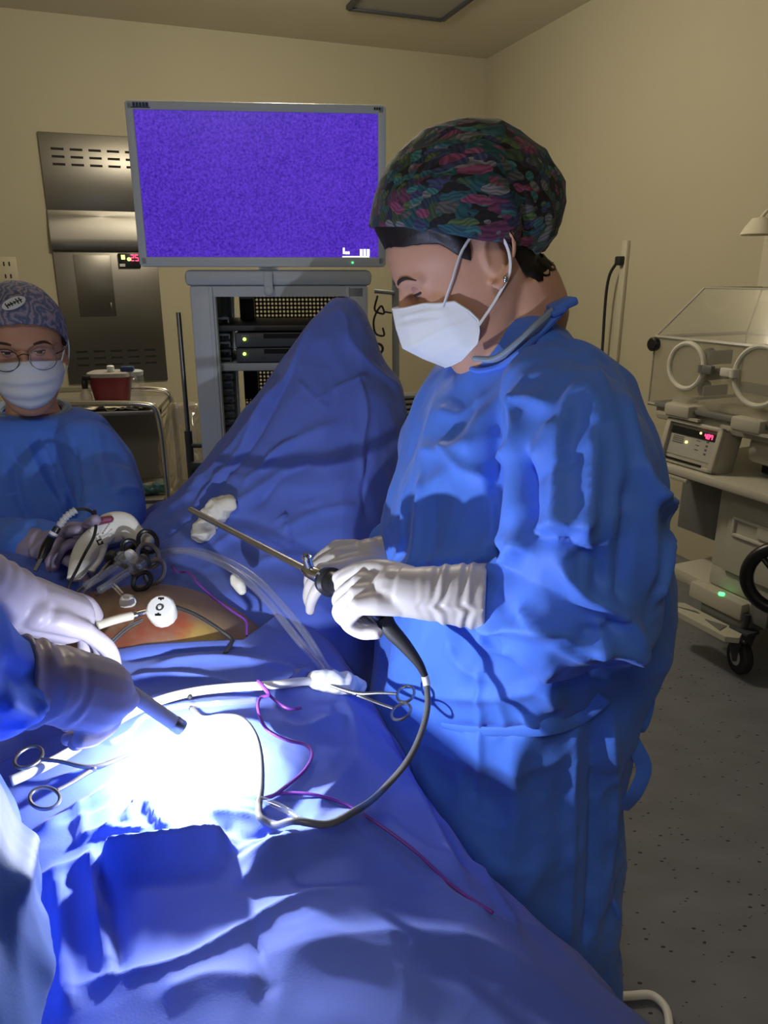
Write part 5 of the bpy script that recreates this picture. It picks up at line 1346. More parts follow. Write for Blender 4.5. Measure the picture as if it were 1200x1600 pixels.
# shoes and trouser legs below the hem
for s in (-1, 1):
    b = MB(); c = ch + L1 * 0.09 * s; b.tube([c + UP * 0.55, c + UP * 0.3, c + UP * 0.08], [0.09, 0.075, 0.07], 20); part('trouser_leg', b, mat('scrub_trousers', (0.05, 0.10, 0.30), 0.8), sur)
    b = MB(); b.capsule([c + UP * 0.05 - F1 * 0.05, c + L1 * 0.01 * s + UP * 0.048 + F1 * 0.14], [0.048, 0.042], smooth=10); part('shoe', b, m_black, sur)

# ------------------------------------------------------------------ assistant on the left behind the table
yw = math.radians(-62)                                     # facing right of the photographer
F2 = nrm(V3(0.42, -0.91, 0)); L2 = nrm(np.cross(UP, F2))
H2 = P(38, 552, 1.60); A0 = V3(H2[0] - 0.02, H2[1] + 0.04, 0)
ast = thing('person', 'assistant in blue gown, glasses, bluish cap and pleated mask beside the table', 'person', A0, 0)
Fh2 = nrm(F2 - UP * 0.10); Uh2 = nrm(UP + F2 * 0.10); Lh2 = nrm(np.cross(Uh2, Fh2)); S2 = 1.03
HL2 = lambda f_, l_, u_: H2 + (f_ * Fh2 + l_ * Lh2 + u_ * Uh2) * 0.01 * S2
bb = head_mb(H2, Uh2, Fh2, Lh2, s=S2)
bb.tube([HL2(-2, 0, -4), HL2(-2.5, 0, -9), HL2(-3, 0, -13), A0 + UP * (H2[2] - 0.175)], [0.055, 0.052, 0.056, 0.09], 20, smooth=10)
zs = H2[2] - 0.155
bb.loft([superellipse(A0 + UP * z, F2, L2, hd, hw_, 30) for z, hd, hw_ in ((zs - 0.5, 0.09, 0.14), (zs - 0.35, 0.09, 0.13), (zs - 0.2, 0.095, 0.14), (zs - 0.05, 0.08, 0.15), (zs + 0.02, 0.05, 0.08))])
a2L = [P(135, 695, 1.58), P(160, 750, 1.52), P(175, 795, 1.42), P(160, 830, 1.36), P(130, 838, 1.31)]
a2R = [P(-60, 690, 1.66), P(-75, 780, 1.55), P(-40, 850, 1.42), P(30, 850, 1.34), P(75, 848, 1.30)]
for a_ in (a2L, a2R): bb.capsule(a_, [0.045, 0.042, 0.038, 0.032, 0.026], smooth=20)
for s in (-1, 1): bb.capsule([A0 + L2 * 0.085 * s + UP * (zs - 0.45), A0 + L2 * 0.09 * s + UP * 0.38, A0 + L2 * 0.09 * s + UP * 0.09], [0.085, 0.055, 0.038], smooth=12); bb.capsule([A0 + L2 * 0.09 * s + UP * 0.04 - F2 * 0.04, A0 + L2 * 0.10 * s + UP * 0.035 + F2 * 0.13], [0.035, 0.03])
v, f = remesh(bb, 0.0040, 3, 0.5)
for q in (1, -1):
    v = gauss_push(v, HL2(9.0, 3.2 * q, 1.7), 0.017, -Fh2 * 0.006); v = gauss_push(v, HL2(9.0, 1.4 * q, 1.5), 0.010, -Fh2 * 0.004)
mesh_obj('body', v, f, m_skin_b, ast, sharp=None); t2 = bvh(v, f)
eye_set(t2, HL2, Fh2, Lh2, Uh2, False, ast, mat('eyelid_tan', (0.36, 0.19, 0.13), 0.45, sss=0.1))
# cap
def cap2_material():
    m = mat('blue_swirl_cloth', (0.10, 0.13, 0.22), 0.8, bump=0.3, bscale=350, bdist=0.0006)
    nt = m.node_tree; bs = nt.nodes['Principled BSDF']; tc = nt.nodes.new('ShaderNodeTexCoord')
    wv = nt.nodes.new('ShaderNodeTexWave'); wv.inputs['Scale'].default_value = 22; wv.inputs['Distortion'].default_value = 14; wv.inputs['Detail'].default_value = 4; wv.inputs['Detail Scale'].default_value = 1.6
    nt.links.new(tc.outputs['Object'], wv.inputs['Vector'])
    cr = nt.nodes.new('ShaderNodeValToRGB'); cr.color_ramp.elements[0].color = (0.07, 0.10, 0.20, 1); cr.color_ramp.elements[1].color = (0.26, 0.24, 0.34, 1)
    e = cr.color_ramp.elements.new(0.45); e.color = (0.13, 0.15, 0.26, 1); e = cr.color_ramp.elements.new(0.75); e.color = (0.24, 0.19, 0.28, 1)
    nt.links.new(wv.outputs['Fac'], cr.inputs[0]); nt.links.new(cr.outputs[0], bs.inputs['Base Color'])
    return m
CC2 = HL2(-0.8, 0, 4.0)
def cap2_prof(ph, th):
    fx, lx, uz = math.sin(th) * math.cos(ph), math.sin(th) * math.sin(ph), math.cos(th)
    return S2 / math.sqrt((fx / 0.112) ** 2 + (lx / 0.088) ** 2 + (uz / (0.102 if uz > 0 else 0.09)) ** 2)
def rim2(ph):
    for k in range(40, 175):
        th = math.radians(k); r = cap2_prof(ph, th) * 100 / S2; f_ = -0.8 + r * math.sin(th) * math.cos(ph); u_ = 4.0 + r * math.cos(th)
        if u_ < np.interp(f_, [-12, -6, 0, 5, 9, 12], [-4.5, -3.0, 0.8, 4.6, 7.4, 8.4]): return th
    return 2.9
v, f = bonnet(CC2, (Fh2, Lh2, Uh2), cap2_prof, rim2, 'cap', None, ast, 0.002, 8, 70, 110)
c2 = mesh_obj('cap', v, f, cap2_material(), ast, sharp=None); c2['label'] = 'bluish marbled cloth cap with a white badge'
t2c = bvh(v, f)
bd = hit(t2c, 22, 475); bd = bd if bd is not None else HL2(8, -3, 9)
nb = nrm(bd - CC2); fr_ = frame_z(nb, UP)
ang = math.radians(28); ex = fr_[:, 0] * math.cos(ang) + fr_[:, 1] * math.sin(ang); ey = -fr_[:, 0] * math.sin(ang) + fr_[:, 1] * math.cos(ang)
b = MB(); b.prism([(0.024 * math.cos(t) * (1 if abs(math.cos(t)) < .9 else 1), 0.012 * math.sin(t)) for t in np.linspace(0, 2 * math.pi, 22, endpoint=False)], 0.002, np.stack([ex, ey, nb], 1), bd + nb * 0.003); part('badge', b, mat('badge_white', (0.6, 0.62, 0.66), 0.6), c2, smooth=False)
b = MB()
for k, (x, h_) in enumerate(((-0.015, 0.012), (-0.010, 0.007), (-0.005, 0.009), (0.001, 0.007), (0.007, 0.012), (0.013, 0.012))): b.box(bd + nb * 0.0045 + ex * x, (0.0022, h_, 0.001), np.stack([ex, ey, nb], 1)); b.box(bd + nb * 0.0045 + ex * (x + 0.002), (0.004, 0.002, 0.001), np.stack([ex, ey, nb], 1))
part('badge_lettering', b, m_black, c2, smooth=False)
b = MB()
for q in (1, -1): b.tube([HL2(6.6, 5.2 * q, 6.6), HL2(3.8, 7.2 * q, 4.6), HL2(1.2, 7.75 * q, 1.6)], [0.006, 0.006, 0.004], 8, smooth=12, flat=0.5)
part('hair', b, m_hair, ast)
# pleated mask
m_mask2 = mat('mask_pale_blue', (0.62, 0.68, 0.80), 0.75, crumple=0.0012, cscale=35)
nv, nu = 36, 61; G = np.zeros((nv, nu, 3))
for i in range(nv):
    t = i / (nv - 1); u_ = 0.6 - 10.2 * t
    fc = np.interp(t, [0, .15, .4, .7, .9, 1], [10.6, 11.8, 12.2, 11.4, 10.2, 8.8])
    hw_ = np.interp(t, [0, .3, .7, 1], [6.6, 7.1, 6.4, 4.4])
    fs = np.interp(t, [0, .3, .7, 1], [4.6, 4.4, 4.9, 6.0])
    for j in range(nu):
        x = (j / (nu - 1) - .5) * 2; g = abs(x) ** 1.9
        top = -1.3 * abs(x) ** 1.2 * (1 - t) + 2.2 * abs(x) ** 1.4 * t
        G[i, j] = HL2(fc * (1 - g) + fs * g + 0.18 * math.sin(t * 22) * (1 - g), hw_ * math.sin(x * 1.35) / math.sin(1.35), u_ + top)
mb = MB(); mb.grid(G); v, f = mb.verts(), np.array(mb.f)
mk2 = mesh_obj('face_mask', v, f, m_mask2, ast, sharp=None); mk2['label'] = 'pleated pale blue surgical mask'
sm = mk2.modifiers.new('t', 'SOLIDIFY'); sm.thickness = 0.0015; sm.offset = 0
for q in (1, -1):
    b = MB(); e0 = G[2, -1 if q > 0 else 0]; e1 = G[-6, -1 if q > 0 else 0]
    b.tube([e0, HL2(1.5, 7.7 * q, 1.0), HL2(-1.6, 8.6 * q, 2.4), HL2(-2.4, 8.7 * q, 0), HL2(0, 7.8 * q, -3.2), e1], 0.0016, 6, smooth=30); part('ear_loop', b, m_loop, mk2)
# glasses
gl = MB()
gz_ = thing('glasses', 'thin dark metal round glasses worn by the assistant', 'glasses', HL2(11, 0, 1), 0)
m_gm = mat('dark_metal_wire', (0.05, 0.045, 0.05), 0.3, metal=0.8)
for q in (1, -1):
    c = HL2(11.2, 3.35 * q, 0.9); n = nrm(Fh2 + Lh2 * q * 0.10)
    b = MB(); b.torus(c, 0.0235 * S2, 0.0010, n, 36, 6, 1.05, 0.92, Uh2); part('rim', b, m_gm, gz_)
    b = MB(); b.lathe([(0.0, -0.0005), (0.0225, -0.0005), (0.0225, 0.0005), (0.0, 0.0005)], c, n, 30); part('lens', b, clear_material('lens_glass', (0.97, 0.97, 1.0), 0.03, 0.0), gz_)
    b = MB(); b.tube([HL2(11.0, 5.7 * q, 1.8), HL2(9.6, 6.9 * q, 2.0), HL2(4, 8.0 * q, 2.0), HL2(-0.6, 8.3 * q, 1.8), HL2(-2.6, 8.2 * q, 0.2)], 0.0013, 6, smooth=30); part('temple_arm', b, m_gm, gz_)
b = MB(); b.tube([HL2(11.3, 1.2, 1.6), HL2(11.7, 0, 2.1), HL2(11.3, -1.2, 1.6)], 0.0011, 6, smooth=10); part('bridge', b, m_gm, gz_)
# gown
g2 = MB()
g2.loft([superellipse(A0 + UP * z + F2 * o_, F2, L2, hd, hw_, 60, 2.3) for z, hd, hw_, o_ in ((0.30, 0.21, 0.25, 0.02), (0.60, 0.19, 0.235, 0.02), (zs - 0.30, 0.175, 0.225, 0.02), (zs - 0.17, 0.165, 0.215, 0.02), (zs - 0.09, 0.14, 0.195, 0.01), (zs - 0.045, 0.115, 0.165, 0.0), (zs - 0.005, 0.10, 0.14, 0), (zs + 0.012, 0.085, 0.10, 0), (zs + 0.022, 0.04, 0.05, 0))])
g2.capsule(a2L, [0.062, 0.070, 0.064, 0.052, 0.042], 30, smooth=30); g2.capsule(a2R, [0.07, 0.075, 0.066, 0.055, 0.042], 30, smooth=30)
v, f = remesh(g2, 0.0055, 6, 0.5); v = facets(v, f, 0.008, 200, 12, (1, 1, 0.5), 0.03)
v = folds(v, f, [([(40, 690), (60, 740), (90, 790), (105, 830)], 0.010, 0.014), ([(75, 690), (95, 740), (105, 800)], 0.008, 0.014), ([(100, 660), (130, 720), (140, 790), (130, 830)], 0.009, 0.016), ([(150, 670), (158, 730), (170, 770)], 0.009, 0.014), ([(175, 775), (195, 765), (215, 765)], 0.008, 0.012), ([(20, 700), (30, 780), (60, 840)], 0.010, -0.012), ([(118, 680), (120, 760), (118, 830)], 0.008, -0.014), ([(170, 790), (190, 800), (205, 815)], 0.008, 0.010)])
v = relax(v, f, 3)
go2 = mesh_obj('gown', v, f, m_gown, ast, sharp=None); go2['label'] = 'blue long-sleeved surgical gown'
b = MB(); b.torus(A0 + UP * (zs + 0.012), 0.078, 0.006, nrm(UP + F2 * 0.2), 40, 8, 1.1, 0.95); part('collar_binding', b, m_gown, ast)
b = MB(); b.torus(A0 + UP * (zs + 0.024), 0.066, 0.011, nrm(UP + F2 * 0.25), 40, 10, 1.1, 0.95); part('undershirt_collar', b, mat('scrub_teal', (0.25, 0.36, 0.46), 0.8), ast)
# her gloved hands
m_glove_b = mat('lilac_glove', (0.30, 0.26, 0.40), 0.45, spec=0.4, var=0.05, vscale=30)
hb = MB(); w_ = a2L[-1] + V3(0, 0, 0); k_ = P(128, 838, 1.245) 
wrist_hand(hb, P(158, 836, 1.30), P(118, 832, 1.25), V3(0.1, -0.3, 0.95), 1, [(25, 50, 30), (30, 55, 30), (34, 55, 30), (38, 55, 30)], 1.0, 0.95, thumb=[P(140, 826, 1.24), P(145, 816, 1.20), P(150, 812, 1.17)])
hb.tube([P(150, 836, 1.29), P(172, 832, 1.34)], [0.03, 0.036], 20); glove_mesh(hb, ast, m=m_glove_b, voxel=0.0034)
hb = MB()
wrist_hand(hb, P(66, 850, 1.29), P(104, 852, 1.24), V3(-0.1, -0.35, 0.93), -1, [(20, 40, 25), (25, 45, 25), (30, 48, 28), (34, 50, 28)], 1.0, 0.95, thumb=[P(90, 836, 1.24), P(108, 830, 1.21), P(122, 828, 1.19)])
hb.tube([P(72, 850, 1.28), P(45, 852, 1.32)], [0.03, 0.038], 20); glove_mesh(hb, ast, m=m_glove_b, voxel=0.0034)

# ------------------------------------------------------------------ operating surgeon close on the left, mostly outside the frame
B0 = V3(-0.455, 0.275, 0)
F3 = nrm(V3(0.80, 0.60, 0)); L3 = nrm(np.cross(UP, F3))
op = thing('person', 'operator cut off at the left edge, gloved hands over the belly', 'person', B0, 0)
b = MB()
H3 = B0 + UP * 1.52 + F3 * 0.04
b3 = head_mb(H3, nrm(UP + F3 * 0.4), nrm(F3 - UP * 0.4), nrm(np.cross(UP, F3)), s=1.05)
b3.tube([H3 - UP * 0.05 - F3 * 0.03, B0 + UP * 1.33], [0.056, 0.07], 18)
b3.loft([superellipse(B0 + UP * z + F3 * 0.04, F3, L3, hd, hw_, 30) for z, hd, hw_ in ((0.82, 0.09, 0.13), (1.0, 0.09, 0.12), (1.15, 0.09, 0.12), (1.26, 0.07, 0.11), (1.34, 0.045, 0.07))])
a3R = [P(-280, 900, 0.40), P(-200, 965, 0.46), P(-100, 1030, 0.52), P(-2, 1068, 0.578)]
a3L = [B0 + L3 * 0.19 + UP * 1.27, P(-270, 870, 0.58), P(-140, 880, 0.65), P(-20, 925, 0.735)]
b3.capsule(a3L, [0.04, 0.04, 0.034, 0.03], smooth=16); b3.capsule([B0 - L3 * 0.17 + UP * 1.25] + a3R, [0.04, 0.04, 0.04, 0.034, 0.03], smooth=20)
for s in (-1, 1): b3.capsule([B0 + L3 * 0.085 * s + UP * 0.84, B0 + L3 * 0.09 * s + UP * 0.46, B0 + L3 * 0.09 * s + UP * 0.09], [0.085, 0.055, 0.038], smooth=12); b3.capsule([B0 + L3 * 0.09 * s + UP * 0.04 - F3 * 0.04, B0 + L3 * 0.10 * s + UP * 0.035 + F3 * 0.13], [0.035, 0.03])
v, f = remesh(b3, 0.0075, 4, 0.5); mesh_obj('body', v, f, m_skin_b, op, sharp=None)
g3 = MB()
g3.loft([superellipse(B0 + UP * z + F3 * o_, F3, L3, hd, hw_, 60, 2.3) for z, hd, hw_, o_ in ((0.35, 0.16, 0.23, 0), (0.7, 0.15, 0.22, 0), (0.85, 0.15, 0.215, 0.01), (0.98, 0.165, 0.22, 0.05), (1.08, 0.175, 0.225, 0.085), (1.2, 0.16, 0.22, 0.075), (1.3, 0.12, 0.19, 0.05), (1.355, 0.07, 0.09, 0.04))])
g3.capsule([B0 - L3 * 0.17 + UP * 1.25] + a3R, [0.07, 0.07, 0.066, 0.056, 0.047], 30, smooth=30)
g3.capsule(a3L[:3] + [P(-110, 890, 0.67)], [0.072, 0.066, 0.054, 0.046], 30, smooth=24)
v, f = remesh(g3, 0.005, 6, 0.5); v = facets(v, f, 0.008, 260, 31, (1, 1, 0.6), 0.03)
v = folds(v, f, [([(5, 1180), (25, 1240), (40, 1320), (20, 1400)], 0.012, 0.010), ([(40, 1170), (50, 1250), (55, 1330)], 0.008, 0.008), ([(0, 1090), (35, 1110), (60, 1100)], 0.008, 0.012), ([(10, 1040), (40, 1060), (62, 1050)], 0.007, -0.010), ([(20, 1130), (45, 1120), (60, 1085)], 0.006, 0.010)])
v = relax(v, f, 2)
go3 = mesh_obj('gown', v, f, m_gown, op, sharp=None)
v, f = bonnet(H3 + UP * 0.045, (nrm(F3 - UP * 0.4), L3, nrm(UP + F3 * 0.4)), lambda ph, th: 1 / math.sqrt((math.sin(th) * math.cos(ph) / 0.115) ** 2 + (math.sin(th) * math.sin(ph) / 0.092) ** 2 + (math.cos(th) / 0.10) ** 2), lambda ph: math.radians(100), 'cap', None, op, 0.002, 4, 40, 60)
mesh_obj('cap', v, f, m_gown, op, sharp=None)
m_glove_c = mat('shaded_glove', (0.38, 0.34, 0.39), 0.40, spec=0.4, sss=0.08, subs=(0.01, 0.007, 0.008), var=0.06, vscale=22, bump=0.2, bscale=60, bdist=0.001)  # latex toned down to mauve: the shade on the operator's hands is painted in
Fh3, Uh3 = nrm(F3 - UP * 0.4), nrm(UP + F3 * 0.4)
v, f, _g = build_mask(lambda f_, l_, u_: H3 + (f_ * Fh3 + l_ * L3 + u_ * Uh3) * 0.0105, op)
mesh_obj('face_mask', v, f, m_mask2, op, sharp=None).modifiers.new('t', 'SOLIDIFY').thickness = 0.0016
# lower hand holding the lit scope
w3, k3 = P(72, 1068, 0.60), P(158, 1062, 0.645)
hb = MB()
wrist_hand(hb, w3, k3, V3(-0.15, -0.35, 0.92), 1, [(48, 70, 40), (52, 74, 40), (54, 74, 40), (58, 74, 40)], 0.95, 1.0, thumb=[P(150, 1100, 0.60), P(190, 1100, 0.615), P(207, 1088, 0.64)])
hb.capsule([P(95, 1072, 0.60), P(150, 1085, 0.62)], [0.036, 0.036])
hb.tube([w3 + nrm(k3 - w3) * 0.02, w3, P(20, 1066, 0.580)], [0.034, 0.037, 0.043], 28, smooth=12)
v, f = remesh(hb, 0.0026, 4, 0.5); v = ribbed(v, P(120, 1070, 0.615), P(10, 1066, 0.575), 0.0016, 260, 0.07); v = ribbed(v, P(120, 1070, 0.615), P(10, 1066, 0.575), 0.0010, 411, 0.07)
mesh_obj('glove', v, f, m_glove_c, op, sharp=None)['label'] = 'latex glove gripping the lit scope, shade in its mauve colour'
# upper hand reaching across to the port
w3, k3 = P(20, 938, 0.755), P(112, 965, 0.80)
hb = MB()
wrist_hand(hb, w3, k3, V3(-0.2, -0.35, 0.90), -1, [(18, 22, 15), (22, 28, 20), (28, 34, 20), (34, 40, 20)], 0.9, 1.05, thumb=[P(105, 942, 0.84), P(135, 946, 0.865), P(150, 962, 0.88)])
hb.capsule([P(40, 945, 0.77), P(105, 965, 0.80)], [0.034, 0.032])
hb.tube([w3 + nrm(k3 - w3) * 0.02, w3, P(-70, 905, 0.70)], [0.032, 0.036, 0.043], 28, smooth=14)
v, f = remesh(hb, 0.0028, 4, 0.5); v = ribbed(v, P(70, 955, 0.78), P(-70, 905, 0.70), 0.0008, 220, 0.07)
mesh_obj('glove', v, f, m_glove_c, op, sharp=None)['label'] = 'latex glove reaching to the port, shade in its mauve colour'
# ------------------------------------------------------------------ instruments, cables and small things on the table
leg_tree = bvh(lv, lf)
def nearD(px, py, d):
    """a point in the air d metres in front of the drape on the photographer's side"""
    h = onD(px, py); r = nrm(ray(px, py)); return h - r * d
def onL(px, py, lift=0.0):
    h = hit(leg_tree, px, py); return (h if h is not None else P(px, py, 1.2)) + V3(0, -0.4, 0.9) * lift
def cable(name, pts, r, m, label, cat='cable', n=None, seg=8, group=None):
    b = MB(); b.tube(pts, r, seg, smooth=n or max(24, len(pts) * 9)); return tag(part(name, b, m, None, sharp=None), label, cat, group)
m_clear_t = clear_material('clear_tubing', (0.80, 0.84, 0.92), 0.14, 0.05)
m_purple = mat('purple_cord', (0.15, 0.035, 0.29), 0.4)
m_scope = mat('scope_steel', (0.55, 0.54, 0.52), 0.38, metal=1.0)
m_dsteel = mat('dull_steel', (0.30, 0.30, 0.31), 0.35, metal=1.0)
m_blue_b = mat('blue_band', (0.03, 0.10, 0.55), 0.4)
m_cream = mat('cream_silicone', (0.62, 0.58, 0.48), 0.55)

# scope held by the standing surgeon
A, B = P(297, 796, 1.17), P(484, 893, 0.945)
dS = nrm(B - A)
lap = thing('laparoscope', 'long steel laparoscope held up by the standing surgeon', 'laparoscope', A)
b = MB(); b.tube([A, A + dS * 0.002, B], [0.0046, 0.005, 0.005], 16); part('shaft', b, m_scope, lap)
b = MB(); b.lathe([(0.006, 0), (0.009, 0.006), (0.010, 0.03), (0.008, 0.034)], B - dS * 0.012, dS, 20); part('collar', b, m_steel, lap)
pp = P(478, 868, 0.94); q = B + dS * 0.002
b = MB(); b.tube([q, q + (pp - q) * 0.35, q + (pp - q) * 0.36, q + (pp - q) * 0.9, q + (pp - q) * 0.91, pp], [0.005, 0.005, 0.0068, 0.0068, 0.005, 0.005], 16); lpst = part('light_post', b, m_steel, lap)
b = MB(); b.cyl(pp, 0.0042, 0.004, pp - q, 14); part('post_glass', b, m_black, lpst)
b = MB(); b.lathe([(0.008, 0), (0.0115, 0.003), (0.0115, 0.014), (0.008, 0.016)], B + dS * 0.022, dS, 20); part('adapter_ring', b, m_blue_b, lap)
E1 = B + dS * 0.036; E2 = P(560, 930, 0.825)
cmh = thing('endoscope_camera', 'black endoscope camera head clutched in the surgeon\'s glove', 'camera', E1)
b = MB(); b.lathe([(0.012, 0), (0.019, 0.004), (0.020, 0.016), (0.016, 0.020), (0.016, 0.028), (0.013, 0.036)], E1, E2 - E1, 24); part('focus_ring', b, m_black, cmh)
b = MB(); b.tube([E1 + nrm(E2 - E1) * 0.03, E2, P(600, 965, 0.80)], [0.013, 0.015, 0.012], 16, smooth=10); part('body', b, m_black, cmh)
C1 = P(607, 980, 0.795)
b = MB(); b.tube([P(600, 966, 0.80), C1, P(632, 1008, 0.785), P(655, 1038, 0.775), P(664, 1056, 0.772)], [0.011, 0.0105, 0.0085, 0.0055, 0.004], 14, smooth=20); part('strain_relief', b, m_rubber, cmh)
b = MB(); b.tube([P(664, 1056, 0.772), P(667, 1070, 0.77)], 0.0046, 12); part('white_band', b, m_white, cmh)
cable('camera_cable', [P(667, 1069, 0.77), P(668, 1105, 0.75), P(657, 1148, 0.725), P(636, 1190, 0.70), P(600, 1232, 0.675), nearD(555, 1267, 0.035), nearD(510, 1288, 0.022), onD(462, 1297, 0.012), onD(428, 1296, 0.006), onD(408, 1284, 0.005), onD(405, 1266, 0.005), onD(409, 1240, 0.010), onD(408, 1200, 0.018), onD(398, 1165, 0.018), onD(375, 1135, 0.012), onD(345, 1126, 0.006), onD(318, 1128, 0.005), onD(300, 1112, 0.005)], 0.0036, mat('grey_rubber', (0.10, 0.10, 0.105), 0.35), 'thick grey camera cable looping from the surgeon\'s hand to the drape', seg=12, n=160)

# lit scope in the operator's hand
S_a, S_b = P(186, 1070, 0.632), PZ(284, 1138, 1.038)
dL = nrm(S_b - S_a)
sc2 = thing('laparoscope', 'short grey scope tube in the operator\'s glove, shining on the drape', 'laparoscope', S_b)
b = MB(); b.tube([S_a, S_b - dL * 0.012], 0.0075, 20); part('shaft', b, mat('grey_tube', (0.36, 0.37, 0.40), 0.45), sc2)
b = MB(); b.lathe([(0.0075, 0), (0.0081, 0.002), (0.0081, 0.011), (0.0075, 0.012)], S_b - dL * 0.012, dL, 20); part('tip_sleeve', b, m_dsteel, sc2)
b = MB(); b.cyl(S_b + dL * 0.0008, 0.0058, 0.0016, dL, 18); part('lens', b, mat('lit_lens', (0.9, 0.95, 1.0), 0.2, emit=(0.9, 0.95, 1.0), estr=8), sc2)
SCOPE_TIP = S_b + dL * 0.006

# white port in the belly
pt = P(250, 949, 0.93); up_ = nrm(V3(0.02, -0.62, 0.78))
tr = thing('trocar', 'white round trocar port standing in the stained belly', 'trocar', pt)
b = MB(); b.lathe([(0.014, -0.028), (0.0195, -0.024), (0.0205, -0.004), (0.019, 0.0), (0.0165, 0.002), (0.006, 0.002), (0.0052, -0.004)], pt, up_, 14, V3(1, 0, 0)); part('cap', b, m_white, tr)
b = MB(); b.cyl(pt - up_ * 0.001, 0.0055, 0.004, up_, 18); part('valve', b, m_dgrey, tr)
b = MB(); b.tube([pt + up_ * 0.0045, pt + up_ * 0.0025 - V3(0.0, 0, 0.002)], [0.0022, 0.0022], 10); b.cyl(pt + up_ * 0.0015, 0.0024, 0.003, up_, 12); part('valve_pin', b, m_white, tr)
Rt = frame_z(up_, V3(1, 0, 0)); ux = nrm(V3(1, 0, 0) - up_ * np.dot(V3(1, 0, 0), up_)); uy = np.cross(up_, ux)
b = MB()
for s in (-1, 1): b.box(pt + uy * 0.0125 * s + up_ * 0.0022, (0.008, 0.0025, 0.0012), np.stack([ux, uy, up_], 1)); b.box(pt + uy * 0.0112 * s + up_ * 0.0022, (0.002, 0.003, 0.0012), np.stack([ux, uy, up_], 1))
part('printed_mark', b, m_black, tr, smooth=False)
b = MB(); b.tube([pt - up_ * 0.02, pt - up_ * 0.075], 0.0085, 18); part('cannula', b, m_clear_t, tr)
b = MB(); b.tube([pt - up_ * 0.012 - ux * 0.015, P(222, 958, 0.925), P(205, 963, 0.915)], 0.0042, 12); b.tube([P(214, 960, 0.92), P(207, 962, 0.917)], 0.0055, 12); part('side_connector', b, m_steel, tr)
cable('silicone_tube', [P(206, 962, 0.916), P(185, 967, 0.90), P(165, 973, 0.885), P(150, 978, 0.87)], 0.0062, m_cream, 'short cream silicone tube plugged into the white port', 'tube')
st = thing('steel_rod', 'pair of thin steel jaws between glove and white port', 'instrument', P(172, 1008, 0.90))
for dy in (0, 5):
    b = MB(); b.tube([P(168, 1006 + dy, 0.88), P(200, 978 + dy, 0.905), P(222, 968 + dy * .5, 0.92)], [0.0016, 0.0020, 0.0022], 10, smooth=12); part('jaw', b, m_steel, st)
cable('instrument_lead', [P(275, 948, 0.945), P(305, 960, 0.94), P(345, 985, 0.93), P(362, 1000, 0.925), P(352, 1020, 0.90), P(330, 1046, 0.875), P(305, 1078, 0.845), onD(297, 1094, 0.004)], 0.0027, m_rubber, 'thin black lead curving from the white port to the drape', seg=10)

# purple cords
cable('purple_cord', [P(268, 884, 1.10), P(276, 893, 1.09), P(296, 895, 1.07), P(310, 912, 1.04), P(335, 935, 1.02), P(368, 958, 1.0), P(384, 970, 0.99), P(386, 995, 0.965), P(392, 1022, 0.945), P(430, 1034, 0.94), P(470, 1050, 0.93), onD(486, 1060, 0.008)], 0.0019, m_purple, 'purple cord crossing the belly to the clamp', seg=8)
cable('purple_cord', [onD(470, 1110, 0.004), onD(450, 1112, 0.005), P(425, 1090, 0.80), P(403, 1064, 0.81), P(408, 1068, 0.805), P(420, 1086, 0.79), onD(408, 1100, 0.010), onD(405, 1122, 0.008), onD(418, 1146, 0.006), onD(450, 1163, 0.006), onD(478, 1172, 0.008), onD(488, 1188, 0.010), onD(478, 1210, 0.008), onD(448, 1235, 0.006), onD(425, 1250, 0.005), onD(412, 1253, 0.005)], 0.0020, m_purple, 'purple cord wound in an S on the lit drape', seg=8, n=140)
cable('purple_cord', [onD(414, 1250, 0.003), onD(440, 1243, 0.003), onD(490, 1245, 0.003), onD(540, 1260, 0.003), onD(590, 1290, 0.003), onD(650, 1335, 0.003), onD(710, 1390, 0.003), onD(770, 1430, 0.003)], 0.0018, m_purple, 'purple cord trailing over the shadowed drape towards the floor', seg=8, n=90)

# white suction tube and clear tubing on the drape
cable('suction_tube', [onD(20, 1232, 0.010), onD(60, 1214, 0.010), onD(110, 1187, 0.010), onD(160, 1152, 0.010), onD(215, 1120, 0.010), onD(260, 1102, 0.010), onD(310, 1090, 0.010), onD(365, 1084, 0.010), onD(430, 1080, 0.010), onD(480, 1074, 0.010), onD(530, 1076, 0.008)], 0.0056, m_white, 'thick white suction tube lying across the drape', 'tube', seg=14, n=120)
for k, (dx, lab) in enumerate(((0, 'upper of two clear tubes arching from the instruments to the clamp'), (-18, 'lower of two clear tubes arching from the instruments to the clamp'))):
    cable('clear_tube', [P(250 + dx, 872, 1.16), P(290 + dx, 860, 1.14), P(345 + dx, 872, 1.10), P(395 + dx, 900, 1.05), P(440 + dx, 945, 1.0), P(480 + dx, 995, 0.96), P(508 + dx * .4, 1040, 0.925), onD(520 + dx * .4, 1064, 0.010)], 0.0058, m_clear_t, lab, 'tube', seg=12, n=80, group='clear tubes over the leg drape')
cable('clear_tube', [onD(330, 1262, 0.008), onD(360, 1256, 0.008), onD(395, 1256, 0.008), onD(425, 1264, 0.008), onD(450, 1276, 0.008), onD(470, 1290, 0.008)], 0.0036, m_clear_t, 'clear tube lying on the drape under the camera cable', 'tube', seg=10)
cable('clear_tube', [onD(175, 1165, 0.004), onD(205, 1150, 0.006), onD(225, 1128, 0.006), onD(270, 1112, 0.006), onD(330, 1106, 0.006), onD(400, 1100, 0.006)], 0.0036, m_clear_t, 'thin clear tube curling beside the white suction tube', 'tube', seg=10)

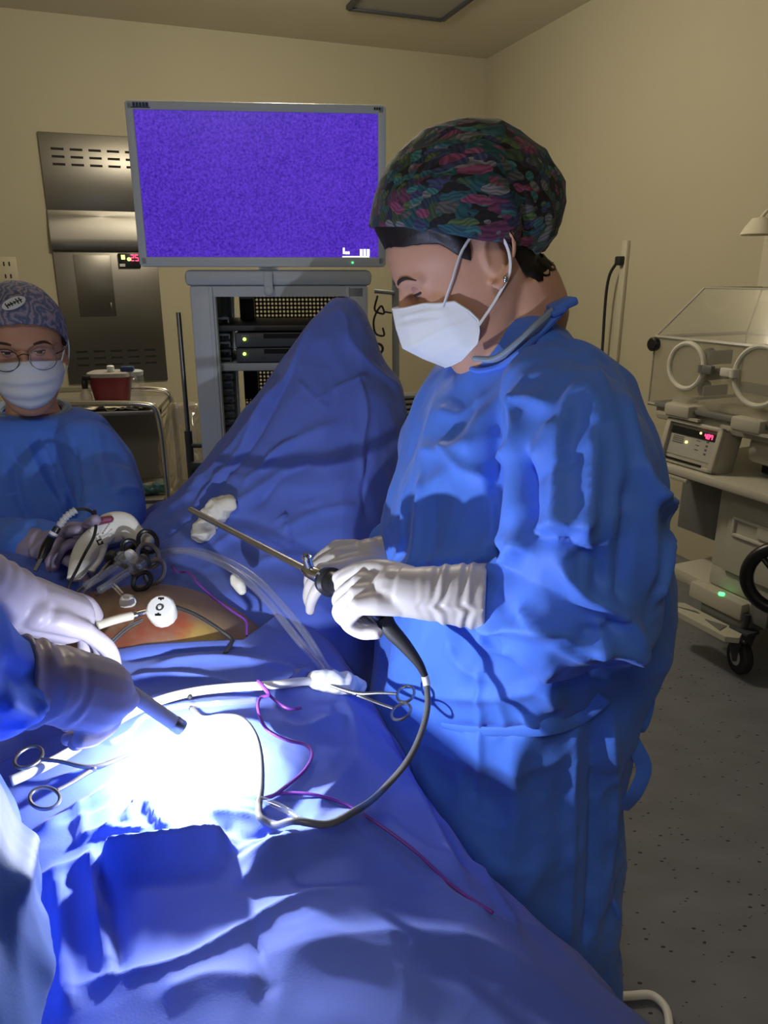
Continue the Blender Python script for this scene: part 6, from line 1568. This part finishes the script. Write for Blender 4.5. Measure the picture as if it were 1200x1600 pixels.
# ring-handled clamps
def clamp(name, label, jaw, r1, r2, piv, rad):
    t = thing(name, label, 'clamp', piv, 0, 'ring-handled clamps on the drape')
    n = nrm(np.cross(r1 - piv, r2 - piv)); n = n if n[2] > 0 else -n
    for k, (r, o_) in enumerate(((r1, 0.0014), (r2, -0.0014))):
        d = nrm(r - piv); b = MB()
        b.tube([jaw + n * o_ * .4, piv + n * o_, (piv + r) / 2 + n * o_, r - d * rad], [0.0013, 0.0028, 0.0022, 0.0022], 10, smooth=20)
        hf_ = part('half', b, m_dsteel, t)
        b = MB(); b.torus(r, rad, 0.0019, n, 30, 8, 1.18, 0.9, d); part('ring', b, m_dsteel, hf_)
    b = MB(); b.cyl(piv, 0.0036, 0.006, n, 14, 0.001); part('pivot', b, m_steel, t)
clamp('clamp', 'steel ring-handled clamp pointing at the surgeon\'s gown', onD(484, 1066, 0.008), P(634, 1084, 0.845), P(627, 1112, 0.815), P(556, 1084, 0.86), 0.0125)
clamp('clamp', 'steel ring-handled clamp beside the operator\'s gown on the left', onD(212, 1185, 0.008), onD(52, 1208, 0.022), onD(76, 1268, 0.018), onD(150, 1216, 0.014), 0.0135)

# white folded towel by the clamp and crumpled gauze on the leg drape
def crumple_ball(name, pts, r, m, label, cat, seed, amp=0.35):
    b = MB(); b.capsule(pts, r, seg=20, smooth=14); v, f = remesh(b, 0.0028, 2)
    n = vnormals(v, f); v = v + n * (np.mean(r) * amp * (1 - 2 * np.abs(vnoise(v, 60, seed)) + 0.5 * vnoise(v, 130, seed + 1)))[:, None]
    return tag(mesh_obj(name, v, f, m, None, sharp=None), label, cat)
m_gz = mat('gauze_cream', (0.66, 0.64, 0.58), 0.9, crumple=0.001, cscale=60)
crumple_ball('gauze', [onL(318, 838, 0.012), onL(332, 818, 0.014), onL(345, 804, 0.014), onL(358, 796, 0.012)], [0.016, 0.018, 0.020, 0.014], m_gz, 'crumpled cream gauze lying on the leg drape', 'gauze', 41)
crumple_ball('folded_towel', [onD(496, 1072, 0.010), onD(530, 1078, 0.012), onD(560, 1082, 0.010)], [0.012, 0.015, 0.010], mat('towel_white', (0.75, 0.77, 0.80), 0.9), 'small white folded towel at the drape edge by the clamp', 'towel', 43, 0.25)
crumple_ball('gauze', [P(366, 905, 1.06), P(375, 916, 1.05), P(380, 924, 1.045)], [0.008, 0.009, 0.006], m_gz, 'small cream pad clipped between the clear tubes', 'gauze', 47, 0.25)

# white stapler handle and its neighbours
stp = thing('stapler', 'white curved surgical stapler handle among the black instruments', 'stapler', P(150, 870, 1.18))
def blade(name, pts, rs, m, parent, flat=0.55, n=24, up=(0, 1, 0)):
    b = MB(); b.tube(pts, rs, 18, smooth=n, flat=flat, up=up); return part(name, b, m, parent, sharp=None)
blade('grip', [P(116, 905, 1.10), P(130, 872, 1.14), P(146, 846, 1.18), P(165, 830, 1.20)], [0.012, 0.021, 0.025, 0.024], m_white, stp)
blade('head', [P(150, 842, 1.18), P(172, 826, 1.20), P(196, 822, 1.20), P(214, 836, 1.19), P(236, 850, 1.18)], [0.018, 0.027, 0.024, 0.017, 0.013], m_white, stp)
b = MB(); b.capsule([P(152, 815, 1.185), P(172, 811, 1.19)], [0.007, 0.006]); part('button', b, mat('plum_button', (0.20, 0.04, 0.10), 0.4), stp)
b = MB()
Rc = np.stack([nrm(V3(1, 0, 0.35)), V3(0, -1, 0), nrm(np.cross(nrm(V3(1, 0, 0.35)), V3(0, -1, 0)))], 1)
for (dx, dz, sx, sz) in ((-0.0035, 0, 0.002, 0.009), (0, 0.0035, 0.009, 0.002), (0, -0.0035, 0.009, 0.002), (0.0035, 0.002, 0.002, 0.005)): b.box(P(156, 847, 1.152) + Rc @ V3(dx, 0, dz), (sx, 0.002, sz), Rc)
part('logo_mark', b, m_black, stp, smooth=False)
b = MB()
for k in range(5): b.box(P(163 + 2.6 * k, 838 - 2.6 * k, 1.166), (0.003, 0.0015, 0.002), Rc)
part('printed_line', b, m_grey, stp, smooth=False)
blade('trigger', [P(160, 850, 1.17), P(150, 872, 1.15), P(140, 892, 1.12)], [0.010, 0.012, 0.008], m_white, stp)
cable('black_lead', [P(148, 798, 1.20), P(150, 820, 1.17), P(146, 840, 1.14), P(132, 866, 1.11), P(120, 890, 1.085), P(108, 915, 1.06), P(105, 935, 1.05)], 0.0026, m_rubber, 'thin black lead hanging in front of the white stapler', seg=8)
lc = thing('light_cable', 'light cable with ribbed white boot and black connector near the assistant', 'cable', P(80, 845, 1.17))
b = MB(); b.tube([P(150, 806, 1.19), P(138, 797, 1.20), P(122, 796, 1.20), P(110, 803, 1.195)], 0.0026, 8, smooth=20); part('cord', b, m_rubber, lc)
b = MB(); q_ = catmull(np.array([P(118, 797, 1.20), P(105, 806, 1.19), P(92, 822, 1.18)]), 24); b.tube(q_, [0.0052 + 0.0014 * (k % 4 < 2) for k in range(24)], 12); part('ribbed_boot', b, m_grey, lc)
b = MB(); b.tube([P(90, 824, 1.18), P(84, 834, 1.175)], 0.0062, 14); part('neck', b, m_black, lc)
b = MB(); b.tube([P(86, 832, 1.175), P(80, 840, 1.17)], 0.0072, 14); part('blue_band', b, m_blue_b, lc)
b = MB(); b.tube([P(85, 832, 1.173), P(82.5, 836, 1.171)], 0.0078, 14); part('white_band', b, m_white, lc)
b = MB(); b.tube([P(80, 840, 1.17), P(72, 856, 1.155), P(64, 874, 1.14)], [0.0072, 0.0085, 0.0058], 14, smooth=12); part('connector', b, m_black, lc)
b = MB(); b.tube([P(64, 874, 1.14), P(55, 892, 1.125)], 0.0036, 12); part('plug_tip', b, m_steel, lc)
# black ring-handled graspers
def grasper(label, base, ringpts, shaft_to, mh, rr):
    t = thing('grasper', label, 'instrument', base, 0, 'laparoscopic hand instruments'); c = np.mean(ringpts, axis=0)
    for k, rp in enumerate(ringpts):
        n = nrm(V3(0.25, -0.85, 0.45)); d = nrm(rp - base); hb_ = part('handle', MB().tube([base, (base + rp) / 2 + V3(0, 0, 0.004), rp - d * rr * .9], [0.007, 0.005, 0.0045], 12, smooth=14), mh, t)
        part('finger_ring', MB().torus(rp, rr, 0.0038, n, 30, 8, 1.1, 0.85, d), mh, hb_)
    part('knob', MB().lathe([(0.006, -0.008), (0.012, -0.006), (0.012, 0.006), (0.006, 0.008)], base, nrm(shaft_to - base), 16), m_black, t)
    part('shaft', MB().tube([base, shaft_to], 0.0025, 10), m_dsteel, t)
grasper('black grasper with one upright ring handle by the stapler', P(196, 864, 1.16), [P(231, 846, 1.16), P(214, 878, 1.13)], P(120, 925, 1.06), m_black, 0.017)
grasper('steel grasper with bright finger loops above the belly', P(206, 884, 1.12), [P(242, 893, 1.11), P(232, 868, 1.13)], P(150, 930, 1.04), m_dsteel, 0.018)
grasper('black grasper lying low beside the clear trocars', P(176, 872, 1.12), [P(204, 858, 1.13), P(222, 908, 1.08)], P(126, 932, 1.03), m_black, 0.014)
# clear trocars lying side by side
for k, (a_, c_, lab) in enumerate(((P(150, 905, 1.05), P(186, 882, 1.09), 'clear plastic trocar nearest the stapler grip'), (P(172, 912, 1.04), P(206, 890, 1.075), 'clear plastic trocar lying next to the belly skin'))):
    d = nrm(c_ - a_); t = thing('trocar', lab, 'trocar', a_, 0, 'clear trocars')
    part('cannula', MB().tube([a_ - d * 0.02, a_, c_], 0.0062, 14), m_clear_t, t)
    part('housing', MB().lathe([(0.008, 0), (0.014, 0.003), (0.015, 0.018), (0.011, 0.024)], c_, d, 18), m_clear_t, t)
    part('seal', MB().lathe([(0.009, 0), (0.0125, 0.002), (0.0125, 0.007), (0.006, 0.009)], c_ + d * 0.022, d, 18), m_dgrey if k else m_white, t)
    part('thread', MB().tube(catmull(np.array([a_ + d * 0.004 * j + 0.0068 * (np.cos(j * 1.6) * V3(0, 0, 1) + np.sin(j * 1.6) * nrm(np.cross(d, V3(0, 0, 1)))) for j in range(9)]), 40), 0.0009, 6), m_clear_t, t)
cp = thing('trocar_tip', 'small white plastic tip lying on the belly skin', 'cap', P(200, 938, 1.0))
part('cone', MB().lathe([(0.008, 0), (0.0115, 0.002), (0.011, 0.010), (0.006, 0.018)], P(196, 940, 0.995), nrm(V3(0.7, -0.5, 0.2)), 16), m_white, cp); part('stem', MB().tube([P(192, 930, 1.01), P(178, 915, 1.03)], 0.004, 10), m_clear_t, cp)

# ------------------------------------------------------------------ steel trolley behind the assistant
TR = rot_loc(P(185, 640, 2.75) * V3(1, 1, 0), math.radians(8))
tro = thing('steel_trolley', 'chrome tube trolley with two shelves below the steel cabinet front', 'trolley', TR.o, math.radians(8))
def trp(name, mb, m, parent, **k): return part(name, LMB(TR, mb), m, parent, **k)
zt_ = on_plane(TR, 200, 632, 0)[1]; xr_ = on_plane(TR, 252, 700, 0)[0]; xl_ = xr_ - 0.58; zsf = on_plane(TR, 230, 778, 0)[1]; dp_ = 0.38
for y in (0, dp_):
    b = MB(); b.tube([(xl_, y, 0.08), (xl_, y, zt_ - 0.05), (xl_ + 0.015, y, zt_ - 0.012), (xl_ + 0.06, y, zt_), (xr_ - 0.06, y, zt_), (xr_ - 0.015, y, zt_ - 0.012), (xr_, y, zt_ - 0.05), (xr_, y, 0.08)], 0.0115, 12, smooth=70); trp('tube_frame', b, m_chrome, tro)
for x in (xl_, xr_):
    for z_ in (zt_ - 0.06, zsf - 0.02): b = MB(); b.tube([(x, 0, z_), (x, dp_, z_)], 0.009, 10); trp('side_rail', b, m_chrome, tro)
    for y in (0, dp_): b = MB(); b.cyl((x, y, 0.04), 0.04, 0.024, (1, 0.3, 0), 18, 0.005); trp('caster', b, m_rubber, tro)
m_shelf = mat('dull_shelf', (0.33, 0.31, 0.27), 0.4, metal=0.8)
for z in (zt_ - 0.035, zsf - 0.02, 0.28):
    b = MB(); b.box(((xl_ + xr_) / 2, dp_ / 2, z), (xr_ - xl_ - 0.02, dp_ - 0.02, 0.018), bev=0.004); trp('shelf', b, m_shelf, tro)
b = MB(); b.box(((xl_ + xr_) / 2 + 0.02, dp_ - 0.03, (zt_ + zsf) / 2 - 0.04), (xr_ - xl_ - 0.12, 0.008, (zt_ - zsf) * 0.85)); trp('back_panel', b, mat('trolley_panel', (0.22, 0.21, 0.18), 0.5), tro)
zt2_ = zt_ - 0.024
# things on the trolley
sx = on_plane(TR, 172, 615, 0.12)[0]
shp = thing('sharps_bin', 'dark red sharps bin with white cap on the steel trolley', 'bin', TR.at(sx, 0.12, zt2_))
b = MB(); b.loft([TR.pts(superellipse(V3(sx, 0.16, z), V3(1, 0, 0), V3(0, 1, 0), rx, ry, 40, 4)) for z, rx, ry in ((zt2_ + 0.002, 0.055, 0.045), (zt2_ + 0.005, 0.060, 0.05), (zt2_ + 0.105, 0.078, 0.06), (zt2_ + 0.112, 0.08, 0.062))]); part('bucket', b, mat('dark_red_plastic', (0.16, 0.015, 0.03), 0.4), shp)
b = MB(); b.loft([TR.pts(superellipse(V3(sx, 0.16, z), V3(1, 0, 0), V3(0, 1, 0), rx, ry, 40, 4)) for z, rx, ry in ((zt2_ + 0.112, 0.084, 0.066), (zt2_ + 0.126, 0.082, 0.064), (zt2_ + 0.130, 0.07, 0.055))]); part('lid', b, mat('pale_lid', (0.30, 0.28, 0.27), 0.5), shp)
b = MB(); b.cyl((sx + 0.01, 0.13, zt2_ + 0.142), 0.014, 0.024, (0, 0, 1), 16, 0.003); trp('cap', b, m_white, shp)
b = MB(); b.box((sx + 0.07, 0.14, zt2_ + 0.140), (0.05, 0.03, 0.018), bev=0.004); trp('blue_clip', b, mat('dark_blue_plastic', (0.02, 0.05, 0.14), 0.5), shp)
bx = on_plane(TR, 134, 615, 0.1)[0]
bt = thing('bottle', 'small dark spray bottle with pale base on the steel trolley', 'bottle', TR.at(bx, 0.1, zt2_))
b = MB(); b.lathe([(0.018, 0.001), (0.022, 0.004), (0.022, 0.05), (0.012, 0.065), (0.010, 0.075)], (bx, 0.1, zt2_), (0, 0, 1), 18); trp('base', b, mat('milky_plastic', (0.5, 0.46, 0.40), 0.4), bt)
b = MB(); b.lathe([(0.011, 0.072), (0.012, 0.10), (0.009, 0.105)], (bx, 0.1, zt2_), (0, 0, 1), 14); b.box((bx + 0.008, 0.1, zt2_ + 0.112), (0.03, 0.014, 0.018), bev=0.004); trp('nozzle', b, m_black, bt)
jx = on_plane(TR, 213, 618, 0.16)[0]
jr = thing('jar', 'clear jar beside the red sharps bin on the trolley', 'jar', TR.at(jx, 0.16, zt2_))
b = MB(); b.lathe([(0.032, 0.001), (0.036, 0.005), (0.036, 0.10), (0.03, 0.112)], (jx, 0.16, zt2_), (0, 0, 1), 22); trp('glass', b, m_clear_t, jr)
b = MB(); b.lathe([(0.034, 0.112), (0.035, 0.128), (0.028, 0.132)], (jx, 0.16, zt2_), (0, 0, 1), 22); trp('lid', b, m_grey, jr)
for k, (px_, lab, sd) in enumerate(((160, 'crumpled cream paper packet in front of the sharps bin', 3), (192, 'flattened cream glove packet on the trolley edge', 7), (214, 'torn cream wrapper at the trolley corner', 11))):
    x = on_plane(TR, px_, 630, 0.05)[0]
    g = MB(); gx_, gy_ = np.meshgrid(np.linspace(-0.06, 0.06, 24), np.linspace(-0.045, 0.045, 20)); p_ = np.stack([gx_, gy_, 0 * gx_], 2).reshape(-1, 3)
    hz = 0.010 + 0.012 * vnoise(p_ + sd, 28, sd) + 0.006 * vnoise(p_ + sd, 60, sd + 1); G = np.stack([p_[:, 0] + x, p_[:, 1] + 0.055, zt2_ + 0.001 + np.maximum(hz, 0.001)], 1).reshape(20, 24, 3)
    g.grid(G); o = mesh_obj('paper_packet', TR.pts(g.verts()), g.f, mat('cream_paper', (0.56, 0.50, 0.38), 0.8), None, sharp=None); o.modifiers.new('t', 'SOLIDIFY').thickness = 0.003; tag(o, lab, 'packet', 'packets on the trolley')
# packets on the lower shelf
for k, (px_, col, lab, sd) in enumerate(((225, (0.50, 0.46, 0.36), 'cream packet on the trolley\'s lower shelf', 21), (240, (0.10, 0.24, 0.26), 'teal plastic bundle on the trolley\'s lower shelf', 25))):
    x = on_plane(TR, px_, 765, 0.08)[0]
    crumple_ball('bundle', [TR.at(x - 0.03, 0.08, zsf + 0.012), TR.at(x + 0.03, 0.09, zsf + 0.016)], [0.016, 0.02], mat('bundle_cloth', col, 0.7), lab, 'bundle', sd, 0.3)
# clear plastic bag hanging at the trolley's right and a drip stand
b = MB(); zb0, zb1 = zt_ - 0.02, zsf - 0.12; n = 40; m_ = 36; G = np.zeros((n, m_, 3)); xg0 = xr_ + 0.02
for i in range(n):
    for j in range(m_):
        a_ = 2 * math.pi * j / m_; t = i / (n - 1)
        wv_ = 0.055 + 0.05 * math.sin(math.pi * min(t * 1.1, 1)) + 0.012 * math.sin(5 * a_ + 9 * t) + 0.006 * math.sin(11 * a_ - 14 * t)
        G[i, j] = (xg0 + 0.075 + wv_ * 1.1 * math.cos(a_), 0.12 + wv_ * 0.7 * math.sin(a_), zb0 + (zb1 - zb0) * t)
b.loft([G[i] for i in range(n)]); b_o = trp('waste_bag', b, clear_material('bag_film', (0.70, 0.62, 0.52), 0.16, 0.16), None, sharp=None); tag(b_o, 'clear crinkled plastic bag hanging from the trolley end', 'bag')
dst = thing('drip_stand', 'slim metal drip stand between the trolley and the cart', 'stand', P(298, 700, 2.45) * V3(1, 1, 0))
q0 = P(279, 488, 2.45); q1 = P(296, 700, 2.45); dfl = V3(q1[0], q1[1], 0)
b = MB(); b.tube([V3(q1[0], q1[1], q0[2]), V3(q1[0], q1[1], 0.9)], 0.008, 12); part('upper_pole', b, m_dsteel, dst)
b = MB(); b.tube([V3(q1[0], q1[1], 0.98), V3(q1[0], q1[1], 0.06)], 0.013, 12); part('lower_pole', b, m_dgrey, dst)
b = MB(); b.tube([V3(q1[0], q1[1], 0.93), V3(q1[0] + 0.05, q1[1], 0.93)], 0.009, 10); b.box(V3(q1[0] + 0.03, q1[1], 0.86), (0.07, 0.04, 0.03), bev=0.006); part('clamp', b, m_dgrey, dst)
for k in range(5):
    a_ = k * 2 * math.pi / 5; e_ = V3(q1[0] + 0.24 * math.cos(a_), q1[1] + 0.24 * math.sin(a_), 0.06); b = MB(); b.tube([V3(q1[0], q1[1], 0.09), e_], [0.014, 0.010], 10); lg = part('foot', b, m_dgrey, dst); b = MB(); b.cyl(e_ - V3(0, 0, 0.032), 0.028, 0.02, (1, 0, 0), 14); part('caster', b, m_rubber, lg)

# white tubing on the floor at the lower right
cable('floor_tube', [PZ(940, 1560, 0.012), PZ(985, 1556, 0.012), PZ(1020, 1556, 0.012), PZ(1040, 1575, 0.012), PZ(1046, 1610, 0.012), PZ(1040, 1660, 0.012)], 0.009, m_white, 'white tube looping on the speckled floor', 'tube', seg=10)
# ------------------------------------------------------------------ light of the lit scope
def lamp(name, kind, loc, power, col, r=0.006, aim=None, size=80, blend=0.6):
    l = bpy.data.lights.new(name, kind); l.energy = power; l.color = col; l.shadow_soft_size = r
    o = bpy.data.objects.new(name, l); o.location = loc; C.objects.link(o)
    if kind == 'SPOT':
        l.spot_size = math.radians(size); l.spot_blend = blend
        o.rotation_euler = Vector(np.asarray(aim) - np.asarray(loc)).to_track_quat('-Z', 'Y').to_euler()
    return o
lamp('scope_beam', 'SPOT', SCOPE_TIP, 2.5, (0.92, 0.96, 1.0), 0.004, onD(308, 1186), 110, 0.9)
lamp('scope_glow', 'POINT', SCOPE_TIP, 6.8, (0.90, 0.95, 1.0), 0.005)
